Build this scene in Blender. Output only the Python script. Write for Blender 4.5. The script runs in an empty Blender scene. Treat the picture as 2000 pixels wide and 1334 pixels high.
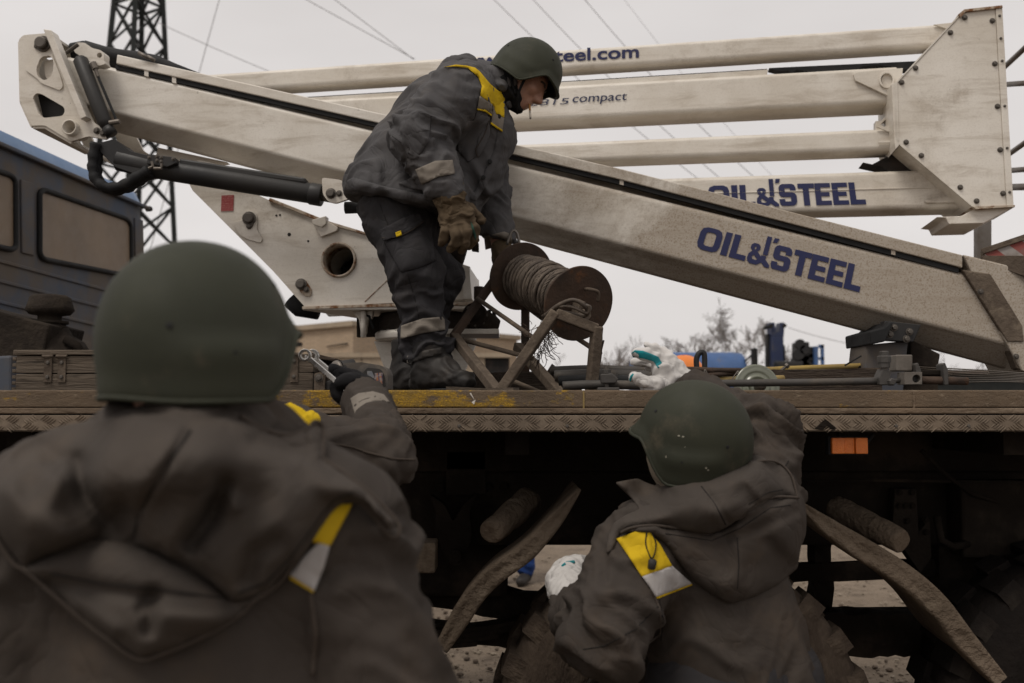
import bpy, bmesh, math, random
import numpy as np
from mathutils import Vector, Matrix, noise, geometry
from mathutils.bvhtree import BVHTree

V = Vector
R = math.radians
random.seed(7)
scene = bpy.context.scene
COL = scene.collection

# ------------------------------------------------------------------ camera
F = 35.0 / 36.0 * 2000.0          # focal length in photograph pixels
CAM_H = 1.55
PITCH = math.atan(133.0 / F)
cam = bpy.data.cameras.new('camera')
cam.lens = 35.0
cam.sensor_width = 36.0
cam.clip_start = 0.05
cam.clip_end = 3000.0
cam.dof.use_dof = True
cam.dof.focus_distance = 3.35
cam.dof.aperture_fstop = 3.2
camo = bpy.data.objects.new('camera', cam)
camo.location = (0, 0, CAM_H)
camo.rotation_euler = (math.pi / 2 + PITCH, 0, 0)
COL.objects.link(camo)
scene.camera = camo

# ------------------------------------------------------------------ sky, sun, exposure
SUN_EL, SUN_AZ = R(60), R(222)    # azimuth measured from +Y clockwise: behind the camera, a little left
world = bpy.data.worlds.new('World')
scene.world = world
world.use_nodes = True
wn = world.node_tree.nodes
wl = world.node_tree.links
wn.clear()
w_out = wn.new('ShaderNodeOutputWorld')
w_bg = wn.new('ShaderNodeBackground')
w_sky = wn.new('ShaderNodeTexSky')
w_sky.sky_type = 'NISHITA'
w_sky.sun_disc = False
w_sky.sun_elevation = SUN_EL
w_sky.sun_rotation = SUN_AZ
w_sky.air_density = 1.0
w_sky.dust_density = 4.0
w_tc = wn.new('ShaderNodeTexCoord')
w_map = wn.new('ShaderNodeMapping')
w_map.inputs['Scale'].default_value = (1.0, 1.0, 3.2)
w_no = wn.new('ShaderNodeTexNoise')
w_no.inputs['Scale'].default_value = 1.7
w_no.inputs['Detail'].default_value = 4.0
w_rp = wn.new('ShaderNodeValToRGB')
w_rp.color_ramp.elements[0].position = 0.3
w_rp.color_ramp.elements[0].color = (5.9, 5.57, 5.4, 1)
w_rp.color_ramp.elements[1].position = 0.72
w_rp.color_ramp.elements[1].color = (7.3, 6.95, 6.78, 1)
w_mx = wn.new('ShaderNodeMix')
w_mx.data_type = 'RGBA'
w_mx.inputs['Factor'].default_value = 0.96      # a closed cloud deck over the blue sky
wl.new(w_tc.outputs['Generated'], w_map.inputs['Vector'])
wl.new(w_map.outputs['Vector'], w_no.inputs['Vector'])
wl.new(w_no.outputs['Fac'], w_rp.inputs['Fac'])
wl.new(w_sky.outputs['Color'], w_mx.inputs['A'])
wl.new(w_rp.outputs['Color'], w_mx.inputs['B'])
wl.new(w_mx.outputs['Result'], w_bg.inputs['Color'])
w_bg.inputs['Strength'].default_value = 0.1
wl.new(w_bg.outputs['Background'], w_out.inputs['Surface'])

sun = bpy.data.lights.new('sun', 'SUN')
sun.energy = 1.5
sun.angle = R(22)
sun.color = (1.0, 0.94, 0.86)
suno = bpy.data.objects.new('sun', sun)
sd = V((math.sin(SUN_AZ) * math.cos(SUN_EL), math.cos(SUN_AZ) * math.cos(SUN_EL), math.sin(SUN_EL)))
suno.rotation_euler = sd.to_track_quat('Z', 'Y').to_euler()
suno.location = (0, -5, 12)
COL.objects.link(suno)

scene.view_settings.view_transform = 'Standard'
scene.view_settings.look = 'None'
scene.view_settings.exposure = 0.14
scene.view_settings.gamma = 1.0
scene.view_settings.use_curve_mapping = False
scene.cycles.max_bounces = 6
scene.cycles.diffuse_bounces = 3
scene.cycles.glossy_bounces = 3

# ------------------------------------------------------------------ photograph pixel -> world
_cp, _sp = math.cos(PITCH), math.sin(PITCH)


def ray(px, py):
    x = (px - 1000.0) / F
    z = (667.0 - py) / F
    return V((x, _cp - z * _sp, _sp + z * _cp))


def P(px, py, Y):
    d = ray(px, py)
    t = Y / d.y
    return V((d.x * t, Y, CAM_H + d.z * t))


class Plane:
    """Vertical plane y = Y0 - x*tan(yaw); nearer the camera towards the right for yaw > 0."""
    def __init__(s, Y0, yaw=0.0):
        s.Y0, s.k = Y0, math.tan(R(yaw))
        s.u = V((math.cos(R(yaw)), -math.sin(R(yaw)), 0))
        s.n = V((-math.sin(R(yaw)), -math.cos(R(yaw)), 0))   # towards the camera
        s.o = V((0, Y0, 0))

    def at(s, px, py, off=0.0):
        d = ray(px, py)
        t = s.Y0 / (d.y + d.x * s.k)
        return V((d.x * t, d.y * t, CAM_H + d.z * t)) + s.n * off

    def uv(s, px, py):
        p = s.at(px, py)
        return ((p - s.o).dot(s.u), p.z)

    def w(s, u, v, off=0.0):
        q = s.o + s.u * u + s.n * off
        return V((q.x, q.y, v))


# ------------------------------------------------------------------ scene helpers
ORG = {}


def thing(name, label, cat, loc=(0, 0, 0), group=None):
    o = bpy.data.objects.new(name, None)
    o.empty_display_size = 0.1
    o.location = loc
    COL.objects.link(o)
    ORG[o.name] = V(loc)
    tag(o, label, cat, group)
    return o


def tag(o, label=None, cat=None, group=None, kind=None):
    if label: o['label'] = label
    if cat: o['category'] = cat
    if group: o['group'] = group
    if kind: o['kind'] = kind
    return o


def link_mesh(name, me, mat, parent=None, loc=None):
    if mat is not None and not me.materials:
        me.materials.append(mat)
    o = bpy.data.objects.new(name, me)
    COL.objects.link(o)
    if parent is not None:
        o.parent = parent
        ORG[o.name] = ORG[parent.name]
    else:
        ORG[o.name] = V(loc) if loc is not None else V((0, 0, 0))
        o.location = ORG[o.name]
    return o


def mesh(name, verts, faces, mat, parent=None, smooth=False, base=None, bevel=0.0, segs=2, ang=30):
    """verts in world space; stored relative to the thing's base."""
    org = ORG[parent.name] if parent is not None else (V(base) if base is not None else V((0, 0, 0)))
    me = bpy.data.meshes.new(name)
    me.from_pydata([tuple(V(v) - org) for v in verts], [], faces)
    me.update()
    bm = bmesh.new()
    bm.from_mesh(me)
    bmesh.ops.recalc_face_normals(bm, faces=bm.faces)
    bm.to_mesh(me)
    bm.free()
    if smooth:
        me.polygons.foreach_set('use_smooth', [True] * len(me.polygons))
    o = link_mesh(name, me, mat, parent, org if parent is None else None)
    if bevel:
        m = o.modifiers.new('bevel', 'BEVEL')
        m.width = bevel
        m.segments = segs
        m.limit_method = 'ANGLE'
        m.angle_limit = R(ang)
        m.harden_normals = False
    return o


def smooth_by_angle(o, ang=35):
    me = o.data
    me.polygons.foreach_set('use_smooth', [True] * len(me.polygons))
    bm = bmesh.new()
    bm.from_mesh(me)
    for e in bm.edges:
        if len(e.link_faces) == 2 and e.calc_face_angle(0) > R(ang):
            e.smooth = False
    bm.to_mesh(me)
    bm.free()
    return o


class MB:
    def __init__(s):
        s.v, s.f = [], []

    def add(s, vs, fs):
        n = len(s.v)
        s.v += [V(a) for a in vs]
        s.f += [tuple(i + n for i in f) for f in fs]
        return s

    def box(s, lo, hi):
        a, b = V(lo), V(hi)
        vs = [(x, y, z) for z in (a.z, b.z) for y in (a.y, b.y) for x in (a.x, b.x)]
        return s.add(vs, [(0, 2, 3, 1), (4, 5, 7, 6), (0, 1, 5, 4), (2, 6, 7, 3), (0, 4, 6, 2), (1, 3, 7, 5)])

    def obox(s, c, size, rot):
        c = V(c)
        h = V(size) * 0.5
        vs = [c + rot @ V((x * h.x, y * h.y, z * h.z)) for z in (-1, 1) for y in (-1, 1) for x in (-1, 1)]
        return s.add(vs, [(0, 2, 3, 1), (4, 5, 7, 6), (0, 1, 5, 4), (2, 6, 7, 3), (0, 4, 6, 2), (1, 3, 7, 5)])

    def bar(s, a, b, w, h, up=V((0, 0, 1))):
        """rectangular bar from a to b; h along 'up', w across."""
        a, b = V(a), V(b)
        d = (b - a)
        L = d.length
        d.normalize()
        side = d.cross(up)
        if side.length < 1e-4: side = d.cross(V((0, 1, 0)))
        side.normalize()
        u2 = side.cross(d)
        rot = Matrix((d, side, u2)).transposed()
        return s.obox((a + b) / 2, (L, w, h), rot)

    def tube(s, pts, rad, n=10, caps=True, flat=None):
        pts = [V(p) for p in pts]
        m = len(pts)
        if not hasattr(rad, '__len__'): rad = [rad] * m
        t0 = (pts[1] - pts[0]).normalized()
        ref = V((0, 0, 1)) if abs(t0.z) < 0.9 else V((0, 1, 0))
        a = t0.cross(ref).normalized()
        base = len(s.v)
        for i in range(m):
            if i == 0: t = pts[1] - pts[0]
            elif i == m - 1: t = pts[-1] - pts[-2]
            else: t = pts[i + 1] - pts[i - 1]
            t.normalize()
            a = (a - t * a.dot(t))
            if a.length < 1e-6: a = t.orthogonal()
            a.normalize()
            b = t.cross(a)
            for j in range(n):
                th = 2 * math.pi * j / n
                s.v.append(pts[i] + (a * math.cos(th) + b * math.sin(th)) * rad[i])
        for i in range(m - 1):
            for j in range(n):
                p, q = base + i * n + j, base + i * n + (j + 1) % n
                s.f.append((p, q, q + n, p + n))
        if caps:
            s.f.append(tuple(base + j for j in range(n))[::-1])
            s.f.append(tuple(base + (m - 1) * n + j for j in range(n)))
        return s

    def lathe(s, c, axis, prof, n=24, caps=True):
        """prof: list of (distance along axis, radius)"""
        c, ax = V(c), V(axis).normalized()
        a = ax.orthogonal().normalized()
        b = ax.cross(a)
        base = len(s.v)
        for (h, r) in prof:
            for j in range(n):
                th = 2 * math.pi * j / n
                s.v.append(c + ax * h + (a * math.cos(th) + b * math.sin(th)) * r)
        m = len(prof)
        for i in range(m - 1):
            for j in range(n):
                p, q = base + i * n + j, base + i * n + (j + 1) % n
                s.f.append((p, q, q + n, p + n))
        if caps:
            s.f.append(tuple(base + j for j in range(n))[::-1])
            s.f.append(tuple(base + (m - 1) * n + j for j in range(n)))
        return s

    def prism(s, poly, ext):
        """poly: 3D loop, ext: extrusion vector"""
        poly = [V(p) for p in poly]
        ext = V(ext)
        n = len(poly)
        base = len(s.v)
        s.v += poly + [p + ext for p in poly]
        s.f.append(tuple(base + i for i in range(n)))
        s.f.append(tuple(base + n + i for i in range(n))[::-1])
        for i in range(n):
            j = (i + 1) % n
            s.f.append((base + i, base + j, base + n + j, base + n + i))
        return s

    def build(s, name, mat, parent=None, **k):
        return mesh(name, s.v, s.f, mat, parent, **k)


def fill2d(loops):
    """loops[0] outer, others holes, 2D -> (points2d, tris, loops index lists)"""
    pts, idx = [], []
    for lp in loops:
        idx.append(list(range(len(pts), len(pts) + len(lp))))
        pts += lp
    tris = geometry.tessellate_polygon([[V((p[0], p[1], 0)) for p in lp] for lp in loops])
    return pts, tris, idx


def solid2d(loops, fn, t):
    """extrude a 2D shape with holes; fn(u, v, w) -> world, w from 0 (front) to -t."""
    pts, tris, idx = fill2d(loops)
    n = len(pts)
    vs = [fn(p[0], p[1], 0.0) for p in pts] + [fn(p[0], p[1], -t) for p in pts]
    fs = [tuple(x) for x in tris] + [tuple(i + n for i in reversed(x)) for x in tris]
    for lp in idx:
        for a, b in zip(lp, lp[1:] + lp[:1]):
            fs.append((a, b, b + n, a + n))
    return vs, fs


def ell(cx, cy, rx, ry, n=28, rot=0.0):
    c, s_ = math.cos(R(rot)), math.sin(R(rot))
    out = []
    for i in range(n):
        th = 2 * math.pi * i / n
        x, y = rx * math.cos(th), ry * math.sin(th)
        out.append((cx + x * c - y * s_, cy + x * s_ + y * c))
    return out


def rounded(poly, r, n=4):
    """round the corners of a pixel polygon"""
    out = []
    m = len(poly)
    for i in range(m):
        p0, p1, p2 = V(poly[i - 1]).to_2d(), V(poly[i]).to_2d(), V(poly[(i + 1) % m]).to_2d()
        d1, d2 = p0 - p1, p2 - p1
        rr = min(r, d1.length * 0.45, d2.length * 0.45)
        a, b = p1 + d1.normalized() * rr, p1 + d2.normalized() * rr
        for k in range(n + 1):
            t = k / n
            q = a * (1 - t) ** 2 + p1 * 2 * t * (1 - t) + b * t * t
            out.append((q.x, q.y))
    return out


def plate(name, pl, outline, mat, parent, t=0.012, off=0.0, holes=(), bevel=0.0015, smooth=False):
    loops = [[pl.uv(*p) for p in outline]] + [[pl.uv(*p) for p in h] for h in holes]
    vs, fs = solid2d(loops, lambda u, v, w: pl.w(u, v, off + w), t)
    return mesh(name, vs, fs, mat, parent, bevel=bevel, smooth=smooth)


# ------------------------------------------------------------------ materials
def new_mat(name):
    m = bpy.data.materials.new(name)
    m.use_nodes = True
    nt = m.node_tree
    b = nt.nodes['Principled BSDF']
    return m, nt, b


class NT:
    """tiny node-graph helper"""
    def __init__(s, nt):
        s.nt = nt
        s.tc = nt.nodes.new('ShaderNodeTexCoord')

    def link(s, a, b):
        s.nt.links.new(a, b)

    def mapping(s, scale=(1, 1, 1), rot=(0, 0, 0), src='Object'):
        m = s.nt.nodes.new('ShaderNodeMapping')
        m.inputs['Scale'].default_value = scale
        m.inputs['Rotation'].default_value = rot
        s.link(s.tc.outputs[src], m.inputs['Vector'])
        return m.outputs['Vector']

    def noise(s, scale, detail=5.0, rough=0.55, vec=None, dist=0.0):
        n = s.nt.nodes.new('ShaderNodeTexNoise')
        n.inputs['Scale'].default_value = scale
        n.inputs['Detail'].default_value = detail
        n.inputs['Roughness'].default_value = rough
        n.inputs['Distortion'].default_value = dist
        s.link(vec if vec is not None else s.tc.outputs['Object'], n.inputs['Vector'])
        return n.outputs['Fac']

    def voronoi(s, scale, vec=None, feat='F1', out='Distance'):
        n = s.nt.nodes.new('ShaderNodeTexVoronoi')
        n.feature = feat
        n.inputs['Scale'].default_value = scale
        s.link(vec if vec is not None else s.tc.outputs['Object'], n.inputs['Vector'])
        return n.outputs[out]

    def ramp(s, fac, lo, hi, c0=(0, 0, 0, 1), c1=(1, 1, 1, 1)):
        r = s.nt.nodes.new('ShaderNodeMapRange')
        r.interpolation_type = 'SMOOTHSTEP'
        r.inputs['From Min'].default_value = lo
        r.inputs['From Max'].default_value = hi
        s.link(fac, r.inputs['Value'])
        return r.outputs['Result']

    def mix(s, fac, a, b):
        m = s.nt.nodes.new('ShaderNodeMix')
        m.data_type = 'RGBA'
        if isinstance(fac, (int, float)): m.inputs['Factor'].default_value = fac
        else: s.link(fac, m.inputs['Factor'])
        for nm, c in (('A', a), ('B', b)):
            if isinstance(c, tuple): m.inputs[nm].default_value = (*c[:3], 1)
            else: s.link(c, m.inputs[nm])
        return m.outputs['Result']

    def math(s, op, a, b=None, clamp=False):
        m = s.nt.nodes.new('ShaderNodeMath')
        m.operation = op
        m.use_clamp = clamp
        for i, c in enumerate((a, b)):
            if c is None: continue
            if isinstance(c, (int, float)): m.inputs[i].default_value = c
            else: s.link(c, m.inputs[i])
        return m.outputs[0]

    def sep(s, src='Object'):
        n = s.nt.nodes.new('ShaderNodeSeparateXYZ')
        s.link(s.tc.outputs[src], n.inputs[0])
        return n.outputs

    def bump(s, h, strength, dist, b, prev=None):
        n = s.nt.nodes.new('ShaderNodeBump')
        n.inputs['Strength'].default_value = strength
        n.inputs['Distance'].default_value = dist
        s.link(h, n.inputs['Height'])
        if prev is not None: s.link(prev, n.inputs['Normal'])
        s.link(n.outputs['Normal'], b.inputs['Normal'])
        return n.outputs['Normal']


def grimy(name, c1, c2, dirt, scale=3.0, dlo=0.5, dhi=0.7, rough=0.7, metal=0.0, bump=0.3, bscale=60.0,
          bdist=0.004, dscale=4.0, spec=0.3, stretch=(1, 1, 1), coat=0.0):
    m, nt, b = new_mat(name)
    g = NT(nt)
    vec = g.mapping(stretch)
    base = g.mix(g.ramp(g.noise(scale, 4, 0.6, vec), 0.3, 0.7), c1, c2)
    dm = g.ramp(g.noise(dscale, 6, 0.68, vec), dlo, dhi)
    col = g.mix(dm, base, dirt)
    g.link(col, b.inputs['Base Color'])
    b.inputs['Metallic'].default_value = metal
    b.inputs['Specular IOR Level'].default_value = spec
    rr = g.math('ADD', g.math('MULTIPLY', g.noise(scale * 5, 2), 0.25), rough - 0.12, True)
    g.link(rr, b.inputs['Roughness'])
    if bump:
        g.bump(g.noise(bscale, 3, 0.65, vec), bump, bdist, b)
    return m


def white_paint(name, mud=0.5, mudx=None):
    """old white machine paint: dust film, dark specks, scratches, rust-brown streaks"""
    m, nt, b = new_mat(name)
    g = NT(nt)
    vec = g.mapping((1, 1, 1))
    base = g.mix(g.ramp(g.noise(2.2, 6, 0.6), 0.3, 0.72), (0.74, 0.70, 0.635), (0.60, 0.55, 0.475))
    vs = g.mapping((1.2, 1.2, 7.0), (0, R(14), 0))
    smear = g.ramp(g.noise(2.6, 6, 0.7, vs, 0.6), 0.46, 0.74)
    base = g.mix(g.math('MULTIPLY', smear, 0.6), base, (0.36, 0.30, 0.23))
    # dust film: fine grain
    grain = g.ramp(g.noise(140, 3, 0.7), 0.48, 0.66)
    mudn = g.noise(1.5, 9, 0.72, None, 0.4)
    if mudx is not None:
        x = g.sep()[0]
        grad = g.ramp(x, mudx[0], mudx[1])
        mudn = g.math('ADD', mudn, g.math('MULTIPLY', g.math('SUBTRACT', grad, 0.5), 0.5))
    mm = g.ramp(mudn, 0.62 - 0.25 * mud, 0.84 - 0.25 * mud)
    mm = g.math('MULTIPLY', mm, g.math('ADD', 0.68, g.math('MULTIPLY', grain, 0.32)))
    col = g.mix(mm, base, (0.27, 0.215, 0.158))
    col = g.mix(g.math('MULTIPLY', grain, 0.14), col, (0.3, 0.24, 0.18))
    # specks
    sp = g.ramp(g.noise(30, 4, 0.8), 0.69, 0.74)
    col = g.mix(g.math('MULTIPLY', sp, 0.75), col, (0.10, 0.075, 0.055))
    # scratches through the dirt
    v2 = g.mapping((4.0, 4.0, 60.0), (0, R(32), 0))
    v3 = g.mapping((50.0, 6.0, 4.0), (0, R(20), 0))
    sc = g.ramp(g.noise(1.4, 3, 0.6, v2), 0.72, 0.75)
    sc3 = g.ramp(g.noise(1.1, 3, 0.6, v3), 0.74, 0.77)
    sc = g.math('MULTIPLY', g.math('MAXIMUM', sc, sc3), g.ramp(g.noise(3.1, 3), 0.5, 0.66))
    col = g.mix(g.math('MULTIPLY', sc, 0.6), col, (0.68, 0.64, 0.57))
    g.link(col, b.inputs['Base Color'])
    rr = g.math('ADD', 0.42, g.math('MULTIPLY', mm, 0.4), True)
    g.link(rr, b.inputs['Roughness'])
    b.inputs['Specular IOR Level'].default_value = 0.35
    g.bump(g.noise(90, 5, 0.7), 0.12, 0.003, b)
    return m


M = {}
M['white'] = white_paint('white_paint', 0.36)
M['white_boom'] = white_paint('white_paint_boom', 0.62, (-0.5, 1.6))
M['white_turret'] = white_paint('white_paint_turret', 0.42)
M['black_metal'] = grimy('black_metal', (0.016, 0.016, 0.017), (0.03, 0.028, 0.026), (0.09, 0.075, 0.06), rough=0.5, dlo=0.6, dhi=0.85, bump=0.15)
M['black_rubber'] = grimy('black_rubber', (0.010, 0.010, 0.011), (0.018, 0.018, 0.018), (0.06, 0.05, 0.04), rough=0.75, dlo=0.6, dhi=0.9, bump=0.4, bscale=40)
M['steel'] = grimy('worn_steel', (0.22, 0.2, 0.18), (0.14, 0.12, 0.1), (0.10, 0.075, 0.05), rough=0.5, metal=0.7, dlo=0.5, dhi=0.75, bump=0.2)
M['grey_bolt'] = grimy('grey_bolt', (0.13, 0.115, 0.10), (0.08, 0.07, 0.06), (0.12, 0.08, 0.05), rough=0.55, metal=0.5, dlo=0.5, dhi=0.8, bump=0.2)
M['rust'] = grimy('rusty_steel', (0.078, 0.050, 0.035), (0.045, 0.033, 0.026), (0.14, 0.065, 0.03), scale=7, dscale=11, rough=0.8, metal=0.2, dlo=0.57, dhi=0.76, bump=0.5, bscale=45, bdist=0.006)
M['rust_bar'] = grimy('muddy_rusty_bar', (0.12, 0.092, 0.068), (0.07, 0.052, 0.038), (0.19, 0.15, 0.11), scale=9, dscale=12, rough=0.85, dlo=0.5, dhi=0.75, bump=0.7, bscale=40, bdist=0.008)
M['rust_edge'] = grimy('rusted_paint_edge', (0.5, 0.44, 0.36), (0.4, 0.32, 0.24), (0.17, 0.075, 0.03), scale=14, dscale=18, rough=0.8, dlo=0.45, dhi=0.6, bump=0.3)
M['navy'] = grimy('navy_lettering', (0.018, 0.024, 0.085), (0.028, 0.03, 0.085), (0.30, 0.25, 0.19), scale=6, dscale=7, rough=0.5, dlo=0.66, dhi=0.82, bump=0.0)
M['navy_thin'] = grimy('navy_thin_lettering', (0.02, 0.028, 0.075), (0.03, 0.035, 0.08), (0.1, 0.1, 0.12), rough=0.5, bump=0.0)
M['dark_gap'] = grimy('dark_gap', (0.012, 0.012, 0.012), (0.02, 0.018, 0.016), (0.04, 0.03, 0.025), rough=0.85, bump=0)
M['mud'] = grimy('dried_mud', (0.15, 0.115, 0.085), (0.105, 0.08, 0.058), (0.20, 0.16, 0.12), scale=5, dscale=6, rough=0.95, dlo=0.5, dhi=0.75, bump=1.0, bscale=28, bdist=0.018, spec=0.1)
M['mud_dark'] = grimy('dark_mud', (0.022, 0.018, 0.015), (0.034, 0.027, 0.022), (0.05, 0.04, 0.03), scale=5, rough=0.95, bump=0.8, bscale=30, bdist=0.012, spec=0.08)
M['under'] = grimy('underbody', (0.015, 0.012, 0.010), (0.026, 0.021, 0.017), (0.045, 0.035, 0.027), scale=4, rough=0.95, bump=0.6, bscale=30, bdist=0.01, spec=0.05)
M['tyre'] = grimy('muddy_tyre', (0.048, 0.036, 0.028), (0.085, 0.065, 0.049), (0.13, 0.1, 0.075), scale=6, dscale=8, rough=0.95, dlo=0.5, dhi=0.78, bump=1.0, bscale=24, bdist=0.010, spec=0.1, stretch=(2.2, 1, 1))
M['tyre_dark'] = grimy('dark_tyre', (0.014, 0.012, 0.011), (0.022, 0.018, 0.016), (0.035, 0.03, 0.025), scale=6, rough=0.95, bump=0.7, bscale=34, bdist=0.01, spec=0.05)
M['wood'] = grimy('old_grey_wood', (0.12, 0.094, 0.07), (0.075, 0.058, 0.043), (0.035, 0.027, 0.02), scale=2, dscale=3, rough=0.9, dlo=0.55, dhi=0.7, bump=0.7, bscale=9, bdist=0.008, stretch=(1.2, 8, 14))
M['wood_dark'] = grimy('dark_weathered_timber', (0.055, 0.04, 0.03), (0.034, 0.025, 0.019), (0.09, 0.07, 0.05), scale=2, dscale=3, rough=0.95, bump=0.9, bscale=9, bdist=0.012, stretch=(1.5, 9, 16))
M['concrete'] = grimy('pale_blocks', (0.36, 0.29, 0.21), (0.30, 0.24, 0.175), (0.22, 0.18, 0.14), scale=1.5, rough=0.9, bump=0.3, bscale=8)
M['blue'] = grimy('dusty_blue_paint', (0.045, 0.09, 0.19), (0.06, 0.10, 0.18), (0.12, 0.105, 0.09), scale=2, dscale=3, rough=0.5, dlo=0.5, dhi=0.9, bump=0.05)
M['blue_roof'] = grimy('blue_roof_paint', (0.075, 0.14, 0.26), (0.08, 0.14, 0.24), (0.14, 0.14, 0.15), scale=2, dscale=3, rough=0.45, dlo=0.55, dhi=0.9, bump=0.05)
M['blue_mud'] = grimy('mud_sprayed_blue_paint', (0.060, 0.078, 0.115), (0.072, 0.078, 0.092), (0.10, 0.082, 0.066), scale=1.6, dscale=1.8, rough=0.75, dlo=0.38, dhi=0.62, bump=0.12)
M['far_blue'] = grimy('far_blue_paint', (0.06, 0.12, 0.27), (0.05, 0.10, 0.22), (0.12, 0.12, 0.13), rough=0.45, bump=0)
M['far_navy'] = grimy('far_navy_paint', (0.02, 0.03, 0.075), (0.025, 0.035, 0.08), (0.06, 0.06, 0.07), rough=0.5, bump=0)
M['pane_mud'] = grimy('mud_covered_pane', (0.20, 0.145, 0.095), (0.15, 0.11, 0.075), (0.23, 0.175, 0.125), scale=2.5, dscale=5, rough=0.55, dlo=0.55, dhi=0.8, bump=0.1, spec=0.5)
M['orange'] = grimy('orange_lens', (0.75, 0.19, 0.015), (0.6, 0.14, 0.012), (0.3, 0.1, 0.03), scale=12, rough=0.35, dlo=0.6, dhi=0.8, bump=0.7, bscale=260, bdist=0.003, spec=0.6)
M['orange_helmet'] = grimy('orange_plastic', (0.8, 0.24, 0.05), (0.7, 0.2, 0.04), (0.4, 0.15, 0.06), rough=0.4, dlo=0.6, dhi=0.9, bump=0)
M['red_white'] = None
M['dark_jag'] = grimy('dark_pole', (0.014, 0.017, 0.017), (0.022, 0.024, 0.023), (0.03, 0.03, 0.028), rough=0.8, bump=0)
M['wire'] = grimy('grey_wire', (0.16, 0.15, 0.15), (0.2, 0.19, 0.19), (0.2, 0.19, 0.19), rough=0.7, bump=0)
M['bark'] = grimy('grey_bark', (0.15, 0.12, 0.10), (0.10, 0.082, 0.07), (0.18, 0.15, 0.125), rough=0.95, bump=0)
M['pipe'] = grimy('grey_pipe', (0.085, 0.078, 0.072), (0.06, 0.055, 0.05), (0.12, 0.1, 0.08), scale=8, rough=0.6, metal=0.35, bump=0.3)
M['yellow_pole'] = grimy('dirty_yellow_pole', (0.36, 0.25, 0.075), (0.26, 0.185, 0.07), (0.12, 0.09, 0.055), scale=5, dscale=9, rough=0.6, dlo=0.5, dhi=0.75, bump=0.1)
M['glass_disc'] = grimy('green_grey_insulator_glass', (0.17, 0.18, 0.13), (0.12, 0.125, 0.09), (0.075, 0.065, 0.05), scale=6, rough=0.22, dlo=0.55, dhi=0.8, bump=0.05, spec=0.8)
M['tree_bg'] = M['bark']


def red_white_mat():
    m, nt, b = new_mat('red_white_hazard_stripes')
    g = NT(nt)
    s = g.sep()
    t = g.math('ADD', g.math('MULTIPLY', s[0], 9.0), g.math('MULTIPLY', s[2], 9.0))
    fr = g.math('FRACT', t)
    k = g.math('GREATER_THAN', fr, 0.5)
    col = g.mix(k, (0.32, 0.29, 0.27), (0.24, 0.055, 0.045))
    col = g.mix(g.ramp(g.noise(9, 7), 0.45, 0.7), col, (0.16, 0.13, 0.11))
    g.link(col, b.inputs['Base Color'])
    b.inputs['Roughness'].default_value = 0.7
    return m


M['red_white'] = red_white_mat()


def rail_mat():
    """muddy deck rail with worn remains of yellow marking tape"""
    m, nt, b = new_mat('muddy_rail_with_worn_yellow_tape')
    g = NT(nt)
    st = g.mapping((0.8, 1, 1.8))
    mud = g.mix(g.ramp(g.noise(5, 8, 0.7, st), 0.3, 0.7), (0.165, 0.118, 0.078), (0.105, 0.077, 0.053))
    mud = g.mix(g.ramp(g.noise(40, 4, 0.7, st), 0.55, 0.75), mud, (0.22, 0.17, 0.12))
    x, y, z = g.sep()
    # the tape keeps best on a stretch left of the middle, then only crumbs
    near = g.math('SUBTRACT', 1.0, g.math('MULTIPLY', g.math('ABSOLUTE', g.math('ADD', x, 0.62)), 1.9), True)
    n = g.noise(11, 9, 0.75, g.mapping((0.8, 1, 1.6)))
    keep = g.math('ADD', n, g.math('MULTIPLY', near, 0.26))
    mask = g.ramp(keep, 0.605, 0.66)
    honey = g.voronoi(170)
    ycol = g.mix(g.ramp(honey, 0.2, 0.5), (0.46, 0.27, 0.022), (0.28, 0.17, 0.03))
    ycol = g.mix(g.ramp(g.noise(22, 6), 0.45, 0.7), ycol, (0.16, 0.115, 0.05))
    col = g.mix(g.math('MULTIPLY', mask, 0.92), mud, ycol)
    g.link(col, b.inputs['Base Color'])
    b.inputs['Roughness'].default_value = 0.8
    b.inputs['Specular IOR Level'].default_value = 0.2
    g.bump(g.noise(34, 6, 0.75, st), 0.9, 0.008, b)
    return m


M['rail'] = rail_mat()
M['rail_plain'] = grimy('muddy_rail', (0.165, 0.12, 0.082), (0.11, 0.081, 0.057), (0.21, 0.162, 0.117), scale=5, dscale=7, rough=0.85, bump=0.9, bscale=34, bdist=0.007, stretch=(0.8, 1, 1.8), spec=0.2)
M['tread'] = grimy('muddy_tread_plate', (0.185, 0.142, 0.103), (0.13, 0.1, 0.073), (0.23, 0.18, 0.132), scale=6, dscale=7, rough=0.75, bump=0.35, bscale=50, bdist=0.003, spec=0.3)


def fabric(name, c1, c2, dust, dust_amt=0.35, fold=0.5, weave=900.0, sheen=0.0):
    m, nt, b = new_mat(name)
    g = NT(nt)
    base = g.mix(g.ramp(g.noise(3.5, 5), 0.3, 0.7), c1, c2)
    d = g.ramp(g.noise(5.5, 8, 0.7), 0.46, 0.76)
    base = g.mix(g.math('MULTIPLY', d, dust_amt), base, dust)
    g.link(base, b.inputs['Base Color'])
    b.inputs['Roughness'].default_value = 0.86
    b.inputs['Specular IOR Level'].default_value = 0.14
    b.inputs['Sheen Weight'].default_value = sheen
    b.inputs['Sheen Roughness'].default_value = 0.5
    h1 = g.bump(g.noise(weave, 2, 0.6), 0.12, 0.001, b)
    vec = g.mapping((1, 1, 1))
    wr = g.noise(6.5, 3, 0.5, vec, 1.0)
    cr = g.math('POWER', g.math('ABSOLUTE', g.math('SUBTRACT', wr, 0.5)), 0.6)
    h2 = g.bump(cr, min(1.0, fold * 1.3), 0.03, b, h1)
    return m


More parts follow.
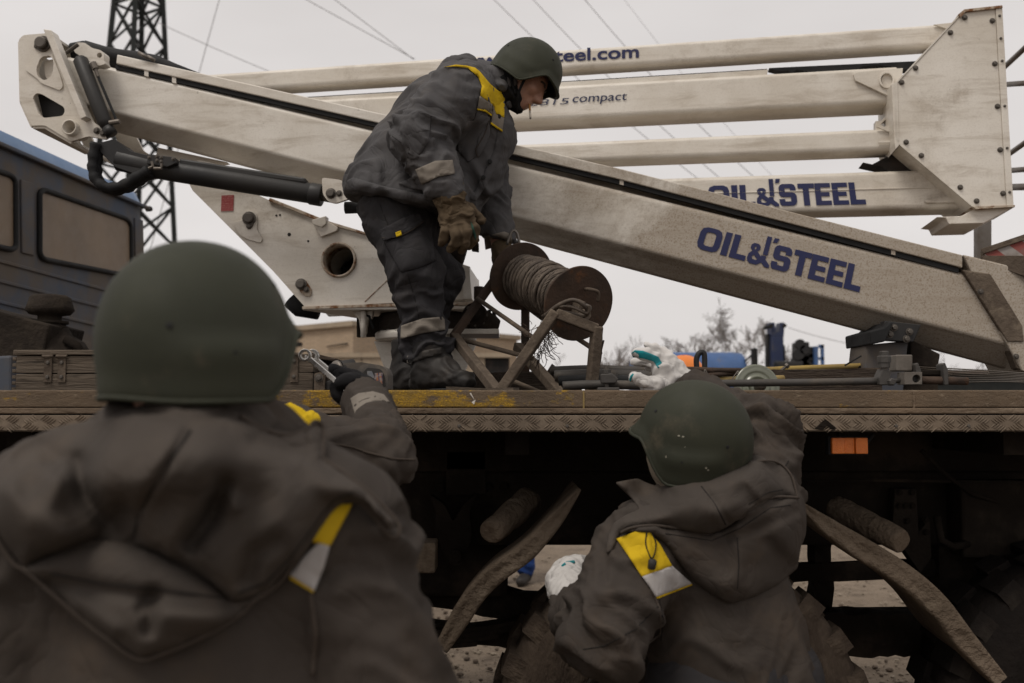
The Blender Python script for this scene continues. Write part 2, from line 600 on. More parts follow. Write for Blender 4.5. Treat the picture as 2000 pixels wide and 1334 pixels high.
M['jacket'] = fabric('charcoal_work_cloth', (0.088, 0.085, 0.087), (0.068, 0.066, 0.068), (0.125, 0.105, 0.088), 0.35, 0.3)
M['jacket_brown'] = fabric('dusty_charcoal_work_cloth', (0.056, 0.046, 0.039), (0.043, 0.036, 0.031), (0.085, 0.062, 0.044), 0.5, 0.24)
M['hood_brown'] = fabric('dusty_hood_cloth', (0.070, 0.058, 0.049), (0.053, 0.045, 0.039), (0.085, 0.064, 0.047), 0.5, 0.16)
M['trousers'] = fabric('dark_work_trousers', (0.038, 0.036, 0.038), (0.029, 0.028, 0.030), (0.06, 0.05, 0.042), 0.4, 0.3)
M['reflective'] = fabric('dirty_grey_reflective_tape', (0.21, 0.185, 0.155), (0.16, 0.14, 0.12), (0.12, 0.10, 0.08), 0.5, 0.2)
M['reflective_pale'] = fabric('pale_reflective_tape', (0.42, 0.40, 0.39), (0.34, 0.32, 0.31), (0.22, 0.19, 0.16), 0.4, 0.15)
M['yellow_cloth'] = fabric('yellow_cloth', (0.62, 0.42, 0.015), (0.50, 0.33, 0.012), (0.30, 0.2, 0.03), 0.35, 0.3)
M['piping'] = fabric('worn_edge_cloth', (0.068, 0.054, 0.044), (0.052, 0.042, 0.035), (0.1, 0.08, 0.06), 0.4, 0.2)
M['seam'] = fabric('sewn_seam', (0.020, 0.018, 0.017), (0.016, 0.014, 0.013), (0.04, 0.033, 0.027), 0.3, 0.1)
M['helmet'] = grimy('olive_helmet', (0.038, 0.040, 0.026), (0.029, 0.031, 0.021), (0.075, 0.064, 0.044), scale=4, dscale=9, rough=0.66, dlo=0.55, dhi=0.8, bump=0.25, bscale=260, bdist=0.0014, spec=0.22)
M['helmet_in'] = grimy('helmet_lining', (0.012, 0.012, 0.012), (0.02, 0.02, 0.02), (0.03, 0.03, 0.03), rough=0.9, bump=0)
M['leather_brown'] = fabric('worn_brown_leather', (0.105, 0.075, 0.045), (0.07, 0.05, 0.032), (0.15, 0.115, 0.075), 0.5, 0.6, 300)
M['leather_white'] = fabric('white_glove_leather', (0.58, 0.56, 0.54), (0.48, 0.46, 0.44), (0.33, 0.3, 0.27), 0.35, 0.45, 300)
M['teal'] = fabric('teal_glove_palm', (0.012, 0.24, 0.27), (0.014, 0.19, 0.22), (0.08, 0.14, 0.14), 0.35, 0.3, 300)
M['glove_black'] = fabric('black_glove', (0.010, 0.010, 0.011), (0.016, 0.015, 0.016), (0.03, 0.027, 0.025), 0.3, 0.4, 300)
M['boot'] = grimy('worn_black_boot_leather', (0.016, 0.015, 0.014), (0.026, 0.022, 0.019), (0.075, 0.06, 0.047), scale=6, dscale=9, rough=0.62, dlo=0.54, dhi=0.8, bump=0.4, bscale=30, bdist=0.004)
M['cloth_pale'] = fabric('pale_balaclava', (0.34, 0.29, 0.22), (0.28, 0.235, 0.18), (0.2, 0.16, 0.12), 0.3, 0.2)
M['black_cloth'] = fabric('black_strap', (0.012, 0.012, 0.013), (0.016, 0.016, 0.017), (0.025, 0.022, 0.02), 0.3, 0.2)
M['blue_cloth'] = fabric('blue_work_trousers', (0.02, 0.055, 0.19), (0.016, 0.04, 0.15), (0.05, 0.05, 0.07), 0.4, 0.4)


def skin_mat():
    m, nt, b = new_mat('weathered_skin')
    g = NT(nt)
    col = g.mix(g.ramp(g.noise(28, 5), 0.35, 0.7), (0.36, 0.19, 0.13), (0.28, 0.145, 0.10))
    col = g.mix(g.ramp(g.noise(75, 3), 0.6, 0.8), col, (0.2, 0.11, 0.085))
    g.link(col, b.inputs['Base Color'])
    b.inputs['Roughness'].default_value = 0.5
    b.inputs['Subsurface Weight'].default_value = 0.08
    b.inputs['Subsurface Radius'].default_value = (0.01, 0.004, 0.002)
    g.bump(g.noise(160, 4, 0.6), 0.25, 0.0015, b)
    return m


M['skin'] = skin_mat()


def chrome_mat():
    m, nt, b = new_mat('polished_tool_steel')
    g = NT(nt)
    b.inputs['Base Color'].default_value = (0.62, 0.6, 0.57, 1)
    b.inputs['Metallic'].default_value = 1.0
    g.link(g.math('ADD', 0.12, g.math('MULTIPLY', g.noise(60, 4), 0.25)), b.inputs['Roughness'])
    return m


M['chrome'] = chrome_mat()


def rope_mat():
    m, nt, b = new_mat('rusty_steel_rope')
    g = NT(nt)
    col = g.mix(g.ramp(g.noise(30, 6), 0.35, 0.65), (0.125, 0.098, 0.075), (0.06, 0.045, 0.034))
    g.link(col, b.inputs['Base Color'])
    b.inputs['Roughness'].default_value = 0.6
    b.inputs['Metallic'].default_value = 0.35
    return m


M['rope'] = rope_mat()


def brick_mat():
    m, nt, b = new_mat('sand_brick')
    g = NT(nt)
    n = nt.nodes.new('ShaderNodeTexBrick')
    n.inputs['Scale'].default_value = 1.0
    n.inputs['Color1'].default_value = (0.42, 0.31, 0.21, 1)
    n.inputs['Color2'].default_value = (0.36, 0.265, 0.175, 1)
    n.inputs['Mortar'].default_value = (0.27, 0.22, 0.165, 1)
    n.inputs['Mortar Size'].default_value = 0.012
    n.inputs['Brick Width'].default_value = 0.26
    n.inputs['Row Height'].default_value = 0.08
    mp = nt.nodes.new('ShaderNodeMapping')
    mp.inputs['Rotation'].default_value = (R(90), 0, 0)
    g.link(g.tc.outputs['Object'], mp.inputs['Vector'])
    g.link(mp.outputs['Vector'], n.inputs['Vector'])
    col = g.mix(g.math('MULTIPLY', g.ramp(g.noise(0.7, 6), 0.4, 0.75), 0.35), n.outputs['Color'], (0.3, 0.23, 0.17))
    g.link(col, b.inputs['Base Color'])
    b.inputs['Roughness'].default_value = 0.9
    return m


M['brick'] = brick_mat()


def ground_mat():
    m, nt, b = new_mat('dry_dirt_yard')
    g = NT(nt)
    col = g.mix(g.ramp(g.noise(0.9, 8, 0.65), 0.3, 0.7), (0.25, 0.20, 0.152), (0.185, 0.146, 0.11))
    col = g.mix(g.ramp(g.noise(5, 8, 0.75), 0.48, 0.66), col, (0.12, 0.094, 0.072))
    col = g.mix(g.ramp(g.noise(32, 5, 0.75), 0.56, 0.68), col, (0.085, 0.066, 0.05))
    col = g.mix(g.ramp(g.noise(60, 4, 0.7), 0.58, 0.7), col, (0.29, 0.24, 0.19))
    g.link(col, b.inputs['Base Color'])
    b.inputs['Roughness'].default_value = 0.95
    b.inputs['Specular IOR Level'].default_value = 0.1
    n1 = g.bump(g.noise(6, 10, 0.72), 0.8, 0.05, b)
    g.bump(g.noise(45, 5, 0.7), 0.6, 0.02, b, n1)
    return m


M['ground'] = ground_mat()

def ragged_bar(pa, pb, w, h, seed, amp=.012, n=18):
    """mud-crusted bar with an uneven outline"""
    mb = MB()
    pa, pb = V(pa), V(pb)
    d = (pb - pa).normalized()
    ref = V((0, 0, 1)) if abs(d.z) < .9 else V((1, 0, 0))
    side = d.cross(ref).normalized()
    up = side.cross(d)
    ring = [(-1, -1), (0, -1.06), (1, -1), (1.05, 0), (1, 1), (0, 1.06), (-1, 1), (-1.05, 0)]
    for i in range(n + 1):
        c = pa.lerp(pb, i / n)
        for (a, b) in ring:
            q = c + side * a * w / 2 + up * b * h / 2
            j = noise.noise(q * 14 + V((seed, 0, 0))) + .6 * noise.noise(q * 37 + V((0, seed, 0)))
            mb.v.append(q + (side * a + up * b).normalized() * j * amp)
    m = len(ring)
    for i in range(n):
        for j in range(m):
            p, q = i * m + j, i * m + (j + 1) % m
            mb.f.append((p, q, q + m, p + m))
    mb.f += [tuple(range(m))[::-1], tuple(n * m + j for j in range(m))]
    return mb


# small shared meshes -------------------------------------------------------
def bolt_mesh(name, r, h, washer=1.5, mat='grey_bolt', hexn=6):
    b = MB()
    b.lathe((0, 0, 0), (0, 0, 1), [(0, r * washer), (h * 0.25, r * washer), (h * 0.25, r)], n=16)
    b.lathe((0, 0, 0), (0, 0, 1), [(h * 0.2, r), (h * 0.9, r), (h, r * 0.8)], n=hexn)
    me = bpy.data.meshes.new(name)
    me.from_pydata([tuple(v) for v in b.v], [], b.f)
    me.materials.append(M[mat])
    return me


BOLT = bolt_mesh('bolt_shape', 0.011, 0.014)
SCREW = bolt_mesh('screw_shape', 0.008, 0.008, 1.25, hexn=12)
PIN = bolt_mesh('pin_shape', 0.026, 0.03, 1.35, hexn=20)


def piece(name, me, pos, axis, parent, scale=1.0):
    """place a shared mesh piece, its +Z along axis"""
    o = bpy.data.objects.new(name, me)
    COL.objects.link(o)
    o.parent = parent
    ORG[o.name] = ORG[parent.name]
    o.location = V(pos) - ORG[parent.name]
    o.rotation_euler = V(axis).to_track_quat('Z', 'Y').to_euler()
    o.scale = (scale,) * 3
    return o

# ================================================================== setting
def ground():
    # finer grid near, coarse sheet to the horizon; gentle unevenness
    b = MB()
    xs = [-900, -300, -100, -40, -20] + [x * 0.5 for x in range(-20, 41)] + [40, 100, 300, 900]
    ys = [-60, -20, -5] + [y * 0.4 for y in range(-4, 46)] + [24, 40, 80, 200, 500, 1600]
    n = len(xs)
    for y in ys:
        for x in xs:
            z = 0.0
            if -12 < x < 22 and -4 < y < 20:
                z = 0.035 * noise.noise(V((x * 0.8, y * 0.8, 3.1))) + 0.02 * noise.noise(V((x * 2.3, y * 2.3, 9.1)))
            b.v.append(V((x, y, z)))
    for j in range(len(ys) - 1):
        for i in range(n - 1):
            b.f.append((j * n + i, j * n + i + 1, (j + 1) * n + i + 1, (j + 1) * n + i))
    o = b.build('ground', M['ground'], smooth=True)
    o['kind'] = 'structure'


ground()


def gravel(name, label, count, area, smin, smax, mat, seed):
    rnd = random.Random(seed)
    ico = [(-.53, -.85, 0), (.53, -.85, 0), (-.53, .85, 0), (.53, .85, 0), (0, -.53, -.85), (0, .53, -.85), (0, -.53, .85), (0, .53, .85),
           (-.85, 0, -.53), (-.85, 0, .53), (.85, 0, -.53), (.85, 0, .53)]
    fs = [(0, 4, 1), (0, 9, 8), (0, 8, 4), (0, 1, 6), (0, 6, 9), (1, 4, 10), (1, 11, 6), (1, 10, 11), (2, 3, 5), (2, 7, 3), (2, 5, 8), (2, 8, 9),
          (2, 9, 7), (3, 10, 5), (3, 11, 10), (3, 7, 11), (4, 8, 5), (4, 5, 10), (6, 7, 9), (6, 11, 7)]
    b = MB()
    for _ in range(count):
        x, y = rnd.uniform(area[0], area[1]), rnd.uniform(area[2], area[3])
        s = smin + (smax - smin) * rnd.random() ** 3
        a = rnd.uniform(0, 6.28)
        ca, sa = math.cos(a), math.sin(a)
        fx, fz = rnd.uniform(.7, 1.3), rnd.uniform(.45, .8)
        vs = []
        for p in ico:
            q = (p[0] * fx * s * rnd.uniform(.8, 1.2), p[1] * s * rnd.uniform(.8, 1.2), p[2] * fz * s)
            vs.append((x + q[0] * ca - q[1] * sa, y + q[0] * sa + q[1] * ca, q[2] + s * 0.2 + 0.01))
        b.add(vs, fs)
    o = b.build(name, mat)
    tag(o, label, 'gravel', kind='stuff')


M['stone_light'] = grimy('pale_pebble', (0.27, 0.225, 0.175), (0.2, 0.165, 0.125), (0.14, 0.11, 0.085), scale=9, rough=0.9, bump=0.3)
M['clod'] = grimy('dark_clod', (0.10, 0.075, 0.055), (0.06, 0.045, 0.035), (0.13, 0.10, 0.075), scale=9, rough=0.95, bump=0.5)
gravel('gravel', 'pale pebbles strewn over the dirt yard under the truck', 5200, (-1.6, 4.2, 2.6, 10.5), 0.005, 0.02, M['stone_light'], 3)
gravel('mud_crumbs', 'dark crumbs of mud dropped on the dirt around the wheels', 3200, (-1.6, 4.2, 2.6, 8.0), 0.004, 0.024, M['clod'], 4)


# ------------------------------------------------------------------ pylon
def pylon():
    base = V((-13.85, 36.0, 0))
    t = thing('lattice_pylon', 'tall dark steel lattice pylon behind the left end of the boom', 'pylon', base)
    yaw = R(13)

    def corner(i, z):
        # half-diagonal shrinks with height
        w = 1.98 - 0.0675 * z
        a = yaw + i * math.pi / 2
        return base + V((w * math.cos(a), w * math.sin(a), z))
    top = 20.0
    for i in range(4):
        b = MB()
        b.bar(corner(i, 0), corner(i, top), 0.17, 0.17)
        b.build('corner_leg', M['dark_jag'], t)
    zs = [0.0]
    while zs[-1] < top: zs.append(zs[-1] + 1.5)
    for i in range(4):
        j = (i + 1) % 4
        for k in range(len(zs) - 1):
            za, zb = zs[k], min(zs[k + 1], top)
            MB().bar(corner(i, za), corner(j, zb), 0.075, 0.075).build('brace', M['dark_jag'], t)
            MB().bar(corner(j, za), corner(i, zb), 0.075, 0.075).build('brace', M['dark_jag'], t)
            if k % 4 == 3:
                MB().bar(corner(i, za), corner(j, za), 0.08, 0.08).build('cross_bar', M['dark_jag'], t)
    return t


pylon()


def power_line(pxa, pxb, Y, label, r=0.011, sag=0.0, ext=(0.0, 0.0), Yb=None):
    A, B = P(pxa[0], pxa[1], Y), P(pxb[0], pxb[1], Yb or Y)
    d = B - A
    A, B = A - d * ext[0], B + d * ext[1]
    pts = []
    for i in range(25):
        t = i / 24
        p = A.lerp(B, t)
        p.z -= sag * 4 * t * (1 - t)
        pts.append(p)
    b = MB().tube(pts, r, n=6)
    o = b.build('power_line', M['wire'], smooth=True, base=tuple(A))
    tag(o, label, 'power line', 'overhead wires')


WL = 'thin overhead wire '
power_line((600, 0), (800, 110), 30, WL + 'left of the pair meeting above the boom', ext=(.5, 0.05))
power_line((655, 0), (800, 110), 30, WL + 'right of the pair meeting above the boom', ext=(.5, 0.05))
power_line((975, 0), (1085, 92), 32, WL + 'just right of the bent worker\'s helmet, left of the three there', ext=(.5, 4.2), sag=0.5)
power_line((1050, 0), (1145, 86), 32, WL + 'middle of the three right of the bent worker\'s helmet', ext=(.5, 4.8), sag=0.5)
power_line((1150, 0), (1230, 80), 32, WL + 'right of the three beside the bent worker\'s helmet', ext=(.5, 4.8), sag=0.5)
power_line((1225, 0), (1292, 78), 45, WL + 'faintest and farthest right in the open sky', r=0.008, ext=(.5, 4.5), sag=0.5)
power_line((300, 40), (515, 133), 34, WL + 'running down from the pylon to the top of the long boom', ext=(0.0, 0.3), sag=0.05)
power_line((428, 0), (388, 145), 40, WL + 'dropping steeply beside the pylon', r=0.016, ext=(0.3, 2.6))
power_line((1540, 640), (1700, 662), 40, WL + 'sagging from the blue crane column behind the truck', r=0.012, sag=0.35, ext=(0, 1.2))


# ------------------------------------------------------------------ bare trees
def bare_tree(px, py_base, py_top, Y, label, seed, spread=1.0, lean=0.0, levels=5, two=False):
    rnd = random.Random(seed)
    base = P(px, py_base, Y)
    base.z = 0.0
    topz = P(px, py_top, Y).z
    H = topz
    t = thing('bare_tree', label, 'tree', base, 'bare winter trees beyond the yard')
    trunk, crown = MB(), MB()

    def grow(p, d, L, r, lev, mb):
        pts, rad = [p.copy()], [r]
        n = 4
        q = p.copy()
        dd = d.copy()
        for i in range(n):
            dd = (dd + V((rnd.uniform(-1, 1), rnd.uniform(-1, 1), rnd.uniform(-.5, .8))) * 0.17).normalized()
            q = q + dd * (L / n)
            pts.append(q.copy())
            rad.append(r * (1 - 0.45 * (i + 1) / n))
        mb.tube(pts, [max(x_, .011) for x_ in rad], n=5 if lev > 1 else 3, caps=False)
        if lev == 0: return
        k = rnd.choice((3, 3, 4, 4)) if lev < levels else (2 if two else 3)
        for j in range(k):
            a = rnd.uniform(0, 6.28)
            s = pts[rnd.choice((2, 3, 4, 4))] if lev < levels else pts[-1]
            tilt = rnd.uniform(0.3, 0.95) * spread
            o1 = dd.orthogonal().normalized()
            o2 = dd.cross(o1)
            nd = (dd * math.cos(tilt) + (o1 * math.cos(a) + o2 * math.sin(a)) * math.sin(tilt)).normalized()
            nd.z -= 0.05 if lev < 2 else -0.05
            grow(s, nd.normalized(), L * rnd.uniform(0.52, 0.8), rad[-1] * rnd.uniform(0.62, 0.8), lev - 1, crown)
    grow(base, V((lean, 0, 1)).normalized(), H * 0.36, H * 0.028, levels, trunk)
    # scale crown so its top meets the wanted height
    mz = max(v.z for v in crown.v)
    s = H / mz
    for mb in (trunk, crown):
        mb.v = [V(((v.x - base.x) * s + base.x, (v.y - base.y) * s + base.y, v.z * s)) for v in mb.v]
    trunk.build('trunk', M['bark'], t, smooth=True)
    crown.build('crown', M['bark'], t, smooth=True)


bare_tree(1446, 760, 576, 48, 'largest bare tree, standing behind the blue cab under the boom', 11, 1.3, 0.0, 6, True)
bare_tree(1356, 760, 648, 60, 'small bare tree just above the orange hard hat', 5, 0.9, 0.0, 5)
bare_tree(1205, 765, 668, 55, 'low bare tree between the cable reel and the raised white glove', 23, 0.8, 0.0, 5)
bare_tree(1268, 765, 655, 70, 'faint bare tree just behind the raised white glove', 31, 0.9, 0.0, 5)
bare_tree(1098, 770, 690, 80, 'tiny far bare tree seen through the reel stand', 41, 0.9, 0.0, 4)
bare_tree(985, 770, 680, 75, 'small far bare tree at the right end of the brick building', 42, 0.9, 0.0, 4)
bare_tree(1838, 770, 690, 70, 'small bare tree right of the boom support under the boom', 47, 0.9, 0.0, 4)
bare_tree(1925, 770, 700, 75, 'low bare tree at the far right under the boom', 53, 0.9, 0.0, 4)


# ------------------------------------------------------------------ brick building and block wall
def building():
    c = P(690, 637, 30)              # near top corner
    H = c.z
    L = P(470, 655, 34)
    Rr = P(1010, 668, 36)
    t = thing('brick_building', 'low sand-coloured brick building behind the boom pedestal', 'building', (c.x, c.y, 0))

    def wall(a, b_):
        d = (b_ - a).to_2d()
        n = V((-d.y, d.x, 0)).normalized()
        if n.y < 0: n = -n
        return MB().prism([(a.x, a.y, 0), (b_.x, b_.y, 0), (b_.x, b_.y, H), (a.x, a.y, H)], n * 0.35)
    wall(V((c.x, c.y, 0)), V((L.x, L.y, 0))).build('wall', M['brick'], t)
    wall(V((c.x, c.y, 0)), V((Rr.x, Rr.y, 0))).build('wall', M['brick'], t)
    # roof slab and cornice
    far = V((Rr.x + L.x - c.x, Rr.y + L.y - c.y + 6, 0))
    poly = [V((c.x, c.y, H)), V((Rr.x, Rr.y, H)), V((far.x, far.y, H)), V((L.x, L.y, H))]
    ctr = sum(poly, V((0, 0, 0))) / 4
    poly = [p + (p - ctr).normalized() * 0.15 for p in poly]
    MB().prism(poly, (0, 0, 0.16)).build('roof', M['concrete'], t)
    # windows on the left face, set in
    d = (V((L.x, L.y, 0)) - V((c.x, c.y, 0))).normalized()
    nrm = V((d.y, -d.x, 0))
    if nrm.y > 0: nrm = -nrm
    for s in (1.35, 2.9):
        a = V((c.x, c.y, 0)) + d * s
        q = [a + V((0, 0, 2.9)), a + d * 0.7 + V((0, 0, 2.9)), a + d * 0.7 + V((0, 0, 3.22)), a + V((0, 0, 3.22))]
        w = MB().prism([p + nrm * 0.02 for p in q], -nrm * 0.05).build('window', M['dark_gap'], t)
        MB().prism([p + nrm * 0.05 + (V((0, 0, -.07)) if i in (2, 3) else V((0, 0, 0))) for i, p in enumerate([q[0] + V((0, 0, -.08)), q[1] + V((0, 0, -.08)), q[1] + V((0, 0, 0.06)), q[0] + V((0, 0, 0.06))])], -nrm * 0.06).build('window_sill', M['concrete'], w)
    # pipe lamp stub
    MB().box((c.x - 1.95, c.y - 0.15, 3.45), (c.x - 1.55, c.y + 0.1, 3.58)).build('lamp', M['dark_gap'], t)
    # drain pipe / conduit line
    MB().tube([V((c.x, c.y, 3.55)) + d * 0.2 + nrm * 0.05, V((c.x, c.y, 3.5)) + d * 1.2 + nrm * 0.05], 0.02, 6).build('conduit', M['dark_gap'], t)

    # boundary wall of pale blocks in front
    w = thing('block_wall', 'pale stone block wall in front of the brick building', 'wall', (c.x, 26.0, 0))
    x0, x1, zt = P(470, 690, 26).x, P(965, 694, 26).x, P(700, 690, 26).z
    rows, z = 2, 0.0
    rh = (zt - 0.12) / rows
    rnd = random.Random(2)
    shapes = []
    for k in range(4):
        me = bpy.data.meshes.new('block_shape')
        mb = MB().box((-0.39, -0.15 - 0.008 * k, 0.008), (0.39, 0.15, rh - 0.008))
        me.from_pydata([tuple(v) for v in mb.v], [], mb.f)
        me.materials.append(M['concrete'])
        shapes.append(me)
    for r_ in range(rows):
        x = x0 + (0.4 if r_ % 2 else 0.0)
        while x < x1:
            o = bpy.data.objects.new('block', rnd.choice(shapes))
            COL.objects.link(o)
            o.parent = w
            o.location = V((x, 26.0, r_ * rh)) - V((c.x, 26.0, 0))
            x += 0.8
    MB().box((x0 - .4, 25.92, 0), (x1 + .4, 26.1, zt - 0.13)).build('mortar', M['dark_gap'], w)
    MB().box((x0 - .45, 25.78, zt - 0.12), (x1 + .45, 26.22, zt)).build('coping', M['concrete'], w)


building()


# low dark shed line at far right
def far_shed():
    a, b_ = P(1815, 722, 60), P(2150, 727, 60)
    t = thing('low_shed', 'long low dark shed on the skyline at the far right', 'shed', ((a.x + b_.x) / 2, 60, 0))
    MB().box((a.x, 60, 0), (b_.x, 66, a.z - 0.25)).build('wall', M['dark_jag'], t)
    MB().box((a.x - .3, 59.7, a.z - 0.25), (b_.x + .3, 66.3, a.z)).build('roof', M['bark'], t)


far_shed()


# ------------------------------------------------------------------ far crane truck
def far_truck():
    Y = 17.5
    g = P(1400, 760, Y)
    t = thing('crane_truck', 'distant blue truck with folded loading crane behind the deck', 'truck', (g.x, Y, 0))
    x0, x1 = P(1255, 700, Y).x, P(1462, 700, Y).x
    zt = P(1400, 684, Y).z
    # cab shell: rounded roof
    prof = [(0, 0.55), (2.2, 0.55), (2.2, zt - .3), (2.12, zt - .12), (1.95, zt - .03), (1.6, zt), (.6, zt), (.25, zt - .03), (.08, zt - .12), (0, zt - .3)]
    n = len(prof)
    b = MB()
    b.prism([(x0, Y + p[0], p[1]) for p in prof], (x1 - x0, 0, 0))
    b.build('cab', M['far_blue'], t, bevel=0.12, segs=3)
    MB().box((x0 + .2, Y - 0.015, zt - .5), (x1 - 0.02, Y + .01, zt - .44)).build('roof_gutter', M['far_navy'], t)
    for (a, b_) in ((1282, 1338), (1376, 1400)):
        xa, xb = P(a, 700, Y).x, P(b_, 700, Y).x
        w = MB().box((xa, Y - .02, 1.75), (xb, Y + .02, zt - .62)).build('side_window', M['dark_gap'], t, bevel=0.03)
    xa, xb = P(1405, 700, Y).x, P(1458, 700, Y).x
    MB().box((xa, Y - .03, 1.2), (xb, Y + .02, zt - .6)).build('door_panel', M['far_blue'], t, bevel=0.02)
    # mirror
    m = MB().box((P(1461, 700, Y).x + .02, Y - .25, P(0, 716, Y).z), (P(1474, 700, Y).x, Y - .1, P(0, 681, Y).z)).build('mirror', M['dark_gap'], t, bevel=0.03)
    MB().tube([(x1 - .05, Y + .1, zt - .2), (P(1468, 700, Y).x, Y - .17, P(0, 690, Y).z)], .015, 6).build('mirror_arm', M['dark_gap'], m)
    # exhaust / grab loop left of the cab
    # crane column
    c0, c1 = P(1514, 715, Y).x, P(1538, 715, Y).x
    MB().box((c0, Y + .2, .9), (c1, Y + .55, P(0, 655, Y).z)).build('crane_column', M['far_navy'], t, bevel=0.02)
    z1, z2 = P(0, 655, Y).z, P(0, 628, Y).z
    xm = (c0 + c1) / 2
    ul = MB().prism([(c0, Y + .2, z1), (c1, Y + .2, z1), (c1 + .02, Y + .2, z2), (xm + .05, Y + .2, z2), (xm + .03, Y + .2, z2 - .17), (xm - .03, Y + .2, z2 - .17), (xm - .05, Y + .2, z2), (c0 - .02, Y + .2, z2)], (0, .3, 0)).build('crane_head', M['far_navy'], t)
    for q in (c0 - .01, c1 + .01):
        MB().tube([(q, Y + .15, z2 - .06), (q, Y + .6, z2 - .06)], .035, 8).build('pivot_pin', M['dark_gap'], ul)
    MB().tube([(c0 - .06, Y + .35, 1.5), (c0 - .04, Y + .35, z1 + .05)], .04, 8).build('lift_cylinder', M['black_metal'], t)
    MB().tube([(c1 + .04, Y + .35, 1.5), (c1 + .03, Y + .35, P(0, 672, Y).z)], .03, 8).build('lift_cylinder', M['black_metal'], t)
    # folded jib: clutter of black pieces + blue arm
    rnd = random.Random(5)
    b = MB()
    for k in range(26):
        x = P(rnd.uniform(1553, 1580), 0, Y).x
        z = rnd.uniform(1.9, P(0, 672 + abs(rnd.uniform(-8, 8)), Y).z)
        s = rnd.uniform(.05, .12)
        b.box((x - s, Y + .1, z - s * .9), (x + s, Y + .45, z + s * .9))
    b.build('folded_jib', M['black_metal'], t, bevel=.02)
    for k, (px, py, r) in enumerate(((1560, 692, .1), (1572, 683, .08), (1564, 672, .09))):
        MB().lathe((P(px, py, Y).x, Y + .02, P(px, py, Y).z), (0, 1, 0), [(0, r * .5), (0, r), (.08, r)], 16).build('jib_hub', M['black_metal'], t)
    MB().box((P(1577, 0, Y).x, Y, 1.2), (P(1584, 0, Y).x, Y + .3, P(0, 676, Y).z)).build('jib_arm', M['far_blue'], t, bevel=.01)
    fx0, fx1, fz = P(1588, 0, Y).x, P(1595, 0, Y).x, P(0, 673, Y).z
    MB().box((fx1 - .05, Y, 1.2), (fx1, Y + .06, fz)).box((fx0 - .02, Y, fz - .06), (fx1, Y + .06, fz)).box((fx0 - .02, Y, P(0, 703, Y).z), (fx1, Y + .06, P(0, 703, Y).z + .05)).build('guard_frame', M['far_blue'], t)
    MB().box((P(1505, 0, Y).x, Y, 1.4), (P(1556, 0, Y).x, Y + .8, P(0, 705, Y).z)).build('crane_base', M['black_metal'], t, bevel=.03)
    MB().box((x0 + .3, Y + .3, .55), (x1 + 5, Y + 2.2, .95)).build('chassis', M['black_metal'], t)
    for xx in (x0 + 1.0, x1 + 2.4, x1 + 3.7):
        for yy in (Y, Y + 1.95):
            MB().lathe((xx, yy, .52), (0, 1, 0), [(0, .25), (0, .46), (.05, .52), (.25, .52), (.3, .46), (.3, .25)], 24).build('wheel', M['tyre_dark'], t, smooth=True)


far_truck()


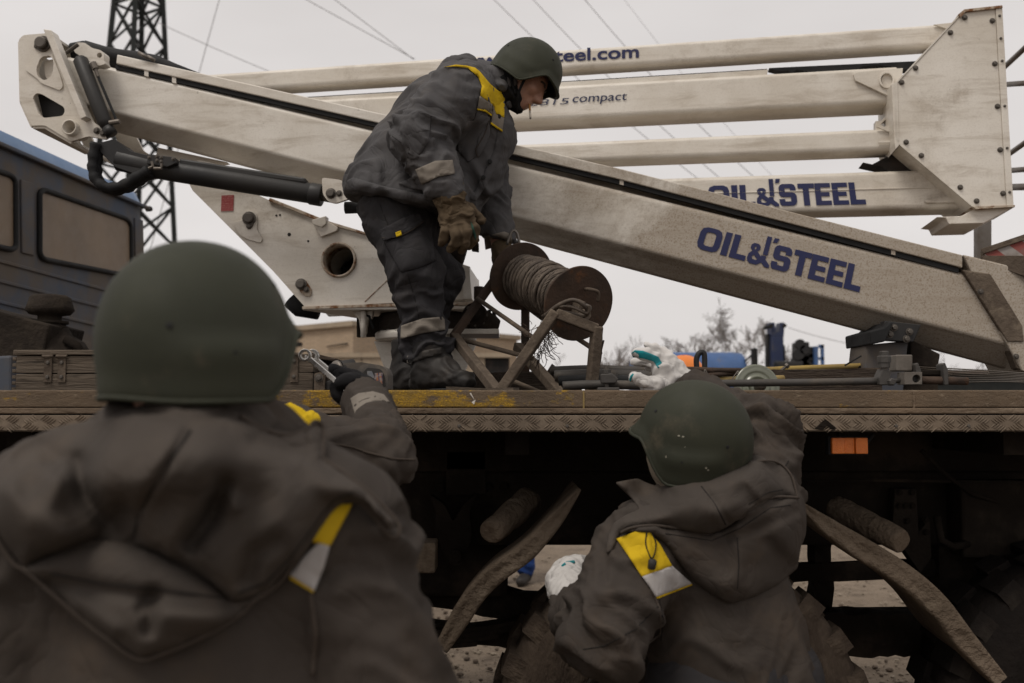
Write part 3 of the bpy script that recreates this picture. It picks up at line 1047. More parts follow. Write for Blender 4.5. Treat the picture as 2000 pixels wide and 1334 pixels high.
# ------------------------------------------------------------------ blue truck parked crosswise at the left
def blue_truck():
    k = 0.10
    X0, Yr = -2.78, 5.45

    def S(px, py, off=0.0):
        d = ray(px, py)
        t = (X0 - k * Yr) / (d.x - k * d.y)
        return V((d.x * t, d.y * t, CAM_H + d.z * t)) + nrm * off
    nrm = V((1, -k, 0)).normalized()          # outward, towards the viewer's right
    rear = S(288, 420)
    t = thing('blue_truck', 'mud-sprayed blue truck cab with dirty side windows at the left', 'truck', (X0, Yr + 1.0, 0))
    # body section across the truck (lateral, height) swept along its length
    ztop = S(286, 380).z
    zg = S(286, 408).z
    fwd = V((k, 1, 0)).normalized()
    a = S(288, 420)
    yr = a.y
    A0 = V((X0 + k * (4.0 - Yr), 4.0, 0))
    # the cab runs from beyond the frame's left edge (towards the camera, up to the deck) to its rear edge
    start = S(-60, 420)
    L = (a - start).dot(fwd)
    rear_xy = V((a.x, a.y, 0))

    def sec(s, inset=0.0, lift=0.0):
        o = rear_xy - fwd * s
        pr = [(0 + inset, 0.75), (0 + inset, zg), (0.05 + inset, zg + .10), (.16 + inset, ztop - .04), (.34, ztop + lift), (1.15, ztop + .05 + lift), (1.96, ztop + lift), (2.25, zg), (2.25, .75)]
        return [o - nrm * p[0] + V((0, 0, p[1])) for p in pr]
    rows = [sec(0.0, .10, -.10), sec(.06, .02, -.02), sec(.16), sec(L * .5), sec(L)]
    b = MB()
    n = len(rows[0])
    for r_ in rows: b.v += r_
    for i in range(len(rows) - 1):
        for j in range(n - 1):
            q = i * n + j
            b.f.append((q, q + 1, q + n + 1, q + n))
    b.f.append(tuple(range(n)))
    b.f.append(tuple((len(rows) - 1) * n + j for j in range(n)))
    body = b.build('cab_body', M['blue_mud'], t, bevel=0.02, segs=3, ang=20)
    # roof skin in cleaner blue, 4 mm proud
    b = MB()
    rr = []
    for s, ins, lf in ((0.0, .10, -.10), (.06, .02, -.02), (.16, 0, 0), (L * .5, 0, 0), (L, 0, 0)):
        o = rear_xy - fwd * s
        pr = [(-.004 + ins, zg + .015), (.045 + ins, zg + .105), (.155 + ins, ztop - .034), (.34, ztop + lf + .006), (1.15, ztop + .056 + lf), (1.96, ztop + lf + .006)]
        rr.append([o - nrm * p[0] + V((0, 0, p[1])) for p in pr])
    n = len(rr[0])
    for r_ in rr: b.v += r_
    for i in range(len(rr) - 1):
        for j in range(n - 1):
            q = i * n + j
            b.f.append((q, q + 1, q + n + 1, q + n))
    roof = b.build('roof', M['blue_roof'], t, smooth=True)
    # rain gutter
    MB().bar(rear_xy + V((0, 0, zg)) + nrm * .02 - fwd * (-.01), rear_xy - fwd * L + V((0, 0, zg)) + nrm * .02, .035, .025).build('gutter', M['blue_mud'], roof, bevel=.008)
    for s in (.75, 1.9):
        o = rear_xy - fwd * s
        MB().bar(o - nrm * .05 + V((0, 0, zg + .1)), o - nrm * .36 + V((0, 0, ztop + .012)), .03, .02).build('roof_seam', M['blue_roof'], roof)

    # side windows: rubber frame + mud-covered pane
    def win(poly):
        pts = rounded(poly, 16, 5)
        loop = [S(x, y, .012) for x, y in pts]
        pane_ = MB()
        pane_.prism([S(x, y, .007) for x, y in pts], -nrm * .02)
        w = pane_.build('side_window', M['pane_mud'], t)
        fr = MB().tube(loop + loop[:2], .016, 8, caps=False)
        fr.build('window_frame', M['black_rubber'], w, smooth=True)
    win([(74, 368), (252, 430), (254, 540), (74, 505)])
    win([(-55, 320), (26, 345), (27, 490), (-55, 470)])

    # pressed panels and swage lines
    def press(poly, off=.012):
        MB().prism([S(x, y, off) for x, y in poly], -nrm * (off + .004)).build('pressed_panel', M['blue_mud'], t, bevel=.006)
    press([(38, 350), (63, 358), (64, 500), (40, 494)])
    press([(261, 425), (277, 430), (279, 505), (262, 500)])
    for (ya, yb) in ((508, 570), (548, 604), (590, 640)):
        A, B = S(-60, ya - 14, .004), S(286, yb + 18, .004)
        MB().bar(A, B, .014, .02).build('swage_line', M['blue_mud'], t, bevel=.005)
    for (a_, b_) in ((150, 175), (186, 212)):
        press([(a_, 660), (b_, 668), (b_, 720), (a_, 715)], .008)
    # chassis and wheels below
    MB().bar(rear_xy + V((0, 0, .7)) - nrm * .6 + fwd * 1.5, rear_xy + V((0, 0, .7)) - nrm * .6 - fwd * L, .9, .25).build('chassis', M['under'], t)
    for s in (-1.0, L - .3):
        for q in (.15, 1.95):
            o = rear_xy - fwd * s - nrm * q + V((0, 0, .55))
            MB().lathe(o, nrm, [(-.15, .25), (-.15, .5), (-.1, .55), (.1, .55), (.15, .5), (.15, .25)], 24).build('wheel', M['tyre_dark'], t, smooth=True)
    # clearance lamp at the rear roof corner
    MB().lathe(S(286, 408, .0), nrm, [(0, .02), (.03, .02), (.04, .012)], 12).build('marker_lamp', M['dark_gap'], t)


blue_truck()

# ================================================================== flatbed truck
YD = 2.75                           # near edge of the deck
DECK_Z = P(1000, 762, YD).z
TX0, TX1 = -3.2, 3.0
truck = thing('flatbed_truck', 'muddy flatbed truck carrying the boom lift, tools heaped on its deck', 'truck', (0.3, 4.0, 0))


def zY(py, Y=YD): return P(1000, py, Y).z


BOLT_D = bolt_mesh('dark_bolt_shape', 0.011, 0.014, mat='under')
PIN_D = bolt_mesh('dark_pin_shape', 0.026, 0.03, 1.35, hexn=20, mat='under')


def build_truck():
    t = truck
    # deck planks
    z1 = DECK_Z - 0.004
    w = 0.248
    for i in range(10):
        y = YD + .045 + i * w
        MB().box((TX0, y, z1 - .04), (TX1, y + w - .006, z1 - 0.002 * (i % 3))).build('deck_plank', M['wood_dark'], t)
    # near side rail: upper extrusion with yellow tape, groove, lower lip
    za, zb, zc, zd = zY(762), zY(796), zY(808), zY(811)
    r_ = MB().box((TX0, YD, zb), (TX1, YD + .04, za)).build('side_rail', M['rail'], t, bevel=.004)
    MB().box((TX0, YD - .004, zc), (TX1, YD + .045, zb - .0015)).build('rail_lip', M['rail_plain'], r_, bevel=.003)
    MB().box((TX0, YD + .012, zd), (TX1, YD + .05, zc)).build('rail_groove', M['dark_gap'], r_)
    # vertical joints of the rail
    for px in (1140, 250, 1785):
        x = P(px, 790, YD).x
        MB().box((x - .0022, YD - .0025, zc), (x + .0022, YD + .01, za - .003)).build('rail_joint', M['yellow_pole'] if px == 1140 else M['rail_plain'], r_)
    MB().add([P(917, 768, YD - .003), P(920, 767, YD - .003), P(927, 782, YD - .003), P(929, 780, YD - .003), P(926, 790, YD - .003), P(921, 786, YD - .003), P(924, 783, YD - .003)], [(0, 1, 2), (2, 3, 4), (2, 4, 5), (2, 5, 6)]).build('paint_chip', M['white'], r_)
    # tread plate strip
    ze = zY(843)
    tp = MB().box((TX0, YD - .006, ze), (TX1, YD - .001, zd)).box((TX0, YD - .006, ze), (TX1, YD + .12, ze + .005)).build('tread_plate', M['tread'], t, bevel=.0015)
    # raised five-bar pattern
    b = MB()
    cell = .0475
    x = -1.75
    i = 0
    zm = (zd + ze) / 2
    hh = (zd - ze)
    rnd = random.Random(9)
    while x < 1.85:
        for row in (0, 1):
            s = 1 if (i + row) % 2 else -1
            cz = zm + (row - .5) * hh * .46
            for k in range(5):
                off = (k - 2) * .0088
                if rnd.random() < .05: continue
                c = V((x + off * .72, YD - .006, cz + s * off * -.72 * .55))
                d = V((1, 0, s * .8)).normalized()
                n_ = V((-d.z, 0, d.x))
                L, W, Hh = .0135, .0021, .0026
                # clipped inside the strip
                L = min(L, (hh * .25 - .0005) / max(abs(d.z), .01) * 1.0)
                vs = [c - d * L, c + n_ * W, c + d * L, c - n_ * W, c + V((0, -Hh, 0)) - d * L * .5, c + V((0, -Hh, 0)) + d * L * .5]
                b.add(vs, [(0, 1, 5, 4), (1, 2, 5), (2, 3, 5), (3, 0, 4, 5)])
        x += cell
        i += 1
    o = b.build('tread_bars', M['tread'], tp)
    o['kind'] = 'stuff'
    for px in (897, 1108, 1750, 1892):
        piece('rivet', SCREW, P(px, 832, YD - .006), (0, -1, 0), tp, .5)
    # mud lump stuck on the plate
    MB().add([P(1618, 842, YD - .004), P(1590, 838, YD - .009), P(1612, 818, YD - .014), P(1634, 836, YD - .012), P(1628, 843, YD - .008)], [(0, 1, 2), (0, 2, 3), (0, 3, 4)]).build('mud_lump', M['mud_dark'], tp)
    # far side rail, end rails, cross members
    yf = YD + .045 + 10 * w
    MB().box((TX0, yf, ze), (TX1, yf + .05, za)).build('side_rail', M['rail_plain'], t, bevel=.004)
    for k in range(9):
        x = TX0 + .3 + k * .72
        MB().box((x, YD + .14, ze - .07), (x + .07, yf - .02, DECK_Z - .05)).build('cross_member', M['under'], t)
    # chassis rails
    for y in (3.42, 4.5):
        MB().box((TX0 - .8, y, 1.09), (TX1, y + .09, 1.34)).build('chassis_rail', M['under'], t, bevel=.01)
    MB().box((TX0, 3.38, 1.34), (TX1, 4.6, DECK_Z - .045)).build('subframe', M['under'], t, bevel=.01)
    # near frame face furniture
    f = 3.41
    for (px, py) in ((860, 950), (895, 951), (925, 951), (955, 951), (985, 950)):
        piece('rivet', PIN_D, P(px, py, f - .006), (0, -1, 0), t, .5)
    MB().box(tuple(P(872, 966, f) - V((0, .03, 0))), tuple(P(950, 880, f))).build('frame_plate', M['under'], t, bevel=.004)
    br = MB()
    pl = Plane(f - .07)
    br2 = plate('spring_hanger', pl, rounded([(838, 965), (852, 1000), (850, 1040), (868, 1085), (880, 1100), (900, 1100), (912, 1085), (922, 1045), (917, 1000), (932, 962), (905, 985), (885, 1020), (868, 985)], 8), M['under'], t, t=.06, bevel=.004)
    piece('pin', PIN_D, pl.at(890, 1085), (0, -1, 0), br2, .9)
    pl2 = Plane(f - .05)
    br3 = plate('frame_bracket', pl2, [(1748, 955), (1790, 955), (1795, 1040), (1816, 1010), (1820, 1090), (1798, 1120), (1742, 1040)], M['mud_dark'], t, t=.05, bevel=.004)
    for (px, py) in ((1756, 962), (1780, 962), (1755, 988), (1768, 988), (1781, 988), (1771, 1018), (1808, 1015), (1808, 1040)):
        piece('bolt', BOLT_D, pl2.at(px, py), (0, -1, 0), br3, .75)
    MB().box(tuple(P(1850, 1080, f) - V((0, .12, 0))), tuple(P(1995, 935, f))).build('storage_box', M['under'], t, bevel=.01)
    # brake hoses
    MB().tube([P(1800, 880, 3.3), P(1850, 930, 3.3), P(1900, 965, 3.28), P(1960, 985, 3.3), P(2050, 985, 3.3)], .008, 8).build('air_hose', M['under'], t, smooth=True)
    MB().tube([P(1830, 1010, 3.25), P(1838, 1055, 3.22), P(1862, 1068, 3.25), P(1890, 1062, 3.3)], .013, 8).build('air_hose', M['under'], t, smooth=True)
    MB().tube([P(1430, 945, 3.3), P(1700, 938, 3.3), P(2010, 942, 3.3)], .006, 6).build('brake_line', M['under'], t, smooth=True)
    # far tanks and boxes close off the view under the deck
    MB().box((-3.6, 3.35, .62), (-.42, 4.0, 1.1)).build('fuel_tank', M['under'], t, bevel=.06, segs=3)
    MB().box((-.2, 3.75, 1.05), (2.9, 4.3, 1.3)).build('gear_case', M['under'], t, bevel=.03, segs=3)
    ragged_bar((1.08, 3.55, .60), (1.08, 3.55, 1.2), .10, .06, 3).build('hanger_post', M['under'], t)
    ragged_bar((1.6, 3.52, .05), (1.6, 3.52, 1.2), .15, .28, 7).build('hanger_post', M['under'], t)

    # amber side marker
    lp = Plane(YD + .05)
    housing = MB().box(tuple(lp.at(1618, 889) + V((0, .0, 0))), tuple(lp.at(1696, 852) + V((0, .03, 0)))).build('marker_lamp', M['black_rubber'], t, bevel=.003)
    for i, (a, b_) in enumerate(((1623, 1647), (1648, 1668), (1669, 1692))):
        MB().box(tuple(lp.at(a, 886, .012 if i != 1 else .005)), tuple(lp.at(b_, 855, -.005))).build('lamp_lens', M['orange'], housing, bevel=.002)
    MB().tube([lp.at(1692, 866), lp.at(1712, 850) + V((0, .03, 0))], .006, 6).build('lamp_wire', M['black_rubber'], housing)
    MB().box(tuple(lp.at(1648, 853) + V((-.01, .01, 0))), tuple(lp.at(1672, 841) + V((0.01, .03, 0)))).build('lamp_bracket', M['under'], t)

    # mud-caked wooden beam end at the left, and log stubs
    MB().box(tuple(P(690, 1120, 2.98)), tuple(P(850, 1060, 2.98) + V((0, .11, 0)))).build('beam_end', M['mud'], t, bevel=.006)
    for (px, py, dx) in ((957, 1040, 1), (1762, 1058, -1)):
        c = P(px, py, 2.95)
        d = V((dx * .28, .55, .17)).normalized()
        mb = MB()
        n = 14
        pts = [c + d * (.034 * i) for i in range(9)]
        mb.tube(pts, [.034, .038, .04, .039, .041, .043, .042, .044, .044], n)
        mb.v = [v + V((noise.noise(v * 25), noise.noise(v * 25 + V((7, 0, 0))), noise.noise(v * 25 + V((0, 9, 0))))) * .006 for v in mb.v]
        mb.build('log_stub', M['mud'], t, smooth=True, bevel=.006)

    # curved mud-caked flaps
    def flap(center, widths, Y, name='mud_flap'):
        m = 60
        L, Rr = [], []
        pts = []
        for i in range(m):
            u = i / (m - 1) * (len(center) - 1)
            k_ = min(int(u), len(center) - 2)
            f_ = u - k_
            # catmull
            def cp(j): return V(center[max(0, min(len(center) - 1, j))]).to_2d()
            p0, p1, p2, p3 = cp(k_ - 1), cp(k_), cp(k_ + 1), cp(k_ + 2)
            q = .5 * ((2 * p1) + (-p0 + p2) * f_ + (2 * p0 - 5 * p1 + 4 * p2 - p3) * f_ ** 2 + (-p0 + 3 * p1 - 3 * p2 + p3) * f_ ** 3)
            wd = widths[k_] * (1 - f_) + widths[k_ + 1] * f_
            pts.append((q, wd))
        b = MB()
        ns = 7
        prof = [(-1, .0), (-.9, .008), (-.45, .011), (0, .003), (.4, .010), (.85, .009), (1, .0)]
        for i in range(m):
            q, wd = pts[i]
            tq = (pts[min(i + 1, m - 1)][0] - pts[max(i - 1, 0)][0]).normalized()
            nn = V((-tq.y, tq.x))
            for (s, hgt) in prof:
                e = q + nn * wd * s
                p = P(e.x, e.y, Y)
                p.y -= hgt + .007 * noise.noise(p * 22) + .004 * noise.noise(p * 60)
                b.v.append(p)
        for i in range(m - 1):
            for j in range(ns - 1):
                q = i * ns + j
                b.f.append((q, q + 1, q + ns + 1, q + ns))
        # sheet running back in depth from both edges, closed behind
        base = len(b.v)
        for i in range(m):
            q, wd = pts[i]
            tq = (pts[min(i + 1, m - 1)][0] - pts[max(i - 1, 0)][0]).normalized()
            nn = V((-tq.y, tq.x))
            for s in (-.25, .25):
                e = q + nn * wd * s
                p = P(e.x, e.y, Y)
                b.v.append(p + V((0, .4, 0)))
        for i in range(m - 1):
            b.f.append((i * ns, (i + 1) * ns, base + (i + 1) * 2, base + i * 2))
            b.f.append((i * ns + ns - 1, base + i * 2 + 1, base + (i + 1) * 2 + 1, (i + 1) * ns + ns - 1))
            b.f.append((base + i * 2, base + (i + 1) * 2, base + (i + 1) * 2 + 1, base + i * 2 + 1))
        o = b.build(name, M['mud'], t, smooth=True)
        s_ = o.modifiers.new('sub', 'SUBSURF')
        s_.levels = s_.render_levels = 1
    flap([(1132, 955), (1085, 1015), (1030, 1075), (970, 1120), (930, 1160), (900, 1205), (862, 1268)], [4, 17, 22, 22, 22, 22, 15], 2.92)
    flap([(1562, 982), (1610, 1022), (1680, 1070), (1760, 1120), (1830, 1180), (1885, 1250), (1955, 1330)], [4, 17, 25, 25, 25, 24, 16], 2.92)

    # leaf springs and axles, dark against the ground behind
    def spring(xc, y, z, half, leaves=7):
        for k in range(leaves):
            hl = half * (1 - k / (leaves + 1.5))
            b = MB()
            n = 12
            for i in range(n + 1):
                s = -1 + 2 * i / n
                x = xc + s * hl
                zz = z - k * .016 + .05 * (s * hl / half) ** 2
                for (dy, dz) in ((-.045, -.0075), (.045, -.0075), (.045, .0075), (-.045, .0075)):
                    b.v.append(V((x, y + dy, zz + dz)))
            for i in range(n):
                for j in range(4):
                    p, q = i * 4 + j, i * 4 + (j + 1) % 4
                    b.f.append((p, q, q + 4, p + 4))
            b.f += [(3, 2, 1, 0), tuple(n * 4 + j for j in range(4))]
            b.build('spring_leaf', M['under'], t)
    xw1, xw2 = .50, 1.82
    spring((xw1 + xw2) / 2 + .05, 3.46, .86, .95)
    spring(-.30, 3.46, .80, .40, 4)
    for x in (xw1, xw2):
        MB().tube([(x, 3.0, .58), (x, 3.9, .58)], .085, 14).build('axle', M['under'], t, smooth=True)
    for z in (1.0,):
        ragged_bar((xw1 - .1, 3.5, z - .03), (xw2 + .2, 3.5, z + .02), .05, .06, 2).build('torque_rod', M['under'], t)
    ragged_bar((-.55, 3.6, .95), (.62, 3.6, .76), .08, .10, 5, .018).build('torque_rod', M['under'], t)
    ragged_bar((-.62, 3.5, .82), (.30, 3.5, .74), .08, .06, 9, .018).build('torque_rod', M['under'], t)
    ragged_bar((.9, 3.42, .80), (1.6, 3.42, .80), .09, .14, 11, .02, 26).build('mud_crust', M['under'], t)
    MB().box((-.75, 3.5, .90), (-.015, 3.85, 1.2)).build('dark_filler_box', M['under'], t, bevel=.02)  # made-up box, added to fill the dark area left of the wheel


build_truck()


def wheel(x, y, z, r, mats, near=True, width=.30):
    """dual-profile off-road tyre: carcass, shoulder lugs, rim with nuts; outer face towards -Y"""
    w = MB()
    tyre_prof = [(.015, r * .56), (0, r * .62), (-.012, r * .72), (-.010, r * .84), (.012, r * .93), (.045, r * .965), (width - .045, r * .965), (width - .01, r * .9), (width, r * .75), (width, r * .56)]
    w.lathe((x, y, z), (0, 1, 0), tyre_prof, 56, caps=False)
    wh = w.build('wheel', mats, truck, smooth=True)
    # lugs
    n = 26
    me = bpy.data.meshes.new('lug_shape')
    mb = MB()
    a = .072
    vs = [(-a * .55, -.006, -.075), (a * .35, .000, -.055), (a * .55, .03, .0), (a * .55, .14, .008), (-a * .45, .14, .008), (-a * .55, .03, 0)]
    # radial wedge: outer block over the shoulder
    o_ = [V((-.05, -.004, -.10)), V((.022, -.004, -.075)), V((.032, .0, -.02)), V((-.034, .0, -.028)), V((-.034, .012, .012)), V((.032, .012, .016)), V((-.028, .14, .016)), V((.05, .14, .018)), V((-.028, .14, -.03)), V((.05, .14, -.03))]
    mb.add(o_, [(0, 1, 2, 3), (3, 2, 5, 4), (4, 5, 7, 6), (6, 7, 9, 8), (0, 3, 4, 6, 8), (1, 9, 7, 5, 2), (0, 8, 9, 1)])
    me.from_pydata([tuple(v) for v in mb.v], [], mb.f)
    me.materials.append(mats)
    for i in range(n):
        th = 2 * math.pi * (i + .3) / n
        if not near and math.sin(th) < -.2: continue
        for side in (0, 1):
            o = bpy.data.objects.new('tread_lug', me)
            COL.objects.link(o)
            o.parent = wh
            th2 = th + (math.pi / n if side else 0)
            c = V((x + r * .97 * math.cos(th2), y + (.004 if not side else width - .004), z + r * .97 * math.sin(th2)))
            o.location = c - ORG[truck.name]
            rad = V((math.cos(th2), 0, math.sin(th2)))
            ax = V((0, 1 if not side else -1, 0))
            tx = ax.cross(rad)
            o.rotation_euler = Matrix((tx, ax, rad)).transposed().to_euler()
    # rim
    rb = MB()
    rb.lathe((x, y, z), (0, 1, 0), [(.02, r * .57), (.0, r * .585), (-.006, r * .57), (.02, r * .53), (.10, r * .5), (.12, r * .42), (.06, r * .3), (.05, r * .2), (.0, r * .18), (-.02, r * .12), (-.022, 0.001)], 40, caps=False)
    rim = rb.build('rim', M['mud_dark'] if near else M['under'], wh, smooth=True)
    if near:
        for i in range(10):
            th = 2 * math.pi * i / 10
            piece('wheel_nut', PIN_D, (x + r * .35 * math.cos(th), y + .075, z + r * .35 * math.sin(th)), (0, -1, 0), rim, .6)
    return wh


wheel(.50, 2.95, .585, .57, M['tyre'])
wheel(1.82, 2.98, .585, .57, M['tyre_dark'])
wheel(-2.7, 2.98, .585, .57, M['tyre_dark'], False)
wheel(-2.7, 4.75, .585, .57, M['tyre_dark'], False)


def air_intake():
    """mushroom air intake and its canister at the left of the deck"""
    Y = 4.35
    s = Y / F
    c = P(95, 690, Y)
    r = lambda px: px * s
    z = lambda py: P(95, py, Y).z - c.z
    a = MB().lathe((c.x, Y, c.z), (0, 0, 1), [(z(640), r(34)), (z(625), r(22)), (z(617), r(22)), (z(614), r(38)), (z(606), r(45)), (z(600), r(43)), (z(582), r(38)), (z(577), r(30)), (z(576), r(3))], 30, caps=False)
    o = a.build('air_intake', M['mud_dark'], truck, smooth=True)
    for py in (630, 640, 648):
        MB().lathe((c.x + .012, Y, c.z + z(py)), (0, 0, 1), [(-.008, r(20)), (-.006, r(30)), (.006, r(30)), (.008, r(20))], 24).build('clamp_ring', M['mud_dark'], o, smooth=True)
    MB().lathe((c.x + .03, Y, c.z), (0, 0, 1), [(z(720), r(66)), (z(690), r(66)), (z(668), r(52)), (z(655), r(30)), (z(640), r(22))], 30).build('filter_canister', M['mud_dark'], o, smooth=True)
    MB().tube([P(128, 662, Y - .1), P(150, 675, Y - .1), P(162, 700, Y - .1)], .02, 10).build('intake_hose', M['under'], o, smooth=True)
    b = MB().prism([P(-90, 585, 4.2), P(98, 634, 4.2), P(90, 662, 4.2), P(84, 705, 4.2), P(-90, 705, 4.2)], (0, .35, 0))
    b.build('side_box', M['mud_dark'], truck, bevel=.008)
    MB().prism([P(-90, 700, 4.0), P(22, 694, 4.0), P(22, 770, 4.0), P(-90, 770, 4.0)], (0, .2, 0)).build('tank_end', M['blue_mud'], truck, bevel=.01)


air_intake()

# ================================================================== boom lift
lift = thing('boom_lift', 'white dirt-streaked folding boom lift mounted on the truck, its booms stacked', 'boom lift', (-.45, 4.35, DECK_Z))
PM = Plane(4.15, 5.0)               # near face of the long main boom
PU = Plane(4.75, 9.0)               # near face of the stacked upper booms
PT = Plane(4.20, 3.0)               # near plate of the turret


def beam(name, pl, At, Ac, Ab, Bt, Bc, Bb, depth, mat, parent, setback=.05, ch=.014, off=0.0):
    """box boom seen from below: near face At-Ac, lower chamfer Ac-Ab, given as pixels at both ends"""
    ends = []
    for (t_, c_, b_) in ((At, Ac, Ab), (Bt, Bc, Bb)):
        T, C = pl.at(*t_, off), pl.at(*c_, off)
        # bottom edge lies further back: intersect the ray with the set-back plane
        pl2 = Plane(pl.Y0 + setback - off, math.degrees(math.atan(pl.k)))
        B = pl2.at(*b_)
        n = -pl.n
        up = (T - C).normalized()
        if setback == 0:      # plain box section, flat underside
            sec = [T - up * ch, T + n * ch, T + n * (depth - ch), T + n * depth - up * ch, C + n * depth + up * ch, C + n * (depth - ch), C + n * ch, C + up * ch]
        else:
            sec = [T - up * ch, T + n * ch, T + n * (depth - ch), T + n * depth - up * ch, C + n * depth, B + n * (depth - 2 * setback), B, C]
        ends.append(sec)
    m = 8
    vs = ends[0] + ends[1]
    fs = [(i, (i + 1) % m, (i + 1) % m + m, i + m) for i in range(m)]
    fs += [tuple(range(m)), tuple(range(2 * m - 1, m - 1, -1))]
    return mesh(name, vs, fs, mat, parent, bevel=.012, segs=3, ang=15, smooth=False)


def glyphs():
    """heavy squared capitals: dict letter -> (list of loops-groups, advance)"""
    def box(x0, y0, x1, y1): return [(x0, y0), (x1, y0), (x1, y1), (x0, y1)]

    def rr(x0, y0, x1, y1, c): return [(x0 + c, y0), (x1 - c, y0), (x1 - c * .3, y0 + c * .3), (x1, y0 + c), (x1, y1 - c), (x1 - c * .3, y1 - c * .3), (x1 - c, y1), (x0 + c, y1), (x0 + c * .3, y1 - c * .3), (x0, y1 - c), (x0, y0 + c), (x0 + c * .3, y0 + c * .3)]
    G = {}
    G['O'] = ([[rr(0, 0, .95, 1, .26), rr(.26, .2, .69, .8, .1)[::-1]]], 1.05)
    G['I'] = ([[box(0, 0, .27, 1)]], .37)
    G['L'] = ([[[(0, 0), (.68, 0), (.68, .22), (.27, .22), (.27, 1), (0, 1)]]], .74)
    G['T'] = ([[[(.22, 0), (.49, 0), (.49, .78), (.74, .78), (.74, 1), (0, 1), (0, .78), (.22, .78)]]], .76)
    G['E'] = ([[[(0, 0), (.7, 0), (.7, .2), (.26, .2), (.26, .4), (.64, .4), (.64, .59), (.26, .59), (.26, .8), (.7, .8), (.7, 1), (0, 1)]]], .77)
    G['S'] = ([[[(.12, 0), (.6, 0), (.72, .06), (.78, .18), (.78, .46), (.72, .56), (.6, .61), (.27, .61), (.26, .8), (.5, .8), (.51, .68), (.76, .68), (.76, .84), (.7, .95), (.6, 1), (.16, 1), (.06, .95), (0, .84), (0, .54), (.06, .44), (.17, .4), (.5, .4), (.52, .38), (.52, .22), (.5, .2), (.26, .2), (.25, .31), (0, .31), (0, .16), (.04, .05)]]], .86)
    # ampersand with a tall flagged stroke
    amp = [[[(.14, -.02), (.44, -.02), (.62, .12), (.8, -.02), (.98, -.02), (.98, .1), (.76, .28), (.76, .42), (.55, .42), (.55, .36), (.36, .52), (.44, .62), (.44, .74), (.34, .84), (.14, .84), (.04, .74), (.04, .62), (.14, .5), (.02, .38), (.0, .2), (.04, .06)],
            [(.24, .36), (.44, .2), (.36, .16), (.22, .18), (.18, .28)][::-1], [(.2, .62), (.2, .7), (.28, .7), (.28, .62), (.24, .58)][::-1]],
           [[(.6, .46), (.8, .46), (.8, 1.24), (.6, 1.24)]], [[(.88, 1.04), (1.06, 1.06), (1.12, 1.24), (.92, 1.24)]]]
    G['&'] = (amp, 1.02)
    return G


GL = glyphs()


def quad_map(pl, bl, br, tr, tl, off):
    bl, br, tr, tl = (V(p).to_2d() for p in (bl, br, tr, tl))

    def f(s, t, w):
        lo = bl.lerp(br, s)
        hi = tl.lerp(tr, s)
        q = lo + (hi - lo) * t
        return pl.at(q.x, q.y, off + w)
    return f


def lettering(text, pl, quad, parent, mat, off=.003):
    W = sum(GL[c][1] for c in text) - .06
    f = quad_map(pl, *quad, off)
    x = 0.0
    for c in text:
        grp, adv = GL[c]
        vs, fs = [], []
        for loops in grp:
            a, b_ = solid2d([[((x + p[0]) / W, p[1]) for p in lp] for lp in loops], f, .002)
            n = len(vs)
            vs += a
            fs += [tuple(i + n for i in q) for q in b_]
        mesh('letter', vs, fs, mat, parent)
        x += adv


def font_text(text, pl, quad, parent, mat, bold=0.0, off=.003, name='lettering'):
    """quad gives baseline-left, baseline-right, ascender-right, ascender-left"""
    cu = bpy.data.curves.new('txt', 'FONT')
    cu.body = text
    cu.offset = bold
    cu.resolution_u = 4
    ob = bpy.data.objects.new('txt', cu)
    me = bpy.data.meshes.new_from_object(ob)
    xs = [v.co.x for v in me.vertices]
    if not xs: return
    x0, x1 = min(xs), max(xs)
    asc = max(v.co.y for v in me.vertices)
    f = quad_map(pl, *quad, off)
    vs = [f((v.co.x - x0) / (x1 - x0), v.co.y / asc, 0) for v in me.vertices]
    fs = [tuple(p.vertices) for p in me.polygons]
    bpy.data.objects.remove(ob)
    bpy.data.meshes.remove(me)
    o = mesh(name, vs, fs, mat, parent)
    return o


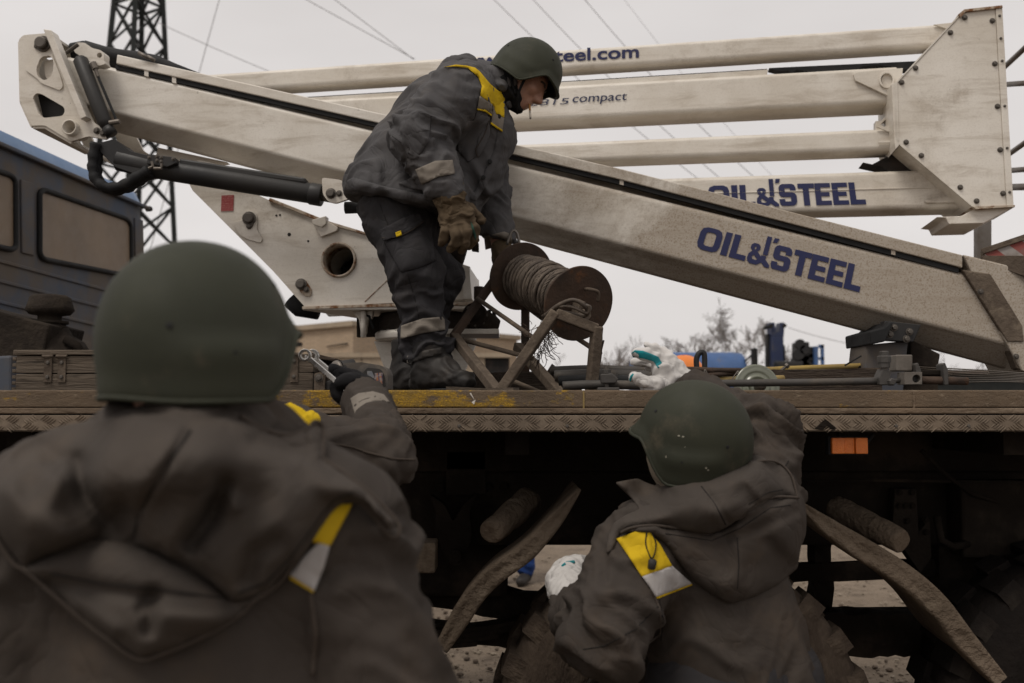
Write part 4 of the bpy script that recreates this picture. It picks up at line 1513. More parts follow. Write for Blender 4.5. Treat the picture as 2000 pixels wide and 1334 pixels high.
def build_lift():
    t = lift
    W, WB, WT, BK = M['white'], M['white_boom'], M['white_turret'], M['black_metal']
    # ---------------------------------------------------------------- upper booms
    b1 = beam('upper_boom', PU, (330, 149), (330, 187), (330, 206), (1900, 41), (1900, 86), (1900, 110), .11, W, t, 0)
    font_text('www.oilsteel.com', PU, ((903, 131), (1248, 112), (1248, 88), (903, 107)), b1, M['navy'], .022)
    tr = PU.at(600, 186, -.05)
    mb = MB()
    q = [(560, 189), (1502, 131), (1497, 147), (560, 205)]
    plate('cable_tray', PU, q, W, b1, t=.06, off=-.03, bevel=.003)
    plate('tray_gap', PU, [(560, 186), (1500, 128), (1500, 135), (560, 192)], M['dark_gap'], b1, t=.04, off=-.045, bevel=0)
    # torn black sheeting hanging under the upper boom's right part
    top = [(1503, 128), (1560, 126), (1640, 122), (1700, 120), (1790, 116)]
    pts = [(1503, 131), (1525, 136), (1540, 134), (1548, 139), (1558, 133), (1580, 137), (1620, 141), (1660, 138), (1690, 126), (1720, 123), (1745, 127), (1760, 134), (1795, 130), (1800, 114)]
    plate('torn_cover', PU, top[:1] + pts[0:] + top[::-1][:0], M['black_rubber'], b1, t=.05, off=-.03, bevel=0.004)
    b2 = beam('middle_boom', PU, (560, 199), (560, 262), (560, 292), (1752, 131), (1752, 204), (1752, 231), .20, W, t, 0, off=.02)
    pe = PU
    font_text('2815', PU, ((1033, 210), (1110, 206), (1114, 194), (1038, 198)), b2, M['navy_thin'], -.002, .024)
    font_text('compact', PU, ((1118, 203), (1224, 198), (1226, 185), (1121, 190)), b2, M['navy_thin'], .004, .024)
    # end gusset and pin ring of the middle boom
    plate('end_gusset', PU, [(1664, 150), (1672, 146), (1760, 138), (1755, 200), (1740, 196), (1668, 162)], W, b2, t=.014, off=.036, holes=[ell(1728, 162, 12, 13)])
    plate('pin_socket', PU, ell(1728, 162, 15, 16), W, b2, t=.02, off=.046, holes=[ell(1728, 162, 11.5, 12.5)])
    plate('pin_end', PU, ell(1730, 161, 11, 12), W, b2, t=.03, off=.03)
    b3 = beam('third_boom', PU, (900, 289), (900, 327), (900, 344), (1768, 252), (1768, 296), (1750, 312), .15, W, t, 0, off=.03)
    plate('end_bracket', PU, [(1708, 253), (1752, 251), (1752, 268), (1740, 266)], W, b3, t=.01, off=.044)
    plate('end_bracket', PU, [(1712, 281), (1744, 280), (1744, 272), (1750, 272), (1750, 283), (1712, 284)], W, b3, t=.008, off=.044)
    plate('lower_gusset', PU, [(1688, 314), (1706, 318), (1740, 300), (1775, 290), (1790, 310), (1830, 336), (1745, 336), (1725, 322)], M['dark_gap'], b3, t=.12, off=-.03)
    b4 = beam('lower_boom', PU, (1060, 357), (1060, 428), (1060, 446), (1915, 329), (1915, 407), (1915, 420), .18, W, t, 0, off=.02)
    lettering('OIL&STEEL', PU, ((1384, 407), (1690, 401), (1684, 358), (1382, 365)), b4, M['navy'], .024)
    plate('weld_seam', PU, [(1330, 380), (1860, 366), (1860, 368), (1330, 382)], W, b4, t=.006, off=.024, bevel=.001)
    plate('pin_rib', PU, [(1802, 395), (1870, 382), (1874, 398), (1806, 399)], W, b4, t=.012, off=.034)
    plate('link_bar', PU, [(1712, 234), (1722, 234), (1740, 218), (1752, 200), (1752, 262), (1712, 252)], M['white'], t, t=.05, off=-.02, holes=[[(1722, 240), (1738, 226), (1744, 246), (1734, 252)]])
    # upper end bracket on boom 1
    plate('end_bracket', PU, [(1822, 50), (1870, 45), (1862, 55), (1846, 58)], W, b1, t=.012, off=.014)
    # ---------------------------------------------------------------- end box
    PB = Plane(4.62, 9.0)
    outline = [(1872, 34), (1882, 23), (1944, 17), (1966, 402), (1904, 405), (1759, 282), (1752, 270), (1750, 164), (1756, 158)]
    eb = plate('end_box', PB, outline, W, t, t=.012, off=0.0, bevel=.003)
    # rim and sides of the box
    n = len(outline)
    for i in range(n):
        a, b_ = outline[i], outline[(i + 1) % n]
        if i == 2: continue
        A, B = PB.at(*a), PB.at(*b_)
        k = PB.n
        MB().prism([A + k * .004, B + k * .004, B - k * .36, A - k * .36], ((B - A).cross(k)).normalized() * -.006).build('box_side', W, eb)
    plate('corner_angle', PB, [(1944, 16), (1957, 15), (1979, 402), (1966, 403)], W, eb, t=.37, off=.006, bevel=.002)
    plate('top_cap', PB, [(1870, 30), (1882, 20), (1956, 12), (1957, 17), (1884, 25), (1875, 36)], M['rust_edge'], eb, t=.30, off=.012, bevel=.001)
    plate('bottom_foot', PB, [(1832, 422), (1850, 424), (1856, 436), (1924, 434), (1981, 404), (1905, 407), (1880, 420)], W, eb, t=.3, off=-.02, bevel=.003)
    plate('foot_edge', PB, [(1898, 404), (1981, 401), (1981, 405), (1905, 409)], M['rust_edge'], eb, t=.30, off=.01, bevel=.001)
    plate('left_flange', PB, [(1741, 164), (1753, 160), (1756, 284), (1749, 292), (1747, 280)], W, eb, t=.2, off=.004, bevel=.002)
    for (x, y) in ((1710, 87), (1845, 102), (1640, 160), (1470, 333), (1402, 403), (1857, 312), (1870, 520), (1883, 732), (1897, 945), (1768, 982), (1688, 915), (1498, 760), (1424, 695)):
        piece('screw', BOLT, PB.at(1200 + x / 2.5, y / 2.5, .001), PB.n, eb, .72)
    for (x, y) in ((1955, 80), (1893, 190), (1897, 300), (1908, 520), (1917, 725), (1930, 940)):
        piece('rivet', SCREW, PB.at(1950.5 + (y / 2.5 - 16) / 386 * 22, y / 2.5, .007), PB.n, eb, .6)
    # work basket rails behind the end box
    for (a, b_) in (((1950, 142), (2040, 58)), ((1950, 166), (2040, 160)), ((1955, 312), (2040, 252)), ((1960, 334), (2040, 328)), ((1960, 366), (2040, 364))):
        MB().tube([P(a[0], a[1], 5.15), P(b_[0], b_[1], 4.7)], .014 if a[1] != 366 else .018, 10).build('basket_rail', M['steel'], t, smooth=True)
    MB().bar(P(1913, 430, 5.0), P(1913, 520, 5.0), .04, .04).build('basket_post', M['steel'], t)
    MB().bar(P(1928, 430, 5.05), P(1928, 520, 5.05), .02, .035).build('basket_post', M['steel'], t)
    pb = Plane(4.9, 25)
    bk = plate('basket_floor', pb, [(1921, 486), (2060, 440), (2060, 540), (1925, 505)], M['red_white'], t, t=.3, off=0, bevel=.004)
    plate('floor_edge', pb, [(1915, 487), (2060, 438), (2060, 449), (1921, 496)], M['rust_bar'], bk, t=.3, off=.01)
    plate('floor_tray', pb, [(1919, 500), (2060, 500), (2060, 560), (1919, 512)], M['rust_bar'], bk, t=.3, off=.012)
    # ---------------------------------------------------------------- main boom
    mb_ = beam('main_boom', PM, (128, 108), (128, 194), (128, 230), (2120, 589), (2120, 712), (2120, 761), .28, WB, t, .12)
    plate('top_strip', PM, [(231, 108), (700, 213), (1200, 328), (1878, 499), (1878, 524), (1200, 349), (700, 232), (229, 126)], WB, mb_, t=.28, off=.012, bevel=.004)
    plate('slot', PM, [(226, 127), (700, 232), (1200, 350), (1872, 524), (1872, 533), (1200, 358), (700, 240), (226, 135)], M['black_rubber'], mb_, t=.02, off=.003, bevel=0)
    for px in (283, 337, 1210, 1740):
        y = 127 + (px - 226) * .2395 if px < 1000 else 350 + (px - 1200) * .2575
        plate('spacer', PM, [(px, y - 3), (px + 8, y - 1), (px + 8, y + 10), (px, y + 8)], WB, mb_, t=.02, off=.006, bevel=0)
    lettering('OIL&STEEL', PM, ((1358, 484), (1678, 571), (1688, 521), (1372, 441)), mb_, M['navy'], .003)
    # sleeve at the right end
    plate('end_sleeve', PM, [(1878, 498), (2120, 556), (2120, 762), (1992, 724), (1958, 662)], WB, mb_, t=.33, off=.016, bevel=.006)
    plate('sleeve_strip', PM, [(1876, 528), (1930, 536), (1992, 636), (1995, 668), (1964, 668)], M['rust_bar'], mb_, t=.03, off=.022, bevel=.004)
    plate('sleeve_strip', PM, [(1964, 668), (1998, 669), (2004, 726), (1984, 720)], M['rust_bar'], mb_, t=.06, off=.010, bevel=.004)
    for (x, y) in ((1911, 571), (1980, 697)):
        piece('bolt', BOLT, PM.at(x, y, .022), PM.n, mb_, .7)
    # support saddle under the boom
    ps = Plane(3.95, 0)
    sd_ = plate('boom_support', ps, [(1728, 626), (1800, 634), (1785, 668), (1722, 664)], M['black_metal'], t, t=.05, off=.0, bevel=.004)
    for (x, y) in ((1746, 640), (1776, 648), (1738, 653), (1770, 662)):
        piece('bolt', BOLT, ps.at(x, y), (0, -1, 0), sd_, .9)
    plate('saddle_block', ps, [(1694, 648), (1722, 640), (1734, 628), (1740, 632), (1724, 668), (1696, 674)], M['black_rubber'], sd_, t=.3, off=.03, bevel=.006)
    plate('saddle_post', ps, [(1700, 672), (1782, 664), (1772, 768), (1690, 768)], M['blue_mud'], sd_, t=.2, off=-.04, bevel=.006)
    plate('saddle_wedge', ps, [(1790, 660), (1850, 690), (1845, 718), (1790, 712)], M['under'], sd_, t=.25, off=-.06, bevel=.006)
    plate('saddle_foot', ps, [(1690, 712), (1850, 712), (1850, 772), (1690, 772)], M['under'], sd_, t=.2, off=-.08, bevel=.006)

    # ---------------------------------------------------------------- left head of the main boom
    o1 = rounded([(59, 92), (68, 83), (117, 79), (203, 251), (233, 268), (232, 276), (226, 283), (193, 277), (160, 287), (109, 256), (84, 257), (63, 210)], 5)
    hole1 = rounded([(94, 150), (103, 126), (122, 123), (128, 135), (126, 160), (112, 172), (98, 165)], 8)
    hole2 = rounded([(86, 202), (94, 194), (103, 196), (146, 221), (148, 230), (143, 238), (107, 242), (98, 234)], 5)
    hole3 = ell(163, 263, 12, 14)
    hp = plate('head_plate', PM, o1, W, t, t=.016, off=.09, holes=[hole1, hole2, hole3], bevel=.003)
    plate('back_plate', PM, o1, W, hp, t=.016, off=-.38, holes=[hole2, hole3], bevel=.003)
    plate('head_flange', PM, [(117, 79), (132, 81), (199, 245), (188, 250)], W, hp, t=.06, off=.135, bevel=.003)
    # outline web between the plates
    web = [(61, 90), (68, 83), (117, 79)]
    for a, b_ in ((((61, 95)), (64, 210)), ((64, 210), (85, 256)), ((85, 256), (109, 256)), ((109, 256), (160, 286)), ((68, 83), (120, 79))):
        A, B = PM.at(*a, .082), PM.at(*b_, .082)
        k = PM.n
        MB().prism([A, B, B - k * .44, A - k * .44], ((B - A).cross(k)).normalized() * .012).build('edge_web', W, hp)
    plate('hole_shade_plate', PM, [(80, 185), (100, 180), (165, 210), (165, 250), (95, 250)], M['black_metal'], hp, t=.05, off=.03)  # dark plate added behind the lower hole to stand for its shaded interior
    plate('hole_cover', PM, rounded([(100, 128), (120, 124), (127, 138), (124, 158), (112, 169), (103, 160)], 7), W, hp, t=.01, off=.06)
    plate('raised_pad', PM, rounded([(72, 150), (86, 143), (92, 125), (104, 118), (124, 119), (140, 160), (146, 182), (140, 190), (124, 184), (104, 176), (95, 166)], 5), W, hp, t=.012, off=.097, holes=[hole1])
    MB().lathe(PM.at(163, 263, .11), PM.n, [(-.1, .022), (-.1, .034), (0.01, .034), (.012, .028), (-.1, .026)], 24, caps=False).build('pin_tube', W, hp, smooth=True)
    piece('pivot_pin', PIN, PM.at(107, 101, .092), PM.n, hp, 1.0)
    piece('bolt', BOLT, PM.at(95, 105, .092), PM.n, hp, .8)
    plate('pin_keeper', PM, rounded([(90, 100), (108, 92), (114, 100), (110, 110), (96, 110)], 4), M['grey_bolt'], hp, t=.008, off=.1)
    for (x, y) in ((210, 267), (222, 272)):
        piece('bolt', BOLT, PM.at(x, y, .092), PM.n, hp, .9)
    # black hoses over the top
    mbh = MB()
    for k, (dy, dz) in enumerate(((0, 0), (.03, .012), (.055, -.006), (.02, -.022))):
        pts = [PM.at(x, y) + V((0, dy + .06, dz)) for x, y in ((128, 86), (150, 84), (185, 95), (215, 100), (250, 106), (290, 112), (330, 124), (380, 140))]
        MB().tube(pts, [.026, .032, .033, .03, .034, .030, .018, .01], 10).build('hose', M['black_rubber'], t, smooth=True)
    for (a, b_) in (((275, 106), (293, 116)), ((292, 113), (306, 121))):
        MB().tube([PM.at(*a, .02), PM.at(*b_, .02)], .008, 8).build('hose_fitting', M['steel'], t, smooth=True)
    # white clevis and slim levelling cylinder
    cl = plate('clevis', PM, rounded([(163, 104), (170, 97), (186, 98), (200, 108), (216, 112), (223, 118), (222, 132), (226, 138), (214, 142), (200, 140), (190, 128), (178, 124), (166, 116)], 4), W, t, t=.05, off=.09, holes=[ell(214, 122, 5, 5)])
    MB().tube([PM.at(158, 122, .12), PM.at(180, 106, .12)], .009, 8).build('pin', M['grey_bolt'], cl)
    cy = MB().tube([PM.at(178, 128, .10), PM.at(180, 133, .10), PM.at(226, 250, .10), PM.at(232, 262, .10)], [.020, .031, .031, .022], 20).build('levelling_cylinder', BK, t, smooth=True)
    MB().tube([PM.at(232, 262, .10), PM.at(240, 275, .10)], .026, 14).build('cylinder_eye', BK, cy, smooth=True)
    MB().tube([PM.at(204, 138, .10), PM.at(209, 150, .10)], .014, 10).build('fitting', M['steel'], cy)
    MB().tube([PM.at(209, 150, .10), PM.at(214, 165, .10)], .008, 10).build('fitting', M['steel'], cy)
    MB().tube([PM.at(214, 165, .10), PM.at(250, 250, .10)], .006, 8).build('hydraulic_line', M['black_rubber'], cy)
    MB().tube([PM.at(238, 254, .11), PM.at(257, 251, .11)], .011, 10).build('fitting', M['steel'], cy)
    # main lift cylinder
    PC = Plane(4.06, 3.0)
    mc = MB().tube([PC.at(232, 312), PC.at(330, 333), PC.at(628, 381)], [.048, .044, .043], 24)
    mco = mc.build('lift_cylinder', BK, t, smooth=True, bevel=.004)
    MB().tube([PC.at(606, 378), PC.at(630, 382)], .0465, 24).build('cylinder_gland', BK, mco, smooth=True, bevel=.004)
    MB().tube([PC.at(628, 381), PC.at(650, 385)], .025, 16).build('piston_rod', M['steel'], mco, smooth=True)
    plate('cylinder_rail', PC, [(355, 312), (600, 350), (602, 362), (355, 330)], BK, mco, t=.05, off=.03, bevel=.008)
    plate('valve_block', PC, [(300, 308), (352, 314), (356, 326), (338, 334), (298, 328)], BK, mco, t=.06, off=.065, bevel=.005)
    for (x, y) in ((304, 315), (319, 313), (327, 315), (319, 321), (327, 323), (350, 318)):
        piece('bolt', BOLT, PC.at(x, y, .065), PC.n, mco, .5)
    MB().tube([PC.at(312, 325, .08), PC.at(314, 334, .08), PC.at(306, 338, .08)], .007, 8).build('pipe_elbow', M['steel'], mco)
    MB().tube([PC.at(331, 329, .08), PC.at(330, 338, .08), PC.at(316, 338, .08)], .007, 8).build('pipe_elbow', M['steel'], mco)
    cast = plate('cylinder_trunnion', PC, rounded([(195, 286), (232, 276), (262, 300), (310, 312), (300, 338), (268, 342), (232, 330), (214, 312)], 6), BK, mco, t=.14, off=.04, bevel=.01)
    lug = plate('rod_lug', PC, rounded([(634, 352), (672, 357), (692, 376), (690, 392), (660, 402), (646, 398), (636, 384)], 6), WT, t, t=.02, off=.05, bevel=.003)
    piece('pin', PIN, PC.at(652, 383, .05), PC.n, lug, .62)
    piece('bolt', BOLT, PC.at(668, 383, .05), PC.n, lug, .8)
    MB().tube([PC.at(672, 404, -.02), PC.at(730, 402, -.02)], .025, 14).build('cross_pin', M['black_rubber'], lug, smooth=True)
    # hose loop
    hl = [(198, 285), (193, 310), (192, 335), (199, 358), (222, 371), (250, 367), (275, 352), (300, 338)]
    for k in range(2):
        pts = [PC.at(x, y, .05 - .03 * k) + V((.004 * k, 0, -.006 * k)) for x, y in hl]
        # smooth spline
        sp = []
        for i in range(len(pts) - 1):
            p0, p1, p2, p3 = pts[max(0, i - 1)], pts[i], pts[i + 1], pts[min(len(pts) - 1, i + 2)]
            for s in range(4):
                f_ = s / 4
                sp.append(.5 * ((2 * p1) + (-p0 + p2) * f_ + (2 * p0 - 5 * p1 + 4 * p2 - p3) * f_ ** 2 + (-p0 + 3 * p1 - 3 * p2 + p3) * f_ ** 3))
        sp.append(pts[-1])
        MB().tube(sp, [.021 + .003 * math.sin(i * 1.9) for i in range(len(sp))], 12).build('hose_loop', M['black_rubber'], t, smooth=True)
    # struts seen between boom and cylinder
    plate('rear_gusset', PT, [(268, 262), (410, 292), (360, 300), (262, 296)], W, t, t=.05, off=-.22)
    plate('rear_link', PT, rounded([(358, 306), (372, 302), (420, 312), (640, 372), (560, 372), (400, 322), (362, 318)], 3), W, t, t=.05, off=-.1)

    # ---------------------------------------------------------------- turret
    to = [(366, 352), (376, 372), (533, 529), (596, 600), (760, 592), (922, 584), (918, 521), (866, 508), (800, 486), (726, 462), (690, 450), (640, 436), (528, 392), (470, 365)]
    hole = ell(662, 508, 33, 34, 36)
    tp = plate('turret_plate', PT, to, WT, t, t=.02, off=0, holes=[hole], bevel=.003)
    plate('turret_far_plate', PT, to, WT, tp, t=.02, off=-.42, holes=[ell(662, 508, 30, 30, 30)], bevel=.003)
    c = PT.at(662, 508)
    MB().lathe(c, PT.n, [(-.13, .074), (-.13, .066), (.012, .066), (.014, .0735), (.006, .0765), (-.13, .0765)], 40, caps=False).build('hole_sleeve', M['rust_edge'], tp, smooth=True)
    MB().lathe(c, PT.n, [(-.41, .074), (-.02, .074)], 40, caps=False).build('inner_tube', WT, tp, smooth=True)
    MB().lathe(c - PT.n * .40, PT.n, [(0, .09), (.002, .09)], 30).build('inner_cover', M['under'], tp)
    MB().bar(PT.at(632, 512, -.36), PT.at(694, 500, -.36), .03, .05).build('inner_hose', M['black_rubber'], tp)
    # top edge strips
    for (a, b_) in (((366, 352), (470, 365)), ((528, 391), (640, 436)), ((640, 436), (726, 462)), ((726, 462), (866, 508))):
        A, B = PT.at(*a, .003), PT.at(*b_, .003)
        MB().prism([A, B, B - PT.n * .44, A - PT.n * .44], V((0, 0, .01))).build('top_edge', M['rust_edge'] if a[0] > 600 else WT, tp)
    plate('edge_weld', PT, [(528, 388), (640, 432), (728, 459), (728, 463), (638, 438), (526, 393)], M['rust_edge'], tp, t=.03, off=.014, bevel=.002)
    plate('stop_block', PT, [(614, 438), (640, 432), (662, 446), (660, 452), (628, 464)], WT, tp, t=.03, off=.02, bevel=.003)
    plate('stop_block_cap', PT, [(612, 432), (640, 424), (640, 440), (632, 446), (614, 440)], WT, tp, t=.05, off=.03, bevel=.003)
    for (px, py, s) in ((489, 428, .85), (590, 556, .7)):
        piece('pivot_pin', PIN, PT.at(px, py, .014), PT.n, tp, s)
        piece('bolt', BOLT, PT.at(px + (0 if s > .8 else 10), py + (15 if s > .8 else 10), .014), PT.n, tp, .8)
    plate('pin_keeper', PT, rounded([(456, 437), (476, 430), (484, 414), (498, 414), (503, 420), (503, 450), (514, 468), (510, 475), (485, 468), (470, 460)], 4), WT, tp, t=.01, off=.011, bevel=.002)
    plate('pin_keeper', PT, rounded([(582, 548), (596, 545), (610, 566), (608, 578), (598, 580), (586, 570)], 5), M['rust_edge'], tp, t=.006, off=.008, bevel=.002)
    plate('pin_keeper', PT, rounded([(483, 424), (494, 420), (498, 440), (490, 449), (484, 440)], 4), M['grey_bolt'], tp, t=.006, off=.022, bevel=.002)
    plate('warning_label', PT, [(433, 382), (457, 381), (456, 412), (432, 413)], M['red_label'], tp, t=.003, off=.003, bevel=0)
    for (x, y) in ((565, 458), (602, 471), (540, 421), (547, 420)):
        MB().lathe(PT.at(x, y, .001), PT.n, [(0, .005 if x != 565 else .008), (.001, .004)], 10).build('plug', M['dark_gap'], tp)
    plate('weld_seam', PT, [(712, 589), (762, 541), (763, 542), (714, 589)], M['rust_edge'], tp, t=.003, off=.002, bevel=0)
    # right-hand end of turret: ribs
    plate('end_rib', PT, [(905, 518), (918, 522), (923, 586), (906, 586)], WT, tp, t=.44, off=.03, bevel=.003)
    plate('end_shelf', PT, [(868, 556), (908, 553), (908, 560), (868, 562)], WT, tp, t=.03, off=.03, bevel=.002)
    # black hose bundle behind turret foot
    MB().tube([PT.at(545, 575, -.2), PT.at(560, 590, -.2), PT.at(600, 596, -.2)], .045, 12).build('hose_bundle', M['black_rubber'], t, smooth=True)
    # base plate with rusty edge, seen from below
    za, zb = PT.at(596, 600).z, PT.at(596, 606).z
    A, B = PT.at(592, 600, .01), PT.at(936, 600, .01)
    bp = MB().prism([V((A.x, A.y, zb)), V((B.x, B.y, zb)), V((B.x, B.y + .5, zb)), V((A.x + .22, A.y + .5, zb))], V((0, 0, za - zb)))
    bpo = bp.build('base_plate', WT, t, bevel=.003)
    plate('plate_edge', PT, [(592, 599), (760, 594), (936, 590), (936, 596), (760, 600), (592, 605)], M['rust_edge'], bpo, t=.02, off=.016, bevel=.002)
    # slewing ring
    cc = PT.at(818, 640, -.22)
    rz = lambda py: PT.at(818, py, -.22).z
    MB().lathe((cc.x, cc.y, 0), (0, 0, 1), [(rz(642), .20), (rz(640), .215), (rz(612), .215), (rz(604), .2)], 40).build('slewing_ring', M['mud_dark'], t, smooth=True, bevel=.003)
    fl = MB().lathe((cc.x, cc.y, 0), (0, 0, 1), [(rz(660), .19), (rz(658), .225), (rz(647), .23), (rz(642), .22)], 40).build('ring_flange', WT, t, smooth=True, bevel=.003)
    for i in range(24):
        th = 2 * math.pi * i / 24
        piece('bolt', BOLT, (cc.x + .212 * math.cos(th), cc.y + .212 * math.sin(th), rz(645)), (0, 0, 1), fl, .8)
    # pedestal with gussets
    MB().lathe((cc.x, cc.y, 0), (0, 0, 1), [(DECK_Z - .01, .13), (rz(662), .125)], 32).build('pedestal', WT, t, smooth=True)
    for (ax, sgn) in ((-1, 1), (1, 1)):
        x = cc.x + ax * .12
        MB().prism([V((x, cc.y - .02, rz(660))), V((x + ax * .11, cc.y - .02, rz(660))), V((x + ax * .01, cc.y - .02, DECK_Z)), V((x - ax * .02, cc.y - .02, DECK_Z))], V((0, .03, 0))).build('gusset', WT, t, bevel=.002)
    MB().prism([V((cc.x - .06, cc.y - .11, rz(661))), V((cc.x - .06, cc.y - .21, rz(661))), V((cc.x - .06, cc.y - .13, DECK_Z)), V((cc.x - .06, cc.y - .10, DECK_Z))], V((.03, 0, 0))).build('gusset', WT, t, bevel=.002)
    # hanging stop bracket and pin below the base plate
    hb = plate('stop_bracket', PT, [(682, 604), (725, 602), (722, 620), (714, 622), (710, 650), (700, 650), (696, 622)], WT, t, t=.03, off=-.05, bevel=.003)
    plate('stop_web', PT, [(683, 612), (740, 612), (740, 652), (683, 654)], M['mud_dark'], t, t=.03, off=-.14, bevel=.003)
    MB().tube([PT.at(707, 606, -.03), PT.at(707, 658, -.03)], .0125, 12).build('stop_pin', WT, hb, smooth=True)
    MB().tube([PT.at(707, 612, -.05), PT.at(717, 616, -.05), PT.at(724, 640, -.06)], .006, 8).build('hose', M['black_rubber'], hb)
    # slew motor on the right of the pedestal
    pm = Plane(4.05, 0)
    sm = MB().tube([pm.at(915, 622), pm.at(935, 624), pm.at(960, 636), pm.at(974, 640)], [.05, .052, .045, .03], 20).build('slew_motor', M['mud_dark'], t, smooth=True, bevel=.004)
    MB().lathe(pm.at(930, 618, .02), V((-.35, -1, .1)), [(0, .052), (.025, .052), (.028, .03), (.045, .03), (.046, .02), (.06, .02)], 20).build('motor_flange', M['mud_dark'], sm, smooth=True, bevel=.002)
    for i in range(8):
        th = 2 * math.pi * i / 8
        piece('bolt', BOLT, pm.at(930, 618, .045) + V((.042 * math.cos(th), 0, .042 * math.sin(th))), (-.2, -1, 0), sm, .5)
    MB().box(tuple(pm.at(872, 656, .1)), tuple(pm.at(975, 646, -.15))).build('motor_shelf', WT, t, bevel=.003)
    MB().tube([pm.at(955, 622), pm.at(956, 606), pm.at(964, 606), pm.at(966, 620)], .008, 8).build('motor_hose', M['black_rubber'], sm)
    MB().tube([pm.at(935, 560), pm.at(935, 585)], .02, 10).build('filler_neck', M['rust'], t)
    # dark drum and white post behind the worker's knee
    dk = Plane(4.1, 0)
    MB().tube([dk.at(846, 480), dk.at(908, 498)], .062, 24).build('tool_drum', M['mud_dark'], t, smooth=True, bevel=.006)
    plate('drum_strap', dk, [(848, 444), (905, 444), (905, 449), (848, 449)], M['rust_edge'], t, t=.05, off=-.05)
    plate('drum_yoke', dk, [(920, 468), (934, 470), (934, 486), (920, 484)], M['mud_dark'], t, t=.05, off=-.05)


def red_label():
    m, nt, b = new_mat('red_warning_label')
    g = NT(nt)
    x, y, z = g.sep()
    rows = g.math('FRACT', g.math('MULTIPLY', z, 130.0))
    txt = g.math('MULTIPLY', g.math('GREATER_THAN', rows, .55), g.ramp(g.noise(170, 2), .45, .55))
    col = g.mix(g.math('MULTIPLY', txt, .55), (0.26, 0.035, 0.035), (0.42, 0.2, 0.17))
    g.link(col, b.inputs['Base Color'])
    b.inputs['Roughness'].default_value = .6
    return m


M['red_label'] = red_label()
build_lift()

# ================================================================== things lying on the deck
DZ = DECK_Z


def spline(pts, n=6):
    pts = [V(p) for p in pts]
    out = []
    for i in range(len(pts) - 1):
        p0, p1, p2, p3 = pts[max(0, i - 1)], pts[i], pts[i + 1], pts[min(len(pts) - 1, i + 2)]
        for s in range(n):
            f = s / n
            out.append(.5 * ((2 * p1) + (-p0 + p2) * f + (2 * p0 - 5 * p1 + 4 * p2 - p3) * f ** 2 + (-p0 + 3 * p1 - 3 * p2 + p3) * f ** 3))
    out.append(pts[-1])
    return out


def on_deck(px, Y):
    p = P(px, 760, Y)
    p.z = DZ
    return p


# ------------------------------------------------------------------ reel and stand
RA, RB = P(1130, 593, 3.45), P(1018, 540, 3.85)      # near and far flange centres
RAX = (RA - RB).normalized()


